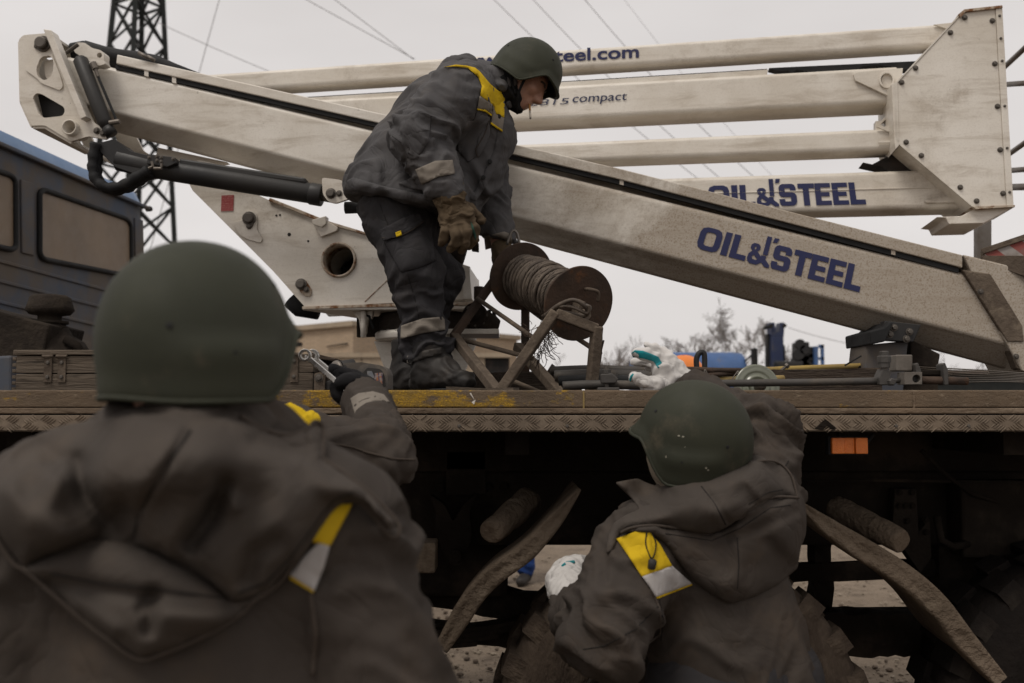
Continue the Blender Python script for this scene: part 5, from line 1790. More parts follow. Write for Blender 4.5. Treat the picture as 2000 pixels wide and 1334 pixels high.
def reel():
    t = thing('cable_reel', 'rusty steel reel wound with old wire rope', 'cable reel', RB.lerp(RA, .5))
    rf = .134
    for c, s in ((RA, 1), (RB, -1)):
        f = MB().lathe(c, RAX, [(-.004, .02), (-.004, rf - .002), (-.002, rf), (.002, rf), (.004, rf - .002), (.004, .02)], 64, caps=False)
        # slight buckling of the old sheet
        f.v = [v + RAX * (.004 * noise.noise(v * 9)) for v in f.v]
        fl = f.build('flange', M['rust'], t, smooth=False)
        smooth_by_angle(fl, 40)
    L = (RA - RB).length
    MB().lathe(RB, RAX, [(0, .062), (L, .062)], 32).build('drum', M['rust'], t, smooth=True)
    MB().tube([RB - RAX * .05, RA + RAX * .075], .0125, 14).build('axle', M['steel'], t, smooth=True, bevel=.002)
    # square bearing block, split tab and crank hook on the near flange
    up = V((0, 0, 1))
    sx = up.cross(RAX).normalized()
    uu = RAX.cross(sx)
    rot = Matrix((sx, RAX, uu)).transposed()
    MB().obox(RA + RAX * .035 - sx * .018 - uu * .012, (.026, .05, .062), rot).build('bearing_block', M['rust_bar'], t, bevel=.003)
    MB().tube(spline([RA + RAX * .01 + sx * .012 + uu * .055, RA + RAX * .04 + sx * .015 + uu * .06, RA + RAX * .045 + sx * .045 + uu * .052, RA + RAX * .04 + sx * .05 + uu * .02], 4), .006, 8).build('locking_hook', M['rust_bar'], t, smooth=True)
    # handle bar sticking up behind the far flange
    hb = [P(990, 478, 3.95), P(1000, 452, 3.95), P(1010, 456, 3.95), P(1015, 482, 3.93)]
    MB().tube(spline(hb, 4), .006, 8).build('crank_handle', M['steel'], t, smooth=True)

    # wire rope: five twisted strands laid in turns
    a = RAX.orthogonal().normalized()
    b_ = RAX.cross(a)
    rnd = random.Random(3)
    turns = 19
    rr = .0088
    per = 132
    span = L - .035
    strands = 5
    mb = MB()
    cl = []
    for i in range(turns * per + 1):
        th = 2 * math.pi * i / per
        k = i / per
        R_ = .094 + .008 * noise.noise(V((k * .9, 0, 1.7))) - .012 * abs(k / turns - .45) * 2
        R_ += .003 * noise.noise(V((k * 3.3, 4.0, .2)))
        h = .017 + span * (k / turns) + .004 * math.sin(th + k) * noise.noise(V((k, 9, 9)))
        cl.append((h, R_, th))
    for s in range(strands):
        pts = []
        for (h, R_, th) in cl:
            tw = th * R_ / .034 * 2 * math.pi * .55 + 2 * math.pi * s / strands
            dr, dh = rr * .5 * math.cos(tw), rr * .5 * math.sin(tw)
            pts.append(RB + RAX * (h + dh) + (a * math.cos(th) + b_ * math.sin(th)) * (R_ + dr))
        mb.tube(pts, rr * .52, 5)
    mb.build('wire_rope', M['rope'], t, smooth=True)
    # loose end over the near flange, tied to the stand
    le = spline([P(1062, 622, 3.42), P(1075, 608, 3.33), P(1095, 594, 3.30), P(1120, 586, 3.28), P(1140, 596, 3.28), P(1148, 610, 3.30), P(1138, 617, 3.31), P(1110, 612, 3.31), P(1085, 606, 3.32)], 6)
    MB().tube(le, .0075, 8).build('rope_end', M['rope'], t, smooth=True)
    le = spline([P(1060, 618, 3.40), P(1090, 600, 3.31), P(1118, 600, 3.29), P(1147, 612, 3.29), P(1150, 596, 3.28)], 6)
    MB().tube(le, .006, 8).build('rope_end', M['rope'], t, smooth=True)


reel()


def reel_stand():
    t = thing('reel_stand', 'muddy welded angle-iron stand holding the cable reel', 'stand', on_deck(1040, 3.6))
    RBm = M['rust_bar']

    def leg(a, b_, w=.034, h=.034, name='leg', mat=RBm):
        MB().bar(a, b_, w, h).build(name, mat, t, bevel=.004)
    f0 = on_deck(974, 3.36)
    n1 = P(1086, 609, 3.30)
    n2 = P(1166, 643, 3.32)
    f1 = on_deck(1154, 3.36)
    leg(f0, n1)
    leg(n1 + V((.0, .0, -.006)), n2, .03, .034, 'cross_bar')
    leg(n2 + V((0, 0, .01)), f1)
    l1 = P(886, 657, 3.80)
    leg(f0 + V((0, .01, 0)), l1, .034, .034, 'base_bar', M['rust_bar'])
    l2 = P(985, 520, 3.93)
    leg(l1, l2, .03, .03, 'leg', M['rust'])
    l3 = P(1030, 545, 3.93)
    leg(l2, l3, .03, .03, 'cross_bar', M['rust'])
    leg(P(1026, 560, 3.95), on_deck(1026, 3.98), .034, .034, 'leg', M['rust'])
    b1 = P(1036, 700, 3.75)
    leg(P(1010, 676, 3.85), on_deck(1094, 3.55), .034, .034, 'base_bar', M['rust_bar'])
    for a, b_, r in ((P(932, 583, 3.84), P(1045, 662, 3.42), .0085), (P(897, 662, 3.80), P(1040, 700, 3.60), .009), (P(1002, 745, 3.40), on_deck(1062, 3.45), .009),
                     (P(1095, 640, 3.7), P(1172, 690, 3.36), .009), (P(1030, 600, 3.9), P(1060, 622, 3.8), .01)):
        MB().tube([a, b_], r, 10).build('brace_rod', RBm, t, smooth=True)
    # bearing cradles carrying the axle
    MB().bar(n1.lerp(n2, .55) + V((0, 0, .0)), RA + RAX * .06 - V((0, 0, .018)), .03, .03).build('axle_cradle', M['rust_bar'], t, bevel=.003)
    MB().bar(l2.lerp(l3, .6), RB - RAX * .04 - V((0, 0, .0)), .03, .03).build('axle_cradle', M['rust'], t, bevel=.003)


reel_stand()


# frayed wires on the stand (uncountable)
def frays():
    rnd = random.Random(8)
    mb = MB()
    for (cx, cy, Y, n, L, up) in ((1062, 650, 3.36, 46, 34, -1), (1058, 685, 3.36, 22, 30, -1), (1168, 690, 3.34, 9, 60, 1), (1040, 648, 3.4, 10, 26, 1)):
        for i in range(n):
            x0, y0 = cx + rnd.gauss(0, 7), cy + rnd.gauss(0, 12)
            ang = rnd.uniform(-1.2, 1.2)
            if L == 60: x0, y0, ang = 1168 + rnd.uniform(-6, 4), 720 + rnd.uniform(-15, 10), rnd.uniform(.1, .5)
            pts = []
            x, y = x0, y0
            for k in range(7):
                pts.append(P(x, y, Y + rnd.uniform(-.004, .004)))
                ang += rnd.uniform(-.55, .55) if L != 60 else rnd.uniform(-.09, .05)
                x += math.sin(ang) * L / 6
                y -= up * math.cos(ang) * L / 6
            mb.tube(pts, .0011 if L != 60 else .0016, 4)
    o = mb.build('frayed_wire', M['rust'], base=tuple(P(1062, 650, 3.36)))
    tag(o, 'tangle of frayed rusty wire ends hanging on the reel stand', 'wire', kind='stuff')


frays()


# ------------------------------------------------------------------ crates
def crate(name, label, px0, px1, pytop, Y, depth, boards, joints_left, hinge=None, lid=None):
    a, b_ = P(px0, pytop, Y), P(px1, pytop, Y)
    t = thing(name, label, 'crate', ((a.x + b_.x) / 2, Y + depth / 2, DZ), 'wooden crates')
    H = a.z - DZ
    bh = H / boards
    rnd = random.Random(px0)
    for i in range(boards):
        z0 = DZ + i * bh + .001
        z1 = DZ + (i + 1) * bh - .002
        MB().box((a.x, Y + rnd.uniform(0, .002), z0), (b_.x, Y + .02, z1)).build('board', M['wood'], t, bevel=.002)
        MB().box((a.x, Y + depth - .02, z0), (b_.x, Y + depth, z1)).build('board', M['wood'], t, bevel=.002)
        MB().box((a.x + .002, Y + .021, z0), (a.x + .02, Y + depth - .021, z1)).build('end_board', M['wood'], t, bevel=.002)
        MB().box((b_.x - .02, Y + .021, z0), (b_.x - .002, Y + depth - .021, z1)).build('end_board', M['wood'], t, bevel=.002)
    if joints_left:
        n = 6
        for i in range(n):
            z = DZ + H * (i + .15) / n
            MB().box((a.x - .012, Y + .0015, z), (a.x - .0005, Y + .03, z + H / n * .55)).build('finger_joint', M['wood'], t, bevel=.001)
    if lid:
        MB().box((a.x - .008, Y - .006, DZ + H + .001), (b_.x + .012, Y + depth + .01, DZ + H + .016)).build('lid', M['wood'], t, bevel=.003)
    if hinge:
        for px in hinge:
            x = P(px, 700, Y).x
            MB().box((x - .012, Y - .004, DZ + H * .25), (x + .012, Y - .001, DZ + H * 1.02)).build('hinge_plate', M['rust_bar'], t, bevel=.001)
            MB().tube([(x - .016, Y - .006, DZ + H * .97), (x + .016, Y - .006, DZ + H * .97)], .005, 8).build('hinge_barrel', M['rust_bar'], t)
            for q in (.4, .8):
                piece('screw', SCREW, (x, Y - .004, DZ + H * q), (0, -1, 0), t, .6)
    return t


crate('wooden_crate', 'weathered wooden crate with finger joints at the left end of the deck', 32, 345, 694, 2.98, .36, 2, True, (95, 122), True)
crate('wooden_crate', 'dark wooden crate with raised lid just right of the blurred helmet', 410, 612, 690, 3.05, .34, 2, False, (575,), False)


def crate_lid():
    a = P(612, 690, 3.12)
    o = MB().prism([P(606, 688, 3.1), P(655, 700, 3.1), P(655, 707, 3.1), P(606, 698, 3.1)], (0, .3, 0)).build('lid', M['wood_dark'], bpy.data.objects['wooden_crate.001'], bevel=.002)
    MB().box(tuple(on_deck(612, 3.14)), tuple(P(648, 703, 3.3))).build('side_panel', M['wood_dark'], bpy.data.objects['wooden_crate.001'], bevel=.002)


crate_lid()


def tool_housing():
    Y = 3.02
    t = thing('power_tool', 'dark plastic power tool body with worn stickers beside the black boots', 'power tool', on_deck(705, Y + .1))
    out = [(690, 762), (757, 762), (757, 730), (752, 718), (742, 713), (716, 709), (704, 714), (694, 728), (688, 742)]
    pl = Plane(Y)
    body = plate('housing', pl, rounded(out, 5), M['tool_grey'], t, t=.14, off=0, bevel=.008)
    plate('side_cover', pl, rounded([(700, 757), (751, 757), (751, 733), (744, 721), (718, 718), (708, 730)], 4), M['black_plastic'], body, t=.01, off=.008, bevel=.003)
    plate('sticker', pl, [(718, 725), (727, 725), (732, 736), (728, 746), (719, 744)], M['tool_label_grey'], body, t=.002, off=.0115, bevel=0)
    plate('sticker', pl, [(733, 729), (748, 728), (748, 750), (731, 752)], M['tool_label'], body, t=.002, off=.0115, bevel=0)
    MB().tube([P(667, 722, Y + .03), P(692, 718, Y + .05)], .028, 18).build('muffler', M['black_plastic'], t, smooth=True, bevel=.003)
    MB().lathe(P(660, 724, Y + .02), V((-.6, -.8, .2)), [(0, .022), (.012, .03), (.016, .022)], 18).build('cap', M['steel'], t, smooth=True)
    plate('top_cover', pl, rounded([(668, 709), (705, 707), (722, 710), (706, 716), (694, 730), (672, 728)], 4), M['grey_bolt'], t, t=.1, off=-.01, bevel=.005)
    br = plate('mount_bracket', pl, rounded([(613, 762), (614, 730), (626, 726), (634, 734), (634, 762)], 3), M['rust_bar'], t, t=.02, off=0, bevel=.002)
    piece('bolt', BOLT, pl.at(623, 738), (0, -1, 0), br, .8)
    plate('base', pl, [(634, 762), (690, 762), (690, 745), (650, 740), (634, 745)], M['black_plastic'], t, t=.1, off=-.01, bevel=.004)


def label_mat():
    m, nt, b = new_mat('worn_tool_sticker')
    g = NT(nt)
    x, y, z = g.sep()
    rows = g.math('FRACT', g.math('MULTIPLY', g.math('ADD', x, g.math('MULTIPLY', z, .12)), 95.0))
    c = g.mix(g.ramp(rows, .3, .5), (0.05, 0.03, 0.07), (0.28, 0.11, 0.045))
    c = g.mix(g.ramp(g.noise(120, 3), .5, .6), c, (0.22, 0.19, 0.18))
    g.link(c, b.inputs['Base Color'])
    b.inputs['Roughness'].default_value = .6
    return m


M['tool_label'] = label_mat()
M['tool_label_grey'] = grimy('grey_sticker', (.22, .21, .2), (.14, .15, .17), (.09, .08, .07), scale=60, dscale=40, rough=.6, bump=0)
M['tool_grey'] = grimy('dusty_grey_plastic', (.10, .09, .08), (.07, .062, .056), (.16, .135, .11), scale=8, dscale=10, rough=.7, bump=.2)
M['black_plastic'] = grimy('dusty_black_plastic', (.022, .02, .019), (.032, .029, .027), (.09, .075, .06), scale=8, dscale=10, rough=.65, dlo=.55, dhi=.85, bump=.2)
tool_housing()


# ------------------------------------------------------------------ timbers, poles, pipes
def lone(name, label, cat, mb, mat, base, group=None, **k):
    o = mb.build(name, mat, base=tuple(base), **k)
    tag(o, label, cat, group)
    return o


def rough_timber(pa, pb, w, h, seed, n=14):
    mb = MB()
    pa, pb = V(pa), V(pb)
    d = (pb - pa).normalized()
    side = d.cross(V((0, 0, 1))).normalized()
    for i in range(n + 1):
        c = pa.lerp(pb, i / n)
        for (sx, sz) in ((-1, 0), (-1, 1), (1, 1), (1, 0)):
            j = V((noise.noise(c * 9 + V((sx, sz, seed))), noise.noise(c * 9 + V((sx + 5, sz, seed))), noise.noise(c * 7 + V((sx, sz + 3, seed))))) * .009
            mb.v.append(c + side * sx * w / 2 + V((0, 0, sz * h)) + j * (1 if sz else .2))
    for i in range(n):
        for j in range(4):
            p, q = i * 4 + j, i * 4 + (j + 1) % 4
            mb.f.append((p, q, q + 4, p + 4))
    mb.f += [(3, 2, 1, 0), tuple(n * 4 + j for j in range(4))]
    return mb


a, b_ = on_deck(884, 4.0), on_deck(1135, 4.0)
lone('timber', 'dark rotten timber baulk lying behind the reel stand', 'timber', rough_timber(a, b_, .12, P(0, 727, 4.0).z - DZ, 1), M['wood_dark'], a, 'timber baulks')
a, b_ = on_deck(1508, 3.9), on_deck(1716, 3.85)
lone('timber', 'dark rotten timber baulk right of the glass insulator disc', 'timber', rough_timber(a, b_, .12, P(0, 722, 3.9).z - DZ, 2), M['wood_dark'], a, 'timber baulks')
a, b_ = on_deck(880, 3.3), on_deck(1010, 3.25)
lone('plank', 'thin grey plank lying on the deck under the reel stand', 'plank', rough_timber(a, b_, .1, .016, 3), M['wood'], a)

def deck_tube(name, label, cat, pts, r, mat, group, n=12):
    return lone(name, label, cat, MB().tube(spline(pts, 4), r, n), mat, pts[0], group, smooth=True)


deck_tube('pipe', 'long grey steel pipe on the deck edge behind the right worker\'s helmet', 'pipe', [P(1368, 749, 3.1), P(1560, 747, 3.1), P(1728, 744, 3.1)], .0115, M['pipe'], 'pipes and hoses on the deck')
for i, (ya, yb, Y, r, m, lab) in enumerate(((722, 724, 3.75, .016, 'pipe', 'topmost dark hose of the bundle beside the reel stand'), (732, 734, 3.6, .019, 'pipe', 'second dark hose of the bundle beside the reel stand'),
                                            (742, 744, 3.45, .017, 'black_rubber', 'third dark hose of the bundle beside the reel stand'), (752, 753, 3.3, .015, 'pipe', 'grey pipe lowest in the bundle beside the reel stand'))):
    deck_tube('hose', lab, 'hose', [P(1075 + 8 * i, ya + 2, Y), P(1160, ya - 1, Y), P(1260, yb, Y), P(1420, yb + 4, Y + .2)], r, M[m], 'pipes and hoses on the deck')
deck_tube('yellow_pole', 'dirty yellow insulating pole, upper of two right of the white glove', 'pole', [P(1340, 730, 3.8), P(1500, 722, 3.9), P(1740, 712, 4.1)], .011, M['yellow_pole'], 'yellow poles')
deck_tube('yellow_pole', 'dirty yellow insulating pole, lower of two right of the white glove', 'pole', [P(1340, 744, 3.6), P(1440, 741, 3.6), P(1530, 739, 3.65)], .012, M['yellow_pole'], 'yellow poles')
deck_tube('yellow_pole', 'short yellow pole end showing between the reel stand\'s feet', 'pole', [P(1090, 745, 3.9), P(1130, 743, 3.9), P(1170, 742, 3.9)], .012, M['yellow_pole'], 'yellow poles')
# brown rope coil and black loop
cp = [P(1345 + 40 * math.cos(k * 1.1) + 3 * k, 728 - 5 * math.sin(k * 1.1) - (k % 3) * 1.5, 3.7 + .12 * math.sin(k * .7)) for k in range(26)]
lone('rope_coil', 'small brown rope coil lying behind the raised white glove', 'rope', MB().tube(spline(cp, 4), .009, 8), M['rust'], cp[0], smooth=True)
cp = [P(1363, 735, 3.9), P(1360, 705, 3.9), P(1364, 692, 3.9), P(1371, 688, 3.9), P(1376, 695, 3.9), P(1376, 735, 3.9)]
lone('steel_loop', 'dark steel hoop standing up in front of the distant blue cab', 'hoop', MB().tube(spline(cp, 5), .011, 10), M['black_metal'], cp[0], smooth=True)
# thin wires
for i, (A, B) in enumerate((((1375, 730), (1392, 752)), ((1440, 732), (1426, 748)))):
    cp = [P(A[0], A[1], 3.4), P(A[0] + 2, A[1] - 8, 3.4), P((A[0] + B[0]) / 2, A[1] + 4, 3.4), P(B[0], B[1], 3.4)]
    lone('tie_wire', 'bent grey tie wire %s of the glass insulator disc' % ('further left' if i == 0 else 'just left'), 'wire', MB().tube(spline(cp, 4), .002, 6), M['steel'], cp[0], 'tie wires', smooth=True)


def insulator():
    Y = 3.5
    c = P(1478, 757, Y)
    k = Y / F
    t = thing('glass_insulator', 'greenish glass insulator disc standing on edge on the deck', 'insulator', V((c.x, Y, DZ)))
    ax = V((.12, -1, .12)).normalized()
    r = 46 * k
    MB().lathe(c, ax, [(-.03, r * .3), (-.025, r * .75), (-.008, r * .98), (0, r), (.006, r * .985), (.008, r * .9), (.004, r * .82), (.012, r * .78), (.006, r * .66), (.004, r * .56), (.014, r * .52), (.016, r * .42), (.006, r * .36), (.02, r * .2), (.02, .001)], 48, caps=False).build('disc', M['glass_disc'], t, smooth=True)
    MB().lathe(c, ax, [(.015, r * .22), (.05, r * .2), (.06, r * .12)], 20).build('metal_cap', M['steel'], t, smooth=True)
    MB().lathe(c + ax * .0, ax, [(.007, r * .5), (.012, r * .5), (.012, r * .44), (.007, r * .44)], 32, caps=False).build('ring', M['glass_ring'], t, smooth=True)


M['glass_ring'] = grimy('pale_green_glass_rib', (.36, .38, .27), (.28, .3, .2), (.15, .14, .1), scale=8, rough=.2, bump=0, spec=.9)
insulator()


def bolted_clamp(label, px, Y, s, seed):
    """cast clamp block on a threaded stud with nuts"""
    t = thing('bolted_clamp', label, 'clamp', on_deck(px, Y), 'steel clamps on the deck')
    g = on_deck(px, Y)
    MB().box(tuple(g + V((-.055 * s, -.03 * s, 0))), tuple(g + V((.06 * s, .04 * s, .03 * s)))).build('foot', M['pipe'], t, bevel=.004)
    MB().prism([g + V((-.035 * s, -.025 * s, .05 * s)), g + V((.04 * s, -.025 * s, .05 * s)), g + V((.055 * s, -.025 * s, .075 * s)), g + V((.02 * s, -.025 * s, .105 * s)), g + V((-.04 * s, -.025 * s, .1 * s))], V((0, .06 * s, 0))).build('jaw', M['pipe'], t, bevel=.004)
    MB().tube([g + V((-.006 * s, 0, .02)), g + V((-.006 * s, 0, .145 * s))], .011 * s, 12).build('stud', M['grey_bolt'], t)
    MB().lathe(g + V((-.006 * s, 0, .105 * s)), (0, 0, 1), [(0, .024 * s), (.018 * s, .024 * s), (.02 * s, .02 * s)], 6).build('nut', M['pipe'], t)
    MB().lathe(g + V((.038 * s, 0, .085 * s)), (0, 0, 1), [(0, .015 * s), (.016 * s, .015 * s)], 6).build('nut', M['pipe'], t)


bolted_clamp('grey bolted clamp between the reel stand and the white glove', 1187, 3.25, .62, 1)


def pole_hardware():
    """stack of square-socket line fittings at the right end of the pipe"""
    Y = 3.08
    t = thing('line_fitting', 'rusty line fitting with bolts and square sockets near the boom support', 'fitting', on_deck(1800, Y))
    pl = Plane(Y)
    plate('clevis_plate', pl, [(1716, 752), (1714, 738), (1722, 720), (1738, 724), (1736, 752)], M['pipe'], t, t=.05, off=.01, bevel=.003)
    st = MB().tube([pl.at(1727, 740), pl.at(1727, 694)], .010, 12).build('bolt_stem', M['grey_bolt'], t)
    for (py, r, h) in ((718, .018, .016), (708, .021, .018), (700, .014, .02)):
        c = pl.at(1727, py)
        MB().lathe(c, (0, 0, 1), [(0, r), (h, r), (h + .003, r * .85)], 6).build('nut', M['pipe'], t)
    MB().lathe(pl.at(1736, 746), (0.2, -1, 0), [(0, .012), (.02, .012), (.022, .009)], 6).build('nut', M['pipe'], t)
    for (x0, x1, y0, y1, off) in ((1755, 1788, 692, 724, -.02), (1762, 1796, 727, 751, .02)):
        hole = [] if y0 < 700 else [ell((x0 + x1) / 2 + 6, (y0 + y1) / 2 + 1, 8, 8, 16)]
        plate('square_socket', pl, [(x0, y1), (x1, y1), (x1, y0), (x0, y0)], M['fit_pale'], t, t=.06, off=off, holes=hole, bevel=.004)
    for x in (1792, 1845):
        plate('fork_plate', pl, [(x, 752), (x + 8, 752), (x + 7, 722), (x + 1, 708), (x - 4, 712)], M['pipe'], t, t=.05, off=.0, bevel=.002)
    MB().tube([pl.at(1796, 742, -.02), pl.at(1895, 744, -.02)], .0125, 12).build('rod', M['rust'], t, smooth=True)
    MB().box(tuple(pl.at(1800, 733, -.02)), tuple(pl.at(1846, 722, -.1))).build('spacer_block', M['under'], t, bevel=.004)
    MB().tube([pl.at(1738, 746, -.02), pl.at(1766, 742, -.02)], .008, 10).build('rod', M['pipe'], t, smooth=True)


M['fit_pale'] = grimy('pale_worn_casting', (.17, .15, .13), (.11, .095, .08), (.08, .06, .05), scale=9, dscale=12, rough=.7, metal=.2, bump=.4)
pole_hardware()
rnd = random.Random(12)
for i in range(7):
    y0 = 720 + i * 4.2
    cp = [P(1780 + 15 * i, y0 - 4, 3.9), P(1880, y0 + 1, 3.7), P(1960, y0 + 6 - i, 3.5), P(2080, y0 + 14 - 1.5 * i, 3.3)]
    lone('steel_wire', ('topmost', 'second', 'third', 'fourth', 'fifth', 'sixth', 'lowest')[i] + ' thin wire of the fan on the deck at far right', 'wire', MB().tube(spline(cp, 4), .0022, 6), M['steel'], cp[0], 'wires at the far right of the deck', smooth=True)
cp = [P(1650, 714, 3.8), P(1682, 695, 3.8)]
lone('wire_stub', 'short wire stub sticking up left of the boom support', 'wire', MB().tube(cp, .0035, 6), M['dark_gap'], cp[0], smooth=True)
cp = [P(1525, 724, 3.85), P(1535, 716, 3.85)]
lone('bolt', 'single dark bolt lying on the yellow pole right of the insulator', 'bolt', MB().tube([cp[0], cp[1]], .006, 8).lathe(cp[1], (cp[1] - cp[0]), [(0, .012), (.01, .012)], 6), M['grey_bolt'], cp[0])
a = on_deck(1082, 4.2)
lone('steel_plate', 'small rusty plate leaning up behind the reel stand', 'plate', MB().prism([P(1062, 735, 4.2), P(1078, 710, 4.2), P(1094, 722, 4.2), P(1098, 738, 4.2)], (0, .02, 0)), M['rust'], a)

# ================================================================== people: signed-distance bodies
def cap(a, ra, b, rb, sq=None):
    return ('cap', V(a), float(ra), V(b), float(rb), sq)


def chain(pts):
    """pts: list of (Vector, radius) -> capsules"""
    return [cap(pts[i][0], pts[i][1], pts[i + 1][0], pts[i + 1][1]) for i in range(len(pts) - 1)]


def elli(c, r, rot=None):
    return ('ell', V(c), V(r), rot or Matrix.Identity(3))


def prim_d(p, X):
    """X: (N,3) array"""
    if p[0] == 'cap':
        a, b = np.array(p[1]), np.array(p[3])
        ba = b - a
        L2 = float(ba @ ba) + 1e-12
        t = np.clip(((X - a) @ ba) / L2, 0, 1)
        d = X - a - t[:, None] * ba
        if p[5] is not None:
            dr, f = np.array(p[5][0]), p[5][1]
            d = d + (d @ dr)[:, None] * dr * (f - 1.0)
        return np.sqrt((d * d).sum(1)) - (p[2] + (p[4] - p[2]) * t)
    c, r, rot = np.array(p[1]), np.array(p[2]), np.array(p[3])
    q = (X - c) @ rot            # to local
    k0 = np.sqrt(((q / r) ** 2).sum(1))
    k1 = np.sqrt(((q / (r * r)) ** 2).sum(1)) + 1e-9
    return k0 * (k0 - 1.0) / k1


def prim_bb(p):
    if p[0] == 'cap':
        r = max(p[2], p[4]) * (1.0 if p[5] is None or p[5][1] >= 1 else 1.0 / p[5][1])
        a, b = np.array(p[1]), np.array(p[3])
        return np.minimum(a, b) - r, np.maximum(a, b) + r
    r = max(p[2])
    return np.array(p[1]) - r, np.array(p[1]) + r


def sdf_mesh(prims, h=.01, k=.03, cuts=(), sub=(), smooth=2, clip_z=None):
    """smooth union of prims, minus sub, clipped by planes (point, outward normal); naive surface nets."""
    los, his = zip(*[prim_bb(p) for p in prims])
    lo = np.min(los, 0) - 3 * h
    hi = np.max(his, 0) + 3 * h
    n = np.ceil((hi - lo) / h).astype(int) + 1
    D = np.full(n, .5, np.float32)
    ax = [lo[i] + h * np.arange(n[i]) for i in range(3)]

    def region(l, u, pad):
        i0 = np.maximum(((l - pad - lo) / h).astype(int), 0)
        i1 = np.minimum(((u + pad - lo) / h).astype(int) + 2, n)
        return tuple(slice(i0[i], i1[i]) for i in range(3))

    def pts(sl):
        g = np.meshgrid(ax[0][sl[0]], ax[1][sl[1]], ax[2][sl[2]], indexing='ij')
        return np.stack([x.ravel() for x in g], 1), g[0].shape
    for p in prims:
        l, u = prim_bb(p)
        sl = region(l, u, k + 3 * h)
        X, sh = pts(sl)
        d = prim_d(p, X).reshape(sh).astype(np.float32)
        cur = D[sl]
        m = np.maximum(k - np.abs(cur - d), 0)
        D[sl] = np.minimum(cur, d) - m * m / (4 * k)
    for p in sub:
        l, u = prim_bb(p)
        sl = region(l, u, 4 * h)
        X, sh = pts(sl)
        d = prim_d(p, X).reshape(sh).astype(np.float32)
        D[sl] = np.maximum(D[sl], -d)
    for (c, nr) in cuts:
        nr = V(nr).normalized()
        g = (ax[0][:, None, None] - c[0]) * nr[0] + (ax[1][None, :, None] - c[1]) * nr[1] + (ax[2][None, None, :] - c[2]) * nr[2]
        D = np.maximum(D, g.astype(np.float32))
    D[0], D[-1], D[:, 0], D[:, -1], D[:, :, 0], D[:, :, -1] = .5, .5, .5, .5, .5, .5
    S = D < 0
    cs = [S[i:n[0] - 1 + i, j:n[1] - 1 + j, kk:n[2] - 1 + kk] for i in (0, 1) for j in (0, 1) for kk in (0, 1)]
    anyc = np.logical_or.reduce(cs)
    allc = np.logical_and.reduce(cs)
    ii, jj, kk_ = np.nonzero(anyc & ~allc)
    idx = -np.ones((n[0] - 1, n[1] - 1, n[2] - 1), np.int64)
    idx[ii, jj, kk_] = np.arange(len(ii))
    offs = np.array([(i, j, q) for i in (0, 1) for j in (0, 1) for q in (0, 1)])
    cv = np.stack([D[ii + o[0], jj + o[1], kk_ + o[2]] for o in offs], 1)
    acc = np.zeros((len(ii), 3))
    cnt = np.zeros(len(ii))
    for a in range(8):
        for b in range(a + 1, 8):
            if np.abs(offs[a] - offs[b]).sum() != 1: continue
            va, vb = cv[:, a], cv[:, b]
            m = (va < 0) != (vb < 0)
            t = np.where(m, va / np.where(m, va - vb, 1), 0)
            acc += np.where(m[:, None], offs[a] + t[:, None] * (offs[b] - offs[a]), 0)
            cnt += m
    vert = lo + h * (np.stack([ii, jj, kk_], 1) + acc / np.maximum(cnt, 1)[:, None])
    quads = []
    for axis in range(3):
        A = S[:-1] if axis == 0 else (S[:, :-1] if axis == 1 else S[:, :, :-1])
        B = S[1:] if axis == 0 else (S[:, 1:] if axis == 1 else S[:, :, 1:])
        e = np.nonzero(A != B)
        e = np.stack(e, 1)
        o1, o2 = [(1, 2), (2, 0), (0, 1)][axis]
        e = e[(e[:, o1] > 0) & (e[:, o2] > 0) & (e[:, o1] < n[o1] - 1) & (e[:, o2] < n[o2] - 1)]
        ids = []
        for (d1, d2) in ((-1, -1), (0, -1), (0, 0), (-1, 0)):
            q = e.copy()
            q[:, o1] += d1
            q[:, o2] += d2
            ids.append(idx[q[:, 0], q[:, 1], q[:, 2]])
        q = np.stack(ids, 1)
        flip = ~A[e[:, 0], e[:, 1], e[:, 2]]
        q[flip] = q[flip][:, ::-1]
        quads.append(q[(q >= 0).all(1)])
    Q = np.concatenate(quads)
    for _ in range(smooth):
        vert = lap(vert, Q, .5)
    return vert, Q


def lap(v, Q, f):
    acc = np.zeros_like(v)
    c = np.zeros(len(v))
    for a, b in ((0, 1), (1, 2), (2, 3), (3, 0)):
        np.add.at(acc, Q[:, a], v[Q[:, b]])
        np.add.at(acc, Q[:, b], v[Q[:, a]])
        np.add.at(c, Q[:, a], 1)
        np.add.at(c, Q[:, b], 1)
    return v * (1 - f) + f * acc / np.maximum(c, 1)[:, None]


def vnormals(v, Q):
    fn = np.cross(v[Q[:, 2]] - v[Q[:, 0]], v[Q[:, 3]] - v[Q[:, 1]])
    n = np.zeros_like(v)
    for i in range(4): np.add.at(n, Q[:, i], fn)
    return n / (np.linalg.norm(n, axis=1)[:, None] + 1e-12)


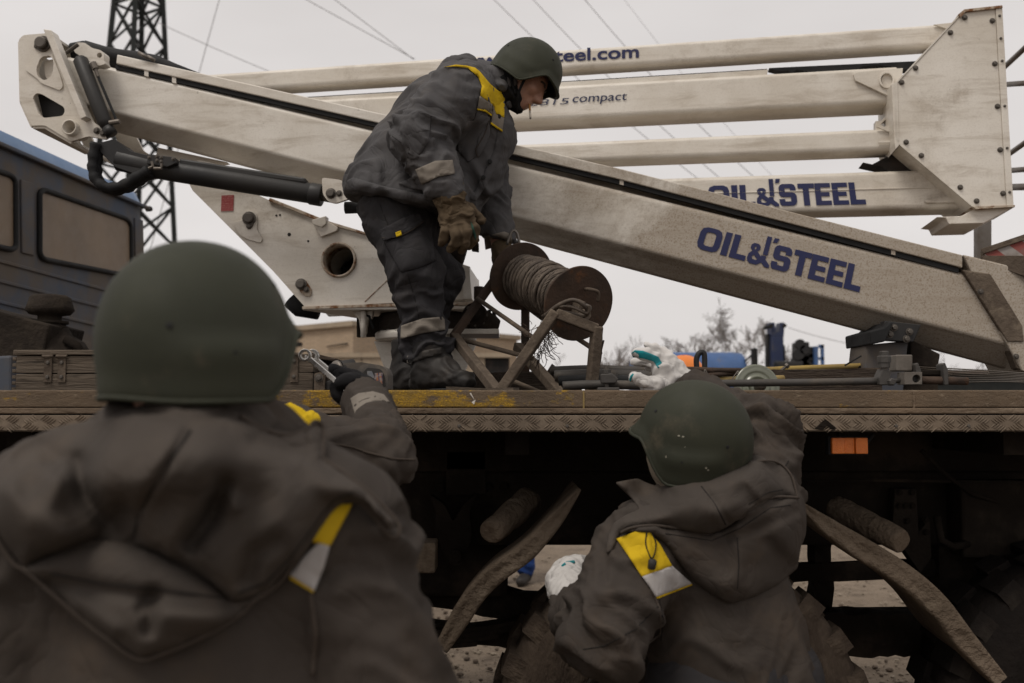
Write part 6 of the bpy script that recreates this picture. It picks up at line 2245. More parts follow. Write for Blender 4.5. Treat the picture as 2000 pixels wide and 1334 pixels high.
def folds(v, Q, limbs, seed=0.0, general=.004, gscale=7.0, extra=None):
    """push vertices along normals: cloth folds running round each limb.
    limbs: (a, b, amp, waves per metre, joint weight at a, joint weight at b)"""
    N = vnormals(v, Q)
    n = len(v)
    dist = np.full((len(limbs), n), 9.0)
    disp = np.zeros(n)
    info = []
    for li, (a, b, amp, fr, wa, wb, rad) in enumerate(limbs):
        a_, b_ = np.array(a), np.array(b)
        ba = b_ - a_
        L = np.linalg.norm(ba)
        ba = ba / L
        u = (v - a_) @ ba
        uc = np.clip(u, 0, L)
        d = v - a_ - uc[:, None] * ba
        dist[li] = np.linalg.norm(d, axis=1) - rad
        info.append((u, d, L, ba))
    best = dist.argmin(0)
    for li, (a, b, amp, fr, wa, wb, rad) in enumerate(limbs):
        m = np.nonzero(best == li)[0]
        u, d, L, ba = info[li]
        for i in m:
            uu = u[i]
            q = V(d[i]) / max(rad, .05)
            w = noise.noise(V((q.x * .8 + seed, q.y * .8, q.z * .8 + li * 3.1)))
            x = uu * fr + 1.6 * w
            nn = noise.noise(V((x, q.x * .75 + 5.0 * li, q.y * .75 + q.z * .75 + seed)))
            nn2 = noise.noise(V((x * 2.1 + 7, q.x * 1.3 + q.z, q.y * 1.3 + seed)))
            r = 1 - min(1.0, abs(nn) * 3.2)
            r2 = 1 - min(1.0, abs(nn2) * 3.0)
            t = min(max(uu / L, 0), 1)
            jw = .35 + wa * math.exp(-((uu) / .10) ** 2) + wb * math.exp(-((L - uu) / .10) ** 2)
            disp[i] = amp * jw * ((r - .35) + .45 * (r2 - .3))
    g = np.array([noise.noise(V(p) * gscale + V((seed, 0, 0))) for p in v]) * general
    disp = disp + g
    # soften between limbs
    disp = lap(disp[:, None], Q, .4)[:, 0]
    if extra is not None: disp = disp + extra(v, N)
    return v + N * disp[:, None]


def np_mesh(name, v, Q, mat, parent, base=None):
    org = ORG[parent.name] if parent is not None else V(base)
    me = bpy.data.meshes.new(name)
    vv = (v - np.array(org)).astype(np.float32)
    me.vertices.add(len(vv))
    me.vertices.foreach_set('co', vv.ravel())
    me.loops.add(Q.size)
    me.loops.foreach_set('vertex_index', Q.ravel().astype(np.int32))
    me.polygons.add(len(Q))
    me.polygons.foreach_set('loop_start', np.arange(0, Q.size, 4, dtype=np.int32))
    me.update(calc_edges=True)
    me.validate()
    me.polygons.foreach_set('use_smooth', [True] * len(me.polygons))
    return link_mesh(name, me, mat, parent, org if parent is None else None)


def bvh_of(*vq):
    vs, fs = [], []
    for v, Q in vq:
        n = len(vs)
        vs += [tuple(p) for p in v]
        fs += [tuple(int(i) + n for i in q) for q in Q]
    return BVHTree.FromPolygons(vs, fs)


CAM = V((0, 0, CAM_H))


def drape(name, bvh, outline, mat, parent, off=.004, thick=.004, step=8.0, shape=None, Ydef=None, edge=None, edge_mat=None, smooth_it=2, sub=1, edge_r=.004, maxback=None):
    """cloth piece laid over a body: its outline (as seen in the photograph) is projected on the body surface,
    lifted by off + shape(px, py) and given thickness."""
    from mathutils.geometry import delaunay_2d_cdt
    o2 = []
    m = len(outline)
    for i in range(m):                       # resample outline
        a, b = V(outline[i]).to_2d(), V(outline[(i + 1) % m]).to_2d()
        k = max(1, int((b - a).length / step))
        for j in range(k): o2.append(a.lerp(b, j / k))
    xs, ys = [p.x for p in o2], [p.y for p in o2]
    pts = list(o2)
    no = len(o2)

    def inside(x, y):
        c = False
        j = no - 1
        for i in range(no):
            if (o2[i].y > y) != (o2[j].y > y) and x < (o2[j].x - o2[i].x) * (y - o2[i].y) / (o2[j].y - o2[i].y) + o2[i].x:
                c = not c
            j = i
        return c
    O = np.array([(p.x, p.y) for p in o2])
    y = min(ys) + step * .5
    row = 0
    while y < max(ys):
        x = min(xs) + (step * .5 if row % 2 else 0)
        while x < max(xs):
            if inside(x, y) and np.min(np.hypot(O[:, 0] - x, O[:, 1] - y)) > step * .55: pts.append(V((x, y)))
            x += step
        y += step * .9
        row += 1
    r = delaunay_2d_cdt(pts, [(i, (i + 1) % no) for i in range(no)], [list(range(no))], 1, 1e-4)
    P2, E2, F2 = r[0], r[1], r[2]
    depth = np.full(len(P2), np.nan)
    for i, p in enumerate(P2):
        d = ray(p.x, p.y).normalized()
        hit = bvh.ray_cast(CAM, d)
        if hit[0] is not None: depth[i] = hit[0].y
    good = ~np.isnan(depth)
    if Ydef is None: Ydef = float(np.median(depth[good])) if good.any() else 2.0
    nb = [[] for _ in P2]
    for f in F2:
        for a, b in zip(f, f[1:] + f[:1] if isinstance(f, list) else f[1:] + f[:1]):
            nb[a].append(b)
            nb[b].append(a)
    # fill misses from the nearest hit
    PA = np.array([(p.x, p.y) for p in P2])
    if good.any():
        gi = np.nonzero(good)[0]
        for i in np.nonzero(~good)[0]:
            j = gi[np.argmin(np.hypot(PA[gi, 0] - PA[i, 0], PA[gi, 1] - PA[i, 1]))]
            depth[i] = depth[j]
    else:
        depth[:] = Ydef
    if maxback is not None:
        depth = np.minimum(depth, maxback)
    for _ in range(smooth_it):
        depth = np.array([.5 * depth[i] + .5 * np.mean([depth[j] for j in nb[i]]) if nb[i] else depth[i] for i in range(len(P2))])
    edist = np.array([np.min(np.hypot(O[:, 0] - p.x, O[:, 1] - p.y)) for p in P2])
    front, back = [], []
    for i, p in enumerate(P2):
        lift = max(off * .6, off + (shape(p.x, p.y, edist[i]) if shape else 0.0))
        q = P(p.x, p.y, depth[i] - lift)
        front.append(q)
        back.append(P(p.x, p.y, depth[i] - lift + thick))
    n = len(front)
    vs = front + back
    fs = [tuple(f) for f in F2] + [tuple(i + n for i in reversed(f)) for f in F2]
    # boundary edges
    cnt = {}
    for f in F2:
        f = list(f)
        for a, b in zip(f, f[1:] + f[:1]):
            cnt[(min(a, b), max(a, b))] = cnt.get((min(a, b), max(a, b)), 0) + 1
    for f in F2:
        f = list(f)
        for a, b in zip(f, f[1:] + f[:1]):
            if cnt[(min(a, b), max(a, b))] == 1: fs.append((b, a, a + n, b + n))
    o = mesh(name, vs, fs, mat, parent, smooth=True)
    if sub:
        md = o.modifiers.new('sub', 'SUBSURF')
        md.levels = md.render_levels = sub
    if edge is not None:
        # stitched edge: tube along part of the outline
        ee = []
        for (x, y) in edge:
            j = int(np.argmin(np.hypot(PA[:, 0] - x, PA[:, 1] - y)))
            ee.append(front[j] - V((0, edge_r * .4, 0)))
        MB().tube(spline(ee, 5), edge_r, 6).build('stitched_edge', edge_mat or mat, o, smooth=True)
    return o


def seg_d(px, py, line):
    """distance from a pixel to a polyline"""
    best = 1e9
    for (a, b) in zip(line, line[1:]):
        ax, ay, bx, by = a[0], a[1], b[0], b[1]
        dx, dy = bx - ax, by - ay
        t = max(0, min(1, ((px - ax) * dx + (py - ay) * dy) / (dx * dx + dy * dy + 1e-9)))
        best = min(best, math.hypot(px - ax - t * dx, py - ay - t * dy))
    return best


def grooves(lines):
    """lines: (polyline, width px, depth m); positive depth sinks, negative raises"""
    def f(x, y, e):
        s = 0.0
        for (ln, w, d) in lines:
            q = seg_d(x, y, ln)
            if q < 3 * w: s -= d * math.exp(-(q / w) ** 2)
        return s
    return f


# ------------------------------------------------------------------ helmets
def frame(fwd, up):
    f = V(fwd).normalized()
    u = V(up)
    l = u.cross(f).normalized()
    u = f.cross(l).normalized()
    return Matrix((f, l, u)).transposed()


def helmet(parent, c, rot, s=1.0, mat='helmet', strap=True, marks=None):
    """combat helmet: dome, raised ear bulges, flared rim; local x forward, y left, z up"""
    nth, ns = 72, 26
    A, B, Cc = .142, .121, .143

    def sm(a, b, x):
        t = max(0, min(1, (x - a) / (b - a)))
        return t * t * (3 - 2 * t)

    def rimz(th):
        a = abs(math.degrees(th))
        return .014 - .098 * sm(44, 80, a) + .006 * sm(125, 180, a)

    def pt(th, q):
        zr = rimz(th)
        # q: 0 crown .. 1 rim, more rows near the rim
        ar = math.acos(max(-1, min(1, zr / Cc)))
        al = q * ar
        z = Cc * math.cos(al)
        r = math.sin(al) ** .94 if z > 0 else math.sqrt(max(0, 1 - (z / .185) ** 2))
        a_ = abs(math.degrees(th))
        # widen below the equator instead of closing in
        flare = sm(.86, 1.0, q)
        vis = math.exp(-(a_ / 42) ** 2)
        r += flare * (.045 + .10 * vis)
        z -= flare * vis * .010
        # ear bulge with a soft upper step
        ear = math.exp(-((a_ - 98) / 34) ** 4)
        r += .095 * ear * sm(.016, -.020, z)
        x = A * r * math.cos(th)
        y = B * r * math.sin(th)
        return V((x, y, z)) * s
    vs, fs = [], []
    vs.append(pt(0, 0))
    qs = [((i + 1) / ns) ** .9 for i in range(ns)]
    for q in qs:
        for j in range(nth):
            th = -math.pi + 2 * math.pi * j / nth
            vs.append(pt(th, q))
    for j in range(nth):
        fs.append((0, 1 + j, 1 + (j + 1) % nth))
    for i in range(ns - 1):
        for j in range(nth):
            a = 1 + i * nth + j
            b = 1 + i * nth + (j + 1) % nth
            fs.append((a, a + nth, b + nth, b))
    W = [V(c) + rot @ v for v in vs]
    h = mesh('helmet', W, fs, M[mat], parent, smooth=True)
    so = h.modifiers.new('shell', 'SOLIDIFY')
    so.thickness = .008
    so.offset = -1
    rim = [V(c) + rot @ (pt(-math.pi + 2 * math.pi * j / nth, 1.0) + V((0, 0, .002))) for j in range(nth)]
    MB().tube(rim + rim[:1], .0042 * s, 8, caps=False).build('rim_edge', M[mat], h, smooth=True)
    # bolts
    for (th, q) in ((.9, .62), (-.9, .62), (2.4, .66), (-2.4, .66)):
        p, p2 = pt(th, q), pt(th, q + .02)
        nrm = V((p.x / A ** 2, p.y / B ** 2, p.z / Cc ** 2)).normalized()
        MB().lathe(V(c) + rot @ p, rot @ nrm, [(-.002, .004), (.0012, .004), (.0018, .0025)], 12).build('rivet', M['helmet_in'], h)
    # dark lining bowl inside
    lin = [V(c) + rot @ (v * .915 + V((0, 0, -.004))) for v in vs[:1 + (ns - 2) * nth]]
    mesh('lining', lin, [f for f in fs if max(f) < len(lin)], M['helmet_in'], h, smooth=True)
    return h


def head_prims(c, rot, s=1.0, neck=None):
    """head with brow, nose, cheeks, jaw; local x forward, z up, centre between the ears"""
    def L(x, y, z): return V(c) + rot @ (V((x, y, z)) * s)
    e = lambda x, y, z, a, b_, cc: elli(L(x, y, z), V((a, b_, cc)) * s, rot)
    pr = [e(-.012, 0, .045, .096, .076, .080), e(.022, 0, .0, .070, .066, .085),
          e(.035, 0, -.055, .052, .050, .048), e(.062, 0, -.088, .026, .028, .020),      # jaw, chin
          e(.074, 0, .036, .018, .05, .014),                                             # brow
          e(.062, .036, -.018, .024, .022, .02), e(.062, -.036, -.018, .024, .022, .02),  # cheekbones
          cap(L(.084, 0, .018), .009 * s, L(.112, 0, -.028), .0125 * s), e(.100, 0, -.034, .016, .017, .010),  # nose
          e(.090, .010, -.033, .011, .009, .009), e(.090, -.010, -.033, .011, .009, .009),
          cap(L(.084, -.018, -.060), .007 * s, L(.084, .018, -.060), .007 * s), cap(L(.080, -.016, -.072), .0085 * s, L(.080, .016, -.072), .0085 * s),
          cap(L(-.01, .074, .012), .012 * s, L(.002, .074, -.03), .010 * s), cap(L(-.01, -.074, .012), .012 * s, L(.002, -.074, -.03), .010 * s),
          cap(L(-.035, 0, -.04), .058 * s, L(-.06, 0, -.16) if neck is None else V(neck), (.062 if neck is None else .05) * s)]
    return pr


def helmet_chips(h, spots, mat):
    """small dabs where the paint is chipped, given by where they show"""
    bv = BVHTree.FromPolygons([tuple(v.co + ORG[h.name]) for v in h.data.vertices], [tuple(p.vertices) for p in h.data.polygons])
    for (x, y, w, hh) in spots:
        pts = []
        for i in range(7):
            th = 2 * math.pi * i / 7
            r = .6 + .4 * abs(noise.noise(V((x * .1 + i, y * .1, 0))))
            hit = bv.ray_cast(CAM, ray(x + w * r * math.cos(th), y + hh * r * math.sin(th)).normalized())
            if hit[0] is not None: pts.append(hit[0] + hit[1] * (.0006 if hit[1].y < 0 else -.0006))
        if len(pts) > 4:
            MB().add(pts, [tuple(range(len(pts)))]).build('paint_chip', mat, h)


def seam(objs, line, r=.0016, mat='seam', parent=None, lift=.0):
    """sewn seam laid on cloth along a line seen in the photograph"""
    vs, fs = [], []
    for o in objs:
        n = len(vs)
        vs += [tuple(v.co + ORG[o.name]) for v in o.data.vertices]
        fs += [tuple(i + n for i in p.vertices) for p in o.data.polygons]
    bv = BVHTree.FromPolygons(vs, fs)
    pts = []
    for a, b in zip(line, line[1:]):
        for k in range(6):
            t = k / 6
            hit = bv.ray_cast(CAM, ray(a[0] + (b[0] - a[0]) * t, a[1] + (b[1] - a[1]) * t).normalized())
            if hit[0] is not None: pts.append(hit[0] - V((0, lift, 0)))
    if len(pts) > 3:
        MB().tube(pts, r, 6).build('seam', M[mat], parent or objs[0], smooth=True)

# ------------------------------------------------------------------ worker bending over the reel
def deck_worker():
    Y = 3.80
    foot = on_deck(830, Y)
    t = thing('person', 'worker in charcoal work suit and helmet bending over the cable reel on the deck', 'person', foot)
    J = lambda x, y, yy=Y: P(x, y, yy)
    # joints
    pel, wst, cst, nck = J(780, 396), J(805, 328), J(872, 235), J(955, 150)
    rs, re, rw = J(893, 190, 3.60), J(818, 268, 3.53), J(866, 362, 3.50)
    ls, le, lw = J(930, 205, 4.00), J(950, 365, 4.08), J(978, 478, 4.04)
    rh, rk, ra = J(764, 414, 3.75), J(812, 530, 3.68), J(832, 668, 3.72)
    lh, lk, la = J(795, 425, 3.92), J(856, 545, 3.94), J(806, 690, 4.00)
    hf, hu = V((.74, -.13, -.62)), V((.66, .05, .74))
    hr = frame(hf, hu)
    hc = J(1021, 156, 3.78)
    # body: one continuous figure, mostly covered by the clothes
    bp = head_prims(hc, hr, .98)
    bp += chain([(nck, .055), (cst, .12), (wst, .11), (pel, .09)])
    bp += chain([(cst, .12), (rs, .06), (re, .05), (rw, .038)]) + chain([(cst, .12), (ls, .06), (le, .05), (lw, .038)])
    bp += chain([(pel, .09), (rh, .08), (rk, .06), (ra, .05)]) + chain([(pel, .09), (lh, .08), (lk, .065), (la, .05)])
    v, Q = sdf_mesh(bp, .007, .014, smooth=1)
    np_mesh('body', v, Q, M['skin'], t)
    # closer head on top of the coarse body would double it: refine the head region only
    # jacket
    jp = [cap(J(752, 372), .150, J(800, 325), .185), cap(J(800, 325), .185, J(868, 238), .178), cap(J(868, 238), .178, J(922, 184), .125),
          cap(J(922, 184), .120, J(956, 164), .078), cap(J(905, 182, 3.66), .12, J(905, 182, 3.98), .12),
          cap(J(918, 228), .15, J(930, 262), .145), cap(J(930, 262), .140, J(915, 335), .135), cap(J(958, 245, 3.88), .085, J(962, 290, 3.86), .07),
          cap(J(742, 366), .135, J(862, 392), .125), cap(J(860, 350), .15, J(890, 400), .10), cap(J(748, 366, 3.71), .125, J(865, 392, 3.70), .115)]
    jp += [cap(rs, .118, re, .102), cap(re, .100, rw, .076), cap(ls, .11, le, .088), cap(le, .088, lw, .072)]
    v, Q = sdf_mesh(jp, .0085, .035, cuts=[(J(770, 400), V((-.30, 0, -1)))] if False else [(J(690, 385), V((-.22, 0, -1)))], smooth=2)
    limbs = [(rs, re, .020, 13, .3, 1.0, .11), (re, rw, .020, 15, 1.0, .3, .088), (ls, le, .018, 12, .3, .9, .1), (le, lw, .018, 15, .9, .3, .08),
             (J(760, 372), J(868, 238), .019, 9, .5, .5, .18), (J(868, 238), J(925, 175), .016, 8, .2, .3, .16), (J(940, 240), J(905, 380), .020, 10, .3, .8, .14)]
    v = folds(v, Q, limbs, 1.3, .004, 6)
    jk = np_mesh('jacket', v, Q, M['jacket'], t)
    bv = bvh_of((v, Q))
    # collar and rolled hood behind the neck
    cp = [cap(J(940, 132, 3.72), .020, J(980, 170, 3.70), .016), cap(J(980, 168, 3.70), .014, J(1000, 165, 3.73), .014), cap(J(918, 130, 3.72), .026, J(918, 130, 3.9), .026),
          cap(J(948, 142, 3.70), .026, J(972, 142, 3.74), .026), cap(J(972, 142, 3.72), .026, J(1002, 163, 3.73), .024), cap(J(974, 144, 3.74), .028, J(974, 144, 3.9), .028), cap(J(1002, 160, 3.75), .022, J(994, 205, 3.75), .016)]
    cv, cq = sdf_mesh(cp, .007, .02, smooth=2)
    cv = folds(cv, cq, [(J(930, 128, 3.7), J(985, 178, 3.7), .006, 16, .5, .5, .03)], 4.1, .004, 14)
    np_mesh('collar', cv, cq, M['jacket'], jk)
    bvc = bvh_of((v, Q), (cv, cq))
    hp_ = [cap(J(872, 134, 3.74), .03, J(914, 122, 3.72), .030), cap(J(914, 122, 3.72), .030, J(936, 142, 3.70), .022), cap(J(872, 134, 3.9), .03, J(914, 122, 3.9), .032), cap(J(885, 130, 3.74), .032, J(885, 130, 3.9), .032)]
    hv, hq = sdf_mesh(hp_, .007, .03, smooth=2)
    hv = folds(hv, hq, [(J(872, 134, 3.74), J(930, 125, 3.72), .006, 15, .5, .5, .034)], 2.2, .005, 12)
    np_mesh('hood', hv, hq, M['jacket'], jk)
    # yellow yoke, grey band, piping, placket, pockets
    drape('yellow_yoke', bv, [(866, 131), (890, 126), (912, 128), (928, 132), (938, 140), (946, 150), (958, 164), (974, 178), (986, 180), (985, 230), (968, 222), (962, 204), (938, 187), (941, 168), (934, 150), (914, 133), (890, 130)], M['yellow_cloth'], jk, .011, .004, 5, sub=0, smooth_it=1)
    drape('grey_band', bv, [(937, 187), (962, 204), (961, 224), (948, 215), (932, 212)], M['reflective'], jk, .012, .004, 4, sub=0, smooth_it=1)
    drape('grey_band', bv, [(963, 206), (969, 223), (985, 231), (981, 257), (968, 248), (959, 242)], M['reflective'], jk, .012, .004, 4, sub=0, smooth_it=1)
    drape('yellow_piping', bv, [(932, 212), (948, 214), (961, 224), (960, 227), (947, 218), (932, 215)], M['yellow_cloth'], jk, .014, .004, 4, sub=0, smooth_it=1)
    drape('yellow_piping', bv, [(959, 238), (970, 246), (982, 254), (981, 258), (969, 250), (958, 242)], M['yellow_cloth'], jk, .014, .004, 4, sub=0, smooth_it=1)
    drape('chest_pocket', bv, [(900, 245), (935, 222), (958, 228), (950, 262), (938, 300), (915, 318), (892, 292)], M['jacket'], jk, .006, .006, 7, shape=lambda x, y, e: .010 * min(1, e / 10))
    drape('pocket_flap', bv, [(955, 236), (958, 262), (946, 290), (934, 308), (929, 292), (934, 268)], M['jacket'], jk, .020, .006, 6, edge=[(955, 236), (946, 262), (934, 282), (929, 292), (934, 308)], edge_mat=M['piping'], edge_r=.0018)
    drape('placket', bv, [(976, 190), (986, 186), (984, 262), (972, 318), (952, 360), (930, 392), (918, 388), (945, 340), (966, 290), (974, 240)], M['jacket'], jk, .007, .004, 6, sub=0)
    for (x, y) in ((974, 229), (957, 317), (944, 348)):
        hit = bv.ray_cast(CAM, ray(x, y).normalized())
        if hit[0]:
            MB().lathe(hit[0] - V((0, .008, 0)), (0, -1, 0), [(0, .009), (.004, .009), (.006, .005)], 14).build('snap_button', M['helmet_in'], jk)
    drape('hem_tab', bv, [(694, 350), (742, 362), (735, 379), (690, 364)], M['jacket'], jk, .007, .005, 6, sub=0)
    drape('side_pocket', bv, [(778, 358), (805, 346), (826, 356), (830, 372), (800, 368)], M['jacket'], jk, .008, .005, 6, sub=0)
    drape('cuff_band', bv, [(811, 331), (850, 314), (884, 312), (889, 339), (856, 345), (823, 361)], M['reflective'], jk, .009, .004, 5, sub=0, smooth_it=1)
    drape('elbow_patch', bv, [(792, 235), (822, 212), (842, 225), (838, 275), (815, 310), (800, 312), (784, 280)], M['jacket'], jk, .003, .003, 6, sub=0)
    drape('cuff_band', bv, [(945, 462), (985, 452), (999, 458), (1001, 474), (970, 482), (948, 488)], M['reflective'], jk, .009, .004, 5, sub=0, smooth_it=1)
    seam([jk], [(914, 133), (934, 150), (942, 168), (938, 190), (928, 228), (908, 262), (895, 280)], .0016)
    seam([jk], [(842, 226), (840, 255), (836, 278), (815, 308)], .0013)
    seam([jk], [(760, 262), (800, 290), (790, 345)], .0013)
    drape('hem', bv, [(676, 353), (690, 346), (745, 362), (800, 374), (850, 384), (898, 396), (896, 414), (845, 404), (800, 394), (740, 382), (682, 370)], M['jacket'], jk, .016, .014, 6, shape=lambda x, y, e: .008 * min(1, e / 6), smooth_it=3)
    seam([jk], [(690, 352), (740, 366), (800, 384), (870, 398)], .0014)
    # trousers
    tp = [cap(J(775, 404), .130, J(790, 430), .120), cap(rh, .120, rk, .090), cap(rk, .092, ra, .076), cap(lh, .12, lk, .088), cap(lk, .088, la, .072), cap(J(752, 405), .095, J(770, 440), .10),
          cap(J(828, 655, 3.72), .078, J(838, 684, 3.72), .084)]
    tv, tq = sdf_mesh(tp, .0085, .03, smooth=2)
    tv = folds(tv, tq, [(rh, rk, .017, 8, .4, .8, .12), (rk, ra, .024, 14, .9, 1.0, .095), (lh, lk, .017, 9, .4, .8, .12), (lk, la, .022, 13, .8, 1.0, .09)], 8.7, .006, 7)
    tr = np_mesh('trousers', tv, tq, M['trousers'], t)
    bt = bvh_of((tv, tq))
    drape('cargo_pocket', bt, [(748, 470), (800, 448), (842, 440), (852, 510), (815, 525), (783, 533)], M['trousers'], tr, .008, .006, 7, shape=lambda x, y, e: .012 * min(1, e / 10))
    drape('pocket_flap', bt, [(740, 450), (790, 424), (820, 416), (828, 432), (800, 452), (748, 472)], M['trousers'], tr, .026, .005, 6, edge=[(742, 470), (770, 462), (800, 450), (828, 432)], edge_mat=M['piping'], edge_r=.0016)
    drape('yellow_tag', bt, [(772, 454), (783, 450), (785, 459), (774, 463)], M['yellow_cloth'], tr, .034, .003, 3, sub=0)
    drape('reflective_band', bt, [(783, 636), (825, 622), (868, 618), (870, 644), (830, 650), (782, 662)], M['reflective'], tr, .010, .004, 5, sub=0, smooth_it=1)

    seam([tr], [(742, 400), (770, 470), (795, 530), (812, 590), (822, 640)], .0014)
    seam([tr], [(752, 476), (786, 530), (815, 522), (850, 508)], .0012)

    # boots
    def boot(sh, an, toe, heel, rs_, name='boot'):
        bp = [cap(sh, rs_, an, rs_ * .92), cap(an, rs_ * .9, an.lerp(toe, .45) + V((0, 0, .015)), rs_ * .72), cap(an.lerp(toe, .4), rs_ * .66, toe, rs_ * .55), cap(an - V((0, 0, .02)), rs_ * .85, heel, rs_ * .7)]
        return bp
    dz = DZ
    d1 = J(838, 700, 3.70)
    an = V((J(842, 745, 3.70).x, 3.70, dz + .085))
    toe = V((an.x + .13, 3.58, dz + .05))
    bp = boot(J(838, 672, 3.70), an, toe, V((an.x - .04, 3.74, dz + .05)), .070)
    bv_, bq = sdf_mesh(bp, .007, .03, cuts=[(V((0, 0, dz + .012)), V((0, 0, -1))), (J(838, 668, 3.7), V((0, 0, 1)))], smooth=1)
    bv_ = folds(bv_, bq, [(J(838, 672, 3.7), an, .007, 14, .2, 1.0, .075)], 3.3, .003, 10)
    b1 = np_mesh('boot', bv_, bq, M['boot'], t)
    bb = bvh_of((bv_, bq))
    an2 = V((J(796, 740, 3.98).x, 3.98, dz + .085))
    toe2 = V((an2.x + .10, 3.86, dz + .05))
    bp = boot(J(798, 668, 3.98), an2, toe2, V((an2.x - .04, 4.02, dz + .05)), .068)
    bv2, bq2 = sdf_mesh(bp, .007, .03, cuts=[(V((0, 0, dz + .012)), V((0, 0, -1))), (J(798, 664, 3.98), V((0, 0, 1)))], smooth=1)
    bv2 = folds(bv2, bq2, [(J(798, 668, 3.98), an2, .007, 14, .2, 1.0, .075)], 5.3, .003, 10)
    b2 = np_mesh('boot', bv2, bq2, M['boot'], t)
    for (b_, a, tt) in ((b1, an, toe), (b2, an2, toe2)):
        d = (tt - a)
        d.z = 0
        L = d.length
        d.normalize()
        s = V((-d.y, d.x, 0))
        out = []
        for i in range(24):
            th = 2 * math.pi * i / 24
            u = math.cos(th)
            out.append(V((a.x, a.y, dz + .001)) + d * (L * .42 + u * (L * .5 + .075)) + s * math.sin(th) * (.052 if u > 0 else .046))
        MB().prism(out, V((0, 0, .022))).build('sole', M['black_rubber'], b_, bevel=.004)
    st = drape('strap', bb, [(797, 696), (830, 684), (862, 678), (864, 692), (832, 699), (799, 711)], M['boot'], b1, .008, .005, 5, sub=0)
    drape('strap', bb, [(797, 696), (803, 694), (806, 710), (799, 712)], M['boot'], b1, .012, .004, 4, sub=0)
    hit = bb.ray_cast(CAM, ray(801, 703).normalized())
    if hit[0] is not None:
        q = hit[0] - V((0, .018, 0))
        MB().tube([q + V((-.008, 0, .012)), q + V((.008, 0, .014)), q + V((.008, 0, -.014)), q + V((-.008, 0, -.012)), q + V((-.008, 0, .012))], .0022, 6).build('buckle', M['steel'], st)

    # right glove hanging down
    gy = 3.50
    G = lambda x, y, yy=gy: P(x, y, yy)
    gp = [cap(G(868, 356), .062, G(878, 384), .058), cap(G(880, 385), .054, G(890, 425), .052, (V((0, 1, 0)), 1.25)), cap(G(876, 428), .034, G(908, 422), .036),
          ] + chain([(G(914, 425), .023), (G(926, 446, 3.49), .018), (G(926, 466, 3.5), .0165), (G(917, 481, 3.52), .014)]) \
        + chain([(G(901, 432), .023), (G(911, 456, 3.46), .018), (G(908, 476, 3.47), .0165), (G(900, 490, 3.5), .014)]) \
        + chain([(G(886, 434), .022), (G(891, 458, 3.45), .018), (G(888, 476, 3.46), .016), (G(880, 487, 3.49), .0135)]) \
        + chain([(G(872, 430), .021), (G(869, 450, 3.46), .0165), (G(867, 466, 3.47), .0145), (G(862, 476, 3.5), .012)]) \
        + chain([(G(897, 398, 3.52), .026), (G(917, 408, 3.55), .021), (G(932, 420, 3.56), .018), (G(939, 430, 3.56), .015)])
    gv, gq = sdf_mesh(gp, .0042, .006, smooth=1)
    gv = folds(gv, gq, [(G(868, 356), G(890, 425), .008, 22, .5, .5, .05)], 6.6, .003, 26)
    gl = np_mesh('glove', gv, gq, M['leather_brown'], t)
    bg = bvh_of((gv, gq))
    drape('green_trim', bg, [(919, 432), (924, 440), (931, 462), (929, 470), (922, 452)], M['green_trim'], gl, .003, .003, 4, sub=0)
    # left glove behind the reel flange
    gp = [cap(J(980, 486, 4.03), .045, J(985, 505, 4.0), .045)] + chain([(J(985, 505, 4.0), .024), (J(1000, 520, 3.95), .02), (J(1012, 515, 3.92), .018)]) + chain([(J(980, 508, 4.0), .024), (J(992, 528, 3.95), .02), (J(1006, 530, 3.92), .018)]) \
        + chain([(J(975, 508, 4.02), .023), (J(985, 535, 3.97), .02), (J(998, 540, 3.94), .017)]) + chain([(J(970, 505, 4.03), .022), (J(975, 530, 4.0), .018), (J(985, 542, 3.97), .015)]) + chain([(J(990, 495, 4.0), .024), (J(1004, 500, 3.98), .02), (J(1010, 508, 3.96), .017)])
    gv, gq = sdf_mesh(gp, .005, .010, smooth=2)
    np_mesh('glove', gv, gq, M['leather_brown'], t)

    # helmet, chin strap, balaclava at the jaw
    hel = helmet(t, hc + hr @ V((-.006, 0, .030)), hr, .97)
    L = lambda x, y, z: hc + hr @ V((x, y, z))
    sg = -1
    for pts in ([L(.03, sg * .088, .02), L(.035, sg * .080, -.03), L(.048, sg * .062, -.078), L(.066, sg * .02, -.112), L(.066, .02, -.112)],
                [L(-.045, sg * .085, .0), L(-.01, sg * .078, -.05), L(.04, sg * .062, -.082)]):
        MB().tube(spline(pts, 5), .0055, 8).build('chin_strap', M['black_cloth'], hel, smooth=True)
    bp = [cap(L(-.03, 0, -.07), .078, L(-.065, 0, -.14), .078), elli(L(.018, 0, -.082), V((.055, .060, .030)), hr), elli(L(.06, 0, -.104), V((.024, .03, .012)), hr), cap(L(-.06, sg * .03, -.01), .055, L(-.04, sg * .03, -.08), .058)]
    bv3, bq3 = sdf_mesh(bp, .006, .02, smooth=2)
    bv3 = folds(bv3, bq3, [(L(-.03, 0, -.06), L(-.06, 0, -.14), .006, 25, .5, .5, .07)], 1.1, .004, 20)
    np_mesh('neck_warmer', bv3, bq3, M['black_cloth'], t)
    # eyes, brow, stubble mouth line on the visible side
    for sy in (-1, 1):
        MB().lathe(L(.066, sy * .031, .004), hr @ V((1, 0, 0)), [(-.012, .004), (-.004, .011), (.004, .010), (.008, .004), (.009, .0005)], 14).build('eye', M['eye'], t, smooth=True)
        MB().tube(spline([L(.078, sy * .050, .022), L(.088, sy * .034, .028), L(.092, sy * .014, .024)], 4), .004, 6).build('eyebrow', M['hair'], t, smooth=True)
    MB().tube(spline([L(.080, -.026, -.067), L(.091, -.012, -.066), L(.093, 0, -.0665), L(.091, .012, -.066), L(.080, .026, -.067)], 4), .0022, 6).build('mouth', M['lip'], t, smooth=True)
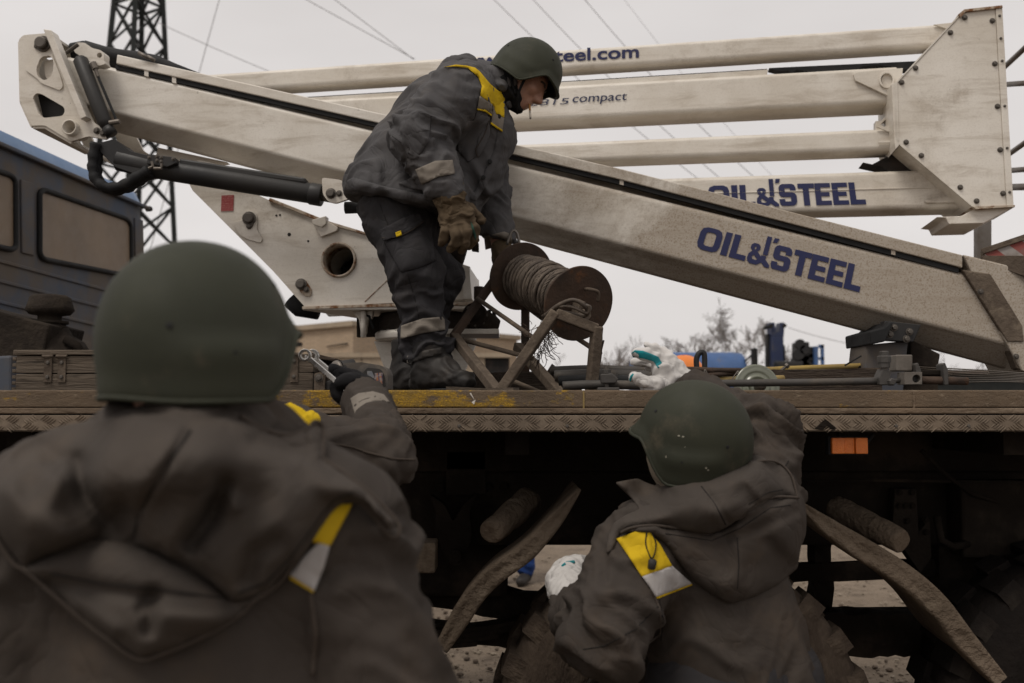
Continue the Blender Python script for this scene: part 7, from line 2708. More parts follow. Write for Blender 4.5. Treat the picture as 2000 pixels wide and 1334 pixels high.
    # cigarette hanging from the mouth
    a = L(.092, -.016, -.067)
    tip = P(1036, 232, a.y - .03)
    c = thing('cigarette', 'half-smoked cigarette in the bending worker\'s mouth', 'cigarette', a)
    m_ = a.lerp(tip, .45)
    MB().tube([a, m_], .0042, 10).build('filter', M['cig_filter'], c, smooth=True)
    MB().tube([m_, a.lerp(tip, .93)], .0042, 10).build('paper', M['cig_paper'], c, smooth=True)
    MB().tube([a.lerp(tip, .93), tip], [.004, .003], 10).build('ash', M['cig_ash'], c, smooth=True)


M['green_trim'] = fabric('green_glove_trim', (.02, .07, .05), (.03, .06, .045), (.05, .06, .05), .3, .2)
M['eye'] = grimy('eye_shadowed', (.03, .022, .018), (.05, .04, .035), (.05, .04, .03), rough=.25, bump=0, spec=.5)
M['hair'] = grimy('dark_hair', (.035, .025, .02), (.05, .035, .028), (.07, .06, .05), rough=.8, bump=.3, bscale=300)
M['lip'] = grimy('lip_line', (.14, .055, .045), (.12, .05, .04), (.1, .04, .035), rough=.5, bump=0)
M['cig_filter'] = grimy('cigarette_filter', (.45, .22, .07), (.4, .19, .06), (.35, .18, .07), rough=.7, bump=0)
M['cig_paper'] = grimy('cigarette_paper', (.6, .55, .47), (.5, .46, .4), (.4, .36, .3), rough=.8, bump=0)
M['cig_ash'] = grimy('cigarette_ash', (.1, .09, .085), (.16, .15, .14), (.05, .045, .04), rough=.9, bump=0)
deck_worker()

# ------------------------------------------------------------------ blurred worker close to the camera, seen from behind
def legs_to_ground(pelvis, side, fwd, w=.10, sc=1.0):
    """hidden lower half down to the ground: returns (hip, knee, ankle) pairs"""
    out = []
    for s in (-1, 1):
        h = pelvis + side * (s * w)
        k = V((h.x + side.x * s * .02, h.y + side.y * s * .02, .50 * sc)) + fwd * .03
        a = V((h.x + side.x * s * .04, h.y + side.y * s * .04, .10)) - fwd * .02
        out.append((h, k, a))
    return out


def simple_boot(t, a, fwd, r=.058):
    toe = V((a.x, a.y, .05)) + fwd * .17
    v, Q = sdf_mesh([cap(a + V((0, 0, .10)), r, a, r), cap(a - V((0, 0, .02)), r * .95, toe, r * .75), cap(V((a.x, a.y, .06)) - fwd * .04, r * .8, toe, r * .7)], .012, .03, cuts=[(V((0, 0, .008)), V((0, 0, -1)))], smooth=1)
    return np_mesh('boot', v, Q, M['boot'], t)


def close_worker():
    Y = 1.36
    foot = P(390, 900, 1.42)
    foot.z = 0
    t = thing('person', 'worker in helmet and dark hooded jacket seen close from behind at the left', 'person', foot)
    J = lambda x, y, yy=1.42: P(x, y, yy)
    fw = V((.42, 1, 0)).normalized()
    hr = frame(V((.60, .85, .04)), V((0, -.04, 1)))
    hc = P(390, 690, 1.335)
    nck = P(400, 830, 1.38)
    cst, wst = J(385, 1010), J(400, 1450)
    pel = V((J(400, 1300).x, 1.44, .96))
    rs, re, rw = J(655, 1050, 1.40), J(760, 1420, 1.38), J(760, 1600, 1.62)
    ls, le, lw = J(95, 1030, 1.40), J(20, 1450, 1.38), J(80, 1620, 1.6)
    lg = legs_to_ground(pel, V((.92, -.38, 0)), fw)
    bp = head_prims(hc + V((0, 0, -.02)), hr, .96, nck) + chain([(nck, .055), (cst, .095), (wst, .11), (pel, .11)])
    bp += chain([(cst, .08), (rs, .05), (re, .045), (rw, .04)]) + chain([(cst, .08), (ls, .05), (le, .045), (lw, .04)])
    for s in (rw, lw):
        bp += [cap(s, .038, s + fw * .08 - V((0, 0, .02)), .04)] + [cap(s + fw * .08 + V((.018 * (k - 1.5), 0, -.02)), .011, s + fw * .15 + V((.02 * (k - 1.5), 0, -.05)), .009) for k in range(4)] + [cap(s + fw * .04, .014, s + fw * .09 + V((-.05, 0, -.02)), .011)]
    for (h, k, a) in lg: bp += chain([(pel, .12), (h, .09), (k, .06), (a, .045)])
    v, Q = sdf_mesh(bp, .011, .016, smooth=1)
    np_mesh('body', v, Q, M['skin'], t)
    flat = (V((0, 1, 0)), 1.25)
    jp = [cap(J(385, 1000), .19, J(400, 1400), .215, flat), cap(J(400, 1400), .215, V((pel.x, 1.44, .90)), .205, flat), cap(J(150, 1012), .115, J(595, 1050), .115), cap(J(310, 935, 1.40), .10, J(480, 945, 1.40), .10),
          cap(J(400, 890, 1.40), .075, J(395, 930, 1.40), .11)]
    jp += chain([(rs, .108), (re, .082), (rw, .062)]) + chain([(ls, .118), (le, .09), (lw, .065)])
    v, Q = sdf_mesh(jp, .0085, .05, smooth=2, cuts=[(V((0, 0, .80)), V((0, 0, -1)))])
    limbs = [(rs, re, .024, 11, .7, .6, .09), (ls, le, .022, 11, .7, .6, .1), (J(385, 1000), J(400, 1450), .014, 6, .1, .5, .2), (J(160, 1010), J(600, 1020), .010, 6, .3, .3, .13)]

    v = folds(v, Q, limbs, 3.7, .004, 5)
    # long diagonal drags from the shoulder down the sleeve
    jk = np_mesh('jacket', v, Q, M['jacket_brown'], t)
    bv = bvh_of((v, Q))
    # yellow and pale shoulder patch under the hood edge
    drape('yellow_patch', bv, [(688, 984), (668, 1022), (644, 1067), (600, 1056), (630, 1010), (660, 985)], M['yellow_cloth'], jk, .010, .004, 9, sub=0, smooth_it=1)
    drape('pale_band', bv, [(622, 1060), (644, 1067), (632, 1110), (614, 1154), (566, 1124), (596, 1085)], M['reflective_pale'], jk, .010, .004, 9, sub=0, smooth_it=1)
    drape('yellow_piping', bv, [(566, 1124), (614, 1152), (612, 1158), (564, 1130)], M['yellow_cloth'], jk, .007, .003, 7, sub=0, smooth_it=1)
    drape('sleeve_seam', bv, [(622, 1075), (628, 1075), (612, 1160), (622, 1240), (615, 1320), (605, 1320), (612, 1240), (602, 1160)], M['piping'], jk, .004, .003, 9, sub=0)
    # collar standing round the neck
    col = []
    for i in range(13):
        th = math.radians(-200 + i * 220 / 12)
        c = P(378, 812, 1.365)
        col.append(V((c.x + .084 * math.cos(th), c.y + .095 * math.sin(th), c.z - .012 + .008 * math.sin(i * 1.1))))
    cp = chain([(p, .024) for p in col]) + chain([(p - V((0, 0, .05)) + (p - P(378, 812, 1.365)) * .15, .03) for p in col])
    cv, cq = sdf_mesh(cp, .008, .03, smooth=2)
    cv = folds(cv, cq, [(col[0], col[6], .005, 14, .5, .5, .03)], 5.5, .005, 12)
    np_mesh('collar', cv, cq, M['hood_brown'], jk)
    bvc = bvh_of((v, Q), (cv, cq))
    # hood lying on the back
    g = grooves([([(372, 838), (340, 890), (295, 955), (268, 1010), (258, 1060)], 7, .012),
                 ([(330, 880), (290, 950)], 38, -.012), ([(400, 900), (360, 1010), (330, 1070)], 42, -.014),
                 ([(435, 950), (412, 1005), (372, 1060)], 20, .026), ([(445, 962), (455, 990)], 16, -.012),
                 ([(240, 1000), (215, 1060), (190, 1075)], 24, .022), ([(205, 1020), (170, 970), (150, 900)], 18, .018), ([(110, 940), (90, 1000), (140, 1060)], 30, -.02),
                 ([(175, 900), (200, 840)], 22, .014), ([(40, 890), (75, 870), (110, 900)], 20, .016), ([(20, 960), (60, 1020), (100, 1060)], 26, -.014),
                 ([(520, 890), (560, 960), (540, 1050)], 50, -.016), ([(600, 900), (640, 950), (690, 960)], 22, -.014), ([(500, 860), (600, 890)], 14, .014), ([(480, 1130), (500, 1080), (540, 1060)], 20, .016),
                 ([(600, 840), (622, 880)], 14, -.012), ([(420, 800), (520, 835), (610, 870)], 9, .012), ([(280, 800), (340, 815), (420, 818)], 10, .010), ([(720, 985), (765, 1030)], 14, -.02)])
    puff = lambda x, y, e: .050 * (1 - math.exp(-e / 30)) + 1.7 * g(x, y, e) * min(1, e / 14 + .25)
    out = [(211, 815), (262, 794), (330, 788), (420, 792), (475, 806), (515, 834), (570, 846), (600, 836), (616, 823), (632, 840), (630, 896), (672, 922), (714, 955), (776, 1020), (764, 1048), (742, 1022), (712, 988), (678, 978), (645, 998), (614, 1040), (585, 1086), (531, 1150), (495, 1172), (452, 1180), (405, 1140), (360, 1108), (310, 1082), (262, 1068), (205, 1060), (155, 1064), (95, 1085), (45, 1112), (10, 1065), (-32, 1010), (-40, 950), (-5, 905), (38, 868), (80, 845), (125, 830)]
    ho = drape('hood', bvc, out, M['hood_brown'], jk, .016, .014, 13, shape=puff, smooth_it=6, sub=1, edge=[(632, 898), (690, 940), (776, 1020), (762, 1048), (712, 988), (678, 978), (645, 998), (585, 1086), (531, 1150), (452, 1180), (360, 1108), (262, 1068), (155, 1064), (45, 1112), (-20, 1030)], edge_mat=M['piping'], edge_r=.0032, maxback=1.42)
    g2 = grooves([([(280, 1190), (300, 1160), (290, 1230)], 14, .014), ([(100, 1140), (280, 1165), (470, 1185)], 16, .010), ([(330, 1200), (420, 1210)], 30, -.012), ([(150, 1180), (220, 1230)], 20, -.01)])
    out = [(45, 1108), (95, 1082), (155, 1060), (205, 1057), (262, 1065), (310, 1079), (360, 1105), (405, 1137), (452, 1176), (500, 1168), (470, 1200), (400, 1242), (330, 1272), (272, 1288), (215, 1250), (150, 1200), (90, 1150)]
    po = drape('hood_pouch', bvc, out, M['hood_brown'], jk, .020, .014, 13, shape=lambda x, y, e: .035 * (1 - math.exp(-e / 22)) + 1.6 * g2(x, y, e), smooth_it=5, edge=[(500, 1168), (470, 1200), (400, 1242), (330, 1272), (272, 1288), (215, 1250), (150, 1200), (45, 1110)], edge_mat=M['piping'], edge_r=.003)
    seam([ho], [(372, 842), (340, 892), (296, 955), (270, 1010), (260, 1060)], .0022)
    seam([ho], [(690, 962), (655, 975), (628, 1004), (598, 1048), (566, 1090), (520, 1138), (456, 1162)], .0013)
    seam([po], [(100, 1120), (200, 1140), (300, 1150), (460, 1172)], .0014)
    # collar tip with snap at the right of the neck
    tip = drape('collar_tip', bvc, [(470, 812), (515, 838), (565, 850), (600, 838), (616, 823), (632, 838), (630, 895), (600, 886), (560, 876), (510, 860)], M['hood_brown'], jk, .03, .012, 9, shape=lambda x, y, e: .012 * (1 - math.exp(-e / 10)), smooth_it=5, edge=[(470, 812), (515, 838), (565, 850), (600, 838), (616, 823), (632, 838), (630, 895)], edge_mat=M['piping'], edge_r=.003)
    # trousers and boots, out of frame
    tp = []
    for (h, k, a) in lg: tp += chain([(V((pel.x, pel.y, .98)), .17), (h, .12), (k, .095), (a, .085)])
    tv, tq = sdf_mesh(tp, .014, .03, smooth=1)
    np_mesh('trousers', tv, tq, M['trousers'], t)
    for (h, k, a) in lg: simple_boot(t, a, fw)
    hel = helmet(t, hc + hr @ V((-.005, 0, .016)), hr, .94)
    helmet_chips(hel, [(460, 688, 7, 6)], M['helmet_in'])


close_worker()


# ------------------------------------------------------------------ worker reaching over the deck edge, seen from behind
def reaching_worker():
    foot = P(1400, 1000, 2.5)
    foot.z = 0
    t = thing('person', 'worker in helmet and white gloves reaching up to the deck, seen from behind', 'person', foot)
    J = lambda x, y, yy=2.5: P(x, y, yy)
    fw = V((-.30, 1, 0)).normalized()
    hr = frame(V((-.88, .45, .12)), V((-.10, -.24, .95)))
    hc = P(1352, 872, 2.45)
    nck = P(1365, 955, 2.5)
    cst, wst = J(1370, 1060), J(1425, 1330)
    pel = V((J(1435, 1300).x, 2.50, .88))
    ls, le, lw = J(1262, 1070, 2.44), J(1182, 1240, 2.30), J(1128, 1192, 2.50)
    rs, re, rw = J(1478, 1010, 2.50), J(1490, 850, 2.62), J(1352, 770, 2.84)
    lg = legs_to_ground(pel, V((1, .25, 0)).normalized(), fw, .10, .95)
    bp = head_prims(hc, hr, .96, nck) + chain([(nck, .06), (cst, .13), (wst, .15), (pel, .14)])
    bp += chain([(cst, .12), (rs, .06), (re, .05), (rw, .04)]) + chain([(cst, .12), (ls, .06), (le, .05), (lw, .04)])
    for (h, k, a) in lg: bp += chain([(pel, .12), (h, .09), (k, .06), (a, .045)])
    v, Q = sdf_mesh(bp, .009, .015, smooth=1)
    np_mesh('body', v, Q, M['skin'], t)
    flat = (V((0, 1, 0)), 1.2)
    jp = [cap(J(1378, 1060), .155, J(1418, 1250), .185, flat), cap(J(1418, 1250), .185, V((J(1445, 1334).x, 2.5, .82)), .20, flat), cap(J(1282, 1075, 2.48), .115, J(1470, 1020, 2.5), .12), cap(J(1330, 1005, 2.5), .09, J(1420, 990, 2.5), .09)]
    jp += [cap(ls, .112, le, .098), cap(le, .094, lw, .070), cap(rs, .112, re, .082), cap(re, .080, rw, .066)]
    v, Q = sdf_mesh(jp, .0085, .04, smooth=2, cuts=[(V((0, 0, .74)), V((0, 0, -1)))])
    limbs = [(ls, le, .024, 11, .5, .9, .1), (le, lw, .026, 16, .9, .5, .08), (rs, re, .028, 15, .6, .9, .09), (re, rw, .024, 16, .8, .3, .07), (J(1378, 1050), J(1440, 1400), .026, 7, .2, .9, .18), (J(1282, 1075, 2.48), J(1470, 1020), .012, 8, .3, .3, .12)]
    v = folds(v, Q, limbs, 6.1, .004, 6)
    jk = np_mesh('jacket', v, Q, M['jacket_brown'], t)
    bv = bvh_of((v, Q))
    yl = drape('yellow_patch', bv, [(1204, 1052), (1262, 1030), (1290, 1064), (1313, 1105), (1254, 1127), (1230, 1090)], M['yellow_cloth'], jk, .009, .004, 6, sub=0, smooth_it=1)
    drape('pale_band', bv, [(1254, 1126), (1313, 1105), (1334, 1124), (1352, 1140), (1281, 1166), (1268, 1145)], M['reflective_pale'], jk, .009, .004, 6, sub=0, smooth_it=1)
    drape('yellow_piping', bv, [(1281, 1166), (1352, 1139), (1352, 1143), (1283, 1170)], M['yellow_cloth'], jk, .006, .003, 5, sub=0)
    drape('sleeve_seam', bv, [(1268, 1150), (1272, 1150), (1290, 1185), (1292, 1240), (1262, 1262), (1260, 1259), (1288, 1237), (1286, 1187)], M['piping'], jk, .003, .003, 6, sub=0)
    # collar
    c0 = P(1390, 922, 2.445)
    col = []
    for i in range(13):
        th = math.radians(-190 + i * 210 / 12)
        col.append(V((c0.x + .112 * math.cos(th), c0.y + .10 * math.sin(th), c0.z - .022 + .036 * math.cos(th - .2))))
    cp = chain([(p, .020) for p in col]) + chain([(p - V((0, 0, .05)) + (p - c0) * .1, .026) for p in col])
    cv, cq = sdf_mesh(cp, .0075, .03, smooth=2)
    np_mesh('collar', cv, cq, M['hood_brown'], jk)
    bvc = bvh_of((v, Q), (cv, cq))
    # hood: inner part (open) and hanging pouch
    g = grooves([([(1375, 955), (1400, 985), (1420, 1020)], 5, .010), ([(1300, 1000), (1360, 985), (1400, 1000)], 20, -.012), ([(1450, 960), (1475, 990)], 14, .012), ([(1500, 930), (1520, 960)], 16, -.010), ([(1255, 985), (1310, 965)], 9, .012), ([(1225, 1020), (1300, 1010)], 10, -.010), ([(1460, 940), (1510, 1000)], 6, -.008)])
    out = [(1200, 942), (1222, 938), (1246, 934), (1262, 942), (1290, 952), (1340, 946), (1400, 928), (1452, 900), (1490, 900), (1522, 905), (1546, 930), (1558, 975), (1535, 968), (1500, 974), (1470, 990), (1440, 1015), (1418, 1032), (1388, 1043), (1340, 1036), (1280, 1028), (1235, 1032), (1212, 1042), (1196, 1075), (1183, 1084), (1186, 1050), (1197, 1022), (1222, 1005), (1250, 994), (1234, 974)]
    hl = drape('hood_lining', bvc, out, M['hood_brown'], jk, .012, .010, 8, shape=lambda x, y, e: .020 * (1 - math.exp(-e / 14)) + g(x, y, e) * min(1, e / 8 + .2), smooth_it=6, edge=[(1452, 912), (1490, 900), (1522, 905), (1546, 930), (1558, 975)], edge_mat=M['piping'], edge_r=.003)
    g2 = grooves([([(1300, 1090), (1380, 1130), (1450, 1150)], 24, -.012), ([(1440, 1040), (1445, 1120)], 14, -.008), ([(1390, 1045), (1470, 1020), (1555, 970)], 7, -.010), ([(1400, 1058), (1480, 1036), (1556, 1000)], 8, .008), ([(1500, 1060), (1540, 1100)], 14, .010)])
    out = [(1212, 1040), (1235, 1030), (1280, 1026), (1340, 1034), (1388, 1041), (1418, 1030), (1440, 1013), (1470, 990), (1500, 973), (1535, 967), (1560, 972), (1566, 1010), (1566, 1060), (1558, 1110), (1520, 1142), (1475, 1165), (1425, 1180), (1390, 1162), (1353, 1134), (1325, 1098), (1300, 1062), (1270, 1042), (1240, 1040)]
    hd = drape('hood', bvc, out, M['jacket_brown'], jk, .014, .012, 8, shape=lambda x, y, e: .034 * (1 - math.exp(-e / 20)) + g2(x, y, e) * min(1, e / 8 + .2), smooth_it=6, edge=[(1212, 1040), (1235, 1030), (1280, 1026), (1340, 1034), (1388, 1041), (1440, 1013), (1500, 973), (1560, 972)], edge_mat=M['piping'], edge_r=.0036)
    seam([hl], [(1370, 950), (1396, 984), (1410, 1010), (1419, 1028)], .0016)
    seam([hl], [(1462, 985), (1500, 962), (1535, 955)], .0012)
    seam([hd], [(1300, 1042), (1390, 1056), (1445, 1032), (1505, 992), (1552, 985)], .0012)
    seam([hd], [(1440, 1050), (1443, 1100), (1440, 1160)], .0012)
    seam([jk], [(1248, 1040), (1262, 1090), (1285, 1160), (1296, 1210), (1290, 1260)], .0014)
    seam([jk], [(1290, 1180), (1240, 1230), (1180, 1262), (1130, 1270)], .0013)
    seam([jk], [(1540, 900), (1520, 935), (1500, 960)], .0013)
    # draw cord with toggle
    hits = [bv.ray_cast(CAM, ray(x, y).normalized())[0] for (x, y) in ((1262, 1038), (1260, 1062), (1272, 1090), (1280, 1062), (1272, 1040))]
    if all(h is not None for h in hits):
        MB().tube(spline([h - V((0, .012, 0)) for h in hits], 4), .0016, 6).build('draw_cord', M['black_cloth'], jk, smooth=True)
        MB().lathe(hits[2] - V((0, .012, .012)), (0.2, 0, 1), [(-.012, .004), (-.01, .009), (.008, .010), (.012, .006)], 12).build('cord_toggle', M['black_plastic'], jk, smooth=True)
    # trousers
    tp = []
    for (h, k, a) in lg: tp += chain([(V((pel.x, pel.y, .90)), .16), (h, .12), (k, .095), (a, .085)])
    tv, tq = sdf_mesh(tp, .012, .03, smooth=1)
    np_mesh('trousers', tv, tq, M['trousers'], t)
    for (h, k, a) in lg: simple_boot(t, a, fw)
    # helmet
    hel = helmet(t, hc + hr @ V((-.006, 0, .022)), hr, 1.0)
    L = lambda x, y, z: hc + hr @ V((x, y, z))
    bp = [cap(L(.03, 0, -.03), .080, L(.02, 0, -.08), .066), cap(L(.055, 0, .02), .058, L(.055, 0, -.06), .05)]
    bv3, bq3 = sdf_mesh(bp, .007, .02, smooth=2)
    np_mesh('balaclava', bv3, bq3, M['cloth_pale'], t)
    # paint chips on the helmet are real dabs of white
    helmet_chips(hel, [(1326, 851, 4, 2), (1334, 853, 4, 2), (1301, 892, 2, 4), (1379, 914, 3, 3), (1383, 918, 3, 2), (1338, 873, 2, 1)], M['chip'])
    helmet_chips(hel, [(1332, 903, 4, 3)], M['helmet_in'])

    # raised right glove: index finger spread left with teal palm side, thumb on the rail
    G = lambda x, y, yy=2.84: P(x, y, yy)
    gp = [cap(G(1356, 768, 2.86), .060, G(1338, 754, 2.86), .046), cap(G(1328, 746, 2.86), .044, G(1304, 720, 2.85), .042, (V((0, 1, 0)), 1.5)), cap(G(1310, 745, 2.85), .035, G(1296, 722, 2.85), .036)]
    gp += chain([(G(1298, 712), .021), (G(1280, 700), .0185), (G(1261, 691), .0175), (G(1243, 689), .0145)])      # index
    gp += chain([(G(1308, 704, 2.88), .019), (G(1294, 690, 2.90), .0155), (G(1278, 680, 2.905), .014), (G(1265, 674, 2.91), .0115)])  # middle
    gp += chain([(G(1298, 722, 2.89), .019), (G(1278, 712, 2.92), .015), (G(1258, 707, 2.93), .0135), (G(1238, 706, 2.93), .011)])     # ring
    gp += chain([(G(1298, 728, 2.90), .017), (G(1282, 720, 2.94), .014), (G(1268, 717, 2.95), .012)])                                   # little
    gp += chain([(G(1308, 750, 2.84), .026), (G(1282, 752, 2.82), .0225), (G(1260, 748, 2.81), .0205), (G(1240, 738, 2.81), .0175)])       # thumb
    gv, gq = sdf_mesh(gp, .0042, .007, smooth=1)
    gv = folds(gv, gq, [(G(1352, 760), G(1302, 716), .006, 24, .5, .5, .05)], 2.6, .004, 24)
    gl = np_mesh('glove', gv, gq, M['leather_white'], t)
    bg = bvh_of((gv, gq))
    drape('teal_palm', bg, [(1233, 690), (1240, 684), (1256, 685), (1272, 691), (1286, 697), (1293, 709), (1286, 720), (1276, 706), (1255, 700), (1236, 698)], M['teal'], gl, .002, .002, 4, sub=0)
    drape('teal_edge', bg, [(1229, 742), (1231, 734), (1236, 729), (1239, 732), (1234, 738), (1232, 746)], M['teal'], gl, .002, .002, 4, sub=0)
    # left glove resting on the tyre
    gp = [cap(G(1124, 1172, 2.54), .060, G(1108, 1142, 2.64), .054), cap(G(1110, 1142, 2.66), .050, G(1122, 1118, 2.74), .046), cap(G(1100, 1125, 2.70), .034, G(1135, 1112, 2.76), .036)]
    for (x0, y0, x1, y1, x2, y2) in ((1100, 1120, 1098, 1108, 1106, 1102), (1112, 1114, 1114, 1104, 1124, 1100), (1125, 1110, 1130, 1102, 1140, 1100), (1136, 1110, 1144, 1104, 1152, 1104)):
        gp += chain([(G(x0, y0, 2.74), .024), (G(x1, y1, 2.80), .021), (G(x2, y2, 2.86), .018)])
    gp += chain([(G(1130, 1132, 2.68), .026), (G(1148, 1120, 2.72), .022), (G(1156, 1106, 2.78), .019)])
    gv, gq = sdf_mesh(gp, .0045, .014, smooth=2)
    gv = folds(gv, gq, [(G(1118, 1155, 2.6), G(1122, 1118, 2.74), .007, 24, .5, .5, .05)], 9.6, .004, 22)
    gl = np_mesh('glove', gv, gq, M['leather_white'], t)
    bg = bvh_of((gv, gq))
    drape('teal_edge', bg, [(1096, 1104), (1106, 1096), (1122, 1094), (1124, 1100), (1106, 1104), (1098, 1108)], M['teal'], gl, .003, .002, 4, sub=0)
    drape('teal_edge', bg, [(1148, 1104), (1156, 1098), (1160, 1108), (1152, 1122), (1146, 1128)], M['teal'], gl, .003, .002, 4, sub=0)


M['chip'] = grimy('bare_chip', (.42, .4, .34), (.3, .28, .22), (.2, .18, .14), rough=.6, bump=0)
reaching_worker()


# ------------------------------------------------------------------ worker with spanners, mostly hidden behind the close one
def spanner_worker():
    foot = P(450, 1000, 2.2)
    foot.z = 0
    t = thing('person', 'worker hidden behind the close helmet, bent arm holding spanners on the deck edge', 'person', foot)
    J = lambda x, y, yy=2.22: P(x, y, yy)
    fw = V((.25, 1, 0)).normalized()
    hr = frame(V((.3, 1, 0)), V((0, 0, 1)))
    hc = P(430, 690, 2.22)
    nck = P(440, 800, 2.22)
    cst = J(440, 920)
    pel = V((J(440, 900).x, 2.22, .95))
    rs, re, rw = J(570, 872, 2.20), J(752, 892, 2.30), J(722, 800, 2.52)
    ls, le, lw = J(320, 880, 2.22), J(280, 1080, 2.24), J(300, 1150, 2.5)
    lg = legs_to_ground(pel, V((1, -.2, 0)).normalized(), fw)
    bp = head_prims(hc, hr, .97) + chain([(nck, .06), (cst, .13), (pel, .14)]) + chain([(cst, .12), (rs, .06), (re, .048), (rw, .036)]) + chain([(cst, .12), (ls, .06), (le, .048), (lw, .036)])
    bp += [cap(lw, .036, lw + fw * .09, .04)] + [cap(lw + fw * .08 + V((.018 * (k - 1.5), 0, 0)), .011, lw + fw * .16 + V((.02 * (k - 1.5), 0, -.03)), .009) for k in range(4)] + [cap(lw + fw * .05, .014, lw + fw * .1 + V((.05, 0, 0)), .011)]
    for (h, k, a) in lg: bp += chain([(pel, .12), (h, .09), (k, .06), (a, .045)])
    v, Q = sdf_mesh(bp, .011, .016, smooth=1)
    np_mesh('body', v, Q, M['skin'], t)
    jp = [cap(J(440, 900), .16, J(440, 1200), .18, (V((0, 1, 0)), 1.2)), cap(J(340, 890), .10, J(550, 880), .10), cap(J(400, 850), .08, J(480, 850), .08)]
    jp += [cap(rs, .084, re, .068), cap(re, .068, rw, .056), cap(rw, .056, J(712, 782, 2.55), .054)] + chain([(ls, .09), (le, .075), (lw, .06)])
    v, Q = sdf_mesh(jp, .0075, .035, smooth=2)
    v = folds(v, Q, [(rs, re, .013, 11, .3, .8, .075), (re, J(712, 782, 2.55), .016, 17, 1.0, .3, .062), (ls, le, .012, 11, .3, .8, .08), (J(440, 900), J(440, 1200), .012, 7, .3, .5, .17)], 2.9, .006, 8)
    jk = np_mesh('jacket', v, Q, M['jacket_brown'], t)
    bv = bvh_of((v, Q))
    drape('cuff_band', bv, [(684, 778), (700, 768), (728, 764), (750, 770), (762, 786), (735, 784), (712, 792), (694, 812)], M['reflective'], jk, .003, .003, 5, sub=0)
    drape('sleeve_seam', bv, [(640, 862), (690, 872), (720, 882), (770, 894), (812, 896), (812, 899), (768, 898), (718, 886), (690, 876), (640, 866)], M['piping'], jk, .003, .003, 5, sub=0)
    # bunched yellow yoke on the shoulder
    yp = [cap(J(490, 812, 2.16), .030, J(530, 815, 2.15), .034), cap(J(530, 815, 2.15), .034, J(565, 820, 2.15), .034), cap(J(560, 820, 2.15), .033, J(598, 828, 2.15), .028), cap(J(515, 835, 2.15), .03, J(590, 845, 2.15), .03)]
    yv, yq = sdf_mesh(yp, .006, .012, smooth=2)
    yv = folds(yv, yq, [(J(495, 815, 2.15), J(595, 828, 2.15), .008, 26, .5, .5, .035)], 1.9, .003, 20)
    np_mesh('yellow_yoke', yv, yq, M['yellow_cloth'], jk)
    tp = []
    for (h, k, a) in lg: tp += chain([(V((pel.x, pel.y, .97)), .16), (h, .12), (k, .095), (a, .085)])
    tv, tq = sdf_mesh(tp, .014, .03, smooth=1)
    np_mesh('trousers', tv, tq, M['trousers'], t)
    for (h, k, a) in lg: simple_boot(t, a, fw)
    helmet(t, hc + V((0, 0, .02)), hr, 1.0)
    # black glove gripping the spanners
    G = lambda x, y, yy=2.62: P(x, y, yy)
    gp = [cap(G(716, 782, 2.58), .046, G(708, 768, 2.62), .046), cap(G(706, 766), .046, G(686, 756), .046, (V((0, 1, 0)), 1.2))]
    gp += chain([(G(690, 742, 2.62), .026), (G(672, 734, 2.60), .021), (G(658, 728, 2.585), .018), (G(650, 720, 2.58), .0145)])
    gp += chain([(G(686, 752, 2.63), .026), (G(668, 748, 2.60), .022), (G(659, 757, 2.57), .019), (G(668, 764, 2.56), .016)])
    gp += chain([(G(688, 762, 2.63), .025), (G(670, 762, 2.60), .021), (G(662, 770, 2.57), .018), (G(672, 776, 2.56), .015)])
    gp += chain([(G(694, 770, 2.62), .023), (G(678, 774, 2.60), .019), (G(672, 781, 2.58), .016), (G(682, 785, 2.57), .014)])
    gp += chain([(G(702, 752, 2.60), .026), (G(690, 744, 2.56), .022), (G(676, 744, 2.54), .019), (G(664, 748, 2.54), .016)])
    gv, gq = sdf_mesh(gp, .0045, .010, smooth=2)
    np_mesh('glove', gv, gq, M['glove_black'], t)


spanner_worker()


def spanner(label, a, b, Yv, ring):
    """combination spanner: bar, ring end, open jaw"""
    A, B = P(*a, Yv), P(*b, Yv)
    t = thing('spanner', label, 'spanner', A, 'spanners in the gloved hand')
    d = (B - A).normalized()
    n = V((0, -1, 0))
    s = d.cross(n).normalized()
    MB().bar(A + d * .014, B, .0065, .014, s).build('shank', M['chrome'], t, bevel=.002)

    def head(c, dr, kind):
        m = 22
        sd = dr.cross(n).normalized()
        ro = .0165
        if kind:
            mb = MB()
            for i in range(m):
                th = 2 * math.pi * i / m
                for (r, w) in ((ro, -.006), (ro, .006), (.0095, .006), (.0095, -.006)):
                    mb.v.append(c + (dr * math.cos(th) + sd * math.sin(th)) * r + n * w)
            for i in range(m):
                for j in range(4):
                    p, q = i * 4 + j, i * 4 + (j + 1) % 4
                    p2, q2 = ((i + 1) % m) * 4 + j, ((i + 1) % m) * 4 + (j + 1) % 4
                    mb.f.append((p, q, q2, p2))
            mb.build('ring_end', M['chrome'], t, bevel=.001)
        else:
            out = []
            for i in range(15):
                th = math.radians(50 + i * 260 / 14)
                out.append(c + (dr * math.cos(th) + sd * math.sin(th)) * .019)
            out += [c + dr * .016 - sd * .0085, c - dr * .004 - sd * .0085, c - dr * .008, c - dr * .004 + sd * .0085, c + dr * .016 + sd * .0085]
            MB().prism([p + n * .005 for p in out], -n * .010).build('open_jaw', M['chrome'], t, bevel=.001)
    head(A, -d, ring)
    head(B + d * .01, d, not ring)


spanner('steel ring spanner in the black glove, lower and nearer one', (596, 694), (688, 772), 2.545, True)
spanner('steel open spanner in the black glove, upper and farther one', (610, 696), (690, 764), 2.575, False)


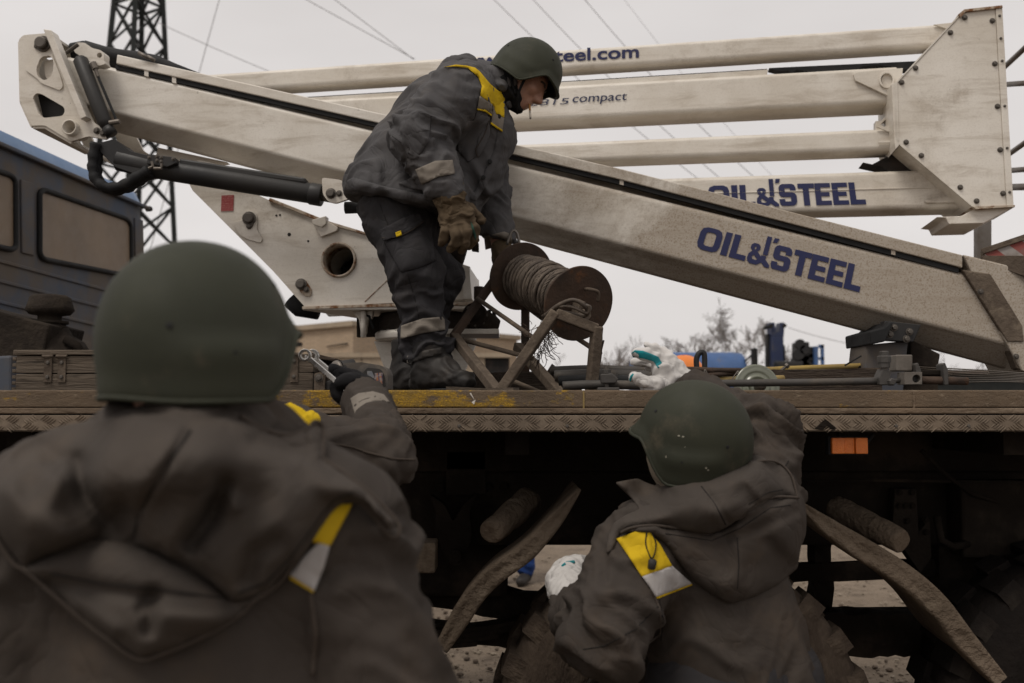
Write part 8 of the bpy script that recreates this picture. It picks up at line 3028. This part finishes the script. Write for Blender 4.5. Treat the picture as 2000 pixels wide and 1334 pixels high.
# ------------------------------------------------------------------ people beyond the truck
def bystander(label, px, Yv, H, jacket, trou, fwd, hard_hat):
    g = P(px, 760, Yv)
    g.z = 0
    t = thing('person', label, 'person', g)
    fw = V(fwd).normalized()
    side = V((fw.y, -fw.x, 0))
    s = H / 1.78
    hr = frame(fw, V((0, 0, 1)))
    z = lambda q: V((g.x, g.y, q * s))
    hc = z(1.62)
    pel, cst, nck = z(.95), z(1.32), z(1.46)
    bp = head_prims(hc, hr, .95) + chain([(nck, .055), (cst, .12), (pel, .13)])
    jp = [cap(z(1.30), .16, z(.92), .165), cap(cst + side * .13 + V((0, 0, .06)), .085, cst - side * .13 + V((0, 0, .06)), .085)]
    tp, boots = [], []
    for q in (-1, 1):
        sh, el, wr = cst + side * (q * .19) + V((0, 0, .06)), cst + side * (q * .25) - V((0, 0, .24)), cst + side * (q * .22) - V((0, 0, .44)) + fw * .12
        bp += chain([(cst, .1), (sh, .05), (el, .042), (wr, .032)]) + [cap(wr, .034, wr + fw * .03 - V((0, 0, .07)), .034)] + [cap(wr + fw * .03 + V((0, 0, -.07)) + side * (.016 * (k - 1.5)), .010, wr + fw * .05 + V((0, 0, -.15)) + side * (.018 * (k - 1.5)), .008) for k in range(4)] + [cap(wr - V((0, 0, .03)), .012, wr + fw * .06 - V((0, 0, .08)), .010)]
        jp += chain([(sh, .085), (el, .07), (wr, .055)])
        h, k, a = pel + side * (q * .09), V((g.x, g.y, .5 * s)) + side * (q * .10) + fw * .02, V((g.x, g.y, .10)) + side * (q * .11)
        bp += chain([(pel, .11), (h, .08), (k, .055), (a, .042)])
        tp += chain([(pel, .13), (h, .10), (k, .085), (a + V((0, 0, .04)), .075)])
        boots.append(a)
    v, Q = sdf_mesh(bp, .014, .016, smooth=1)
    np_mesh('body', v, Q, M['skin'], t)
    v, Q = sdf_mesh(jp, .014, .04, smooth=1)
    v = folds(v, Q, [(z(1.35), z(.9), .012, 8, .3, .5, .16)], px * .1, .006, 7)
    np_mesh('jacket', v, Q, M[jacket], t)
    v, Q = sdf_mesh(tp, .012, .03, smooth=1)
    v = folds(v, Q, [(pel, V((g.x, g.y, .1)), .014, 12, .3, .9, .1)], px * .2, .006, 9)
    np_mesh('trousers', v, Q, M[trou], t)
    for a in boots: simple_boot(t, a, fw, .05)
    if hard_hat:
        mb = MB()
        c = hc + V((0, 0, .05))
        vs, fs = [], []
        m, r_ = 32, 10
        for i in range(r_ + 1):
            q = i / r_ * math.pi / 2
            for j in range(m):
                th = 2 * math.pi * j / m
                rr = math.sin(q) if i < r_ else 1.0
                peak = (1.28 if i == r_ and math.cos(th) > .2 else 1.08 if i == r_ else 1.0)
                rid = 1.04 if abs(math.sin(th)) < .25 else 1.0
                vs.append(c + hr @ V((.135 * rr * math.cos(th) * peak, .112 * rr * math.sin(th) * (1.06 if i == r_ else 1), .125 * math.cos(q) * rid - (.012 if i == r_ else 0))))
        for i in range(r_):
            for j in range(m):
                fs.append((i * m + j, i * m + (j + 1) % m, (i + 1) * m + (j + 1) % m, (i + 1) * m + j))
        h = mesh('hard_hat', vs, fs, M['orange_helmet'], t, smooth=True)
        so = h.modifiers.new('shell', 'SOLIDIFY')
        so.thickness = .004
    else:
        v, Q = sdf_mesh([elli(hc + hr @ V((-.01, 0, .05)), V((.11, .09, .09)), hr)], .014, .02, smooth=1)
        np_mesh('cap', v, Q, M['black_cloth'], t)
    return t


bystander('person in orange hard hat standing behind the truck deck', 1336, 6.6, 1.90, 'jacket_brown', 'trousers', (1, -.25, 0), True)
bystander('person in blue trousers whose leg shows under the truck', 1004, 9.0, 1.66, 'blue_cloth', 'blue_cloth', (-.3, -1, 0), False)
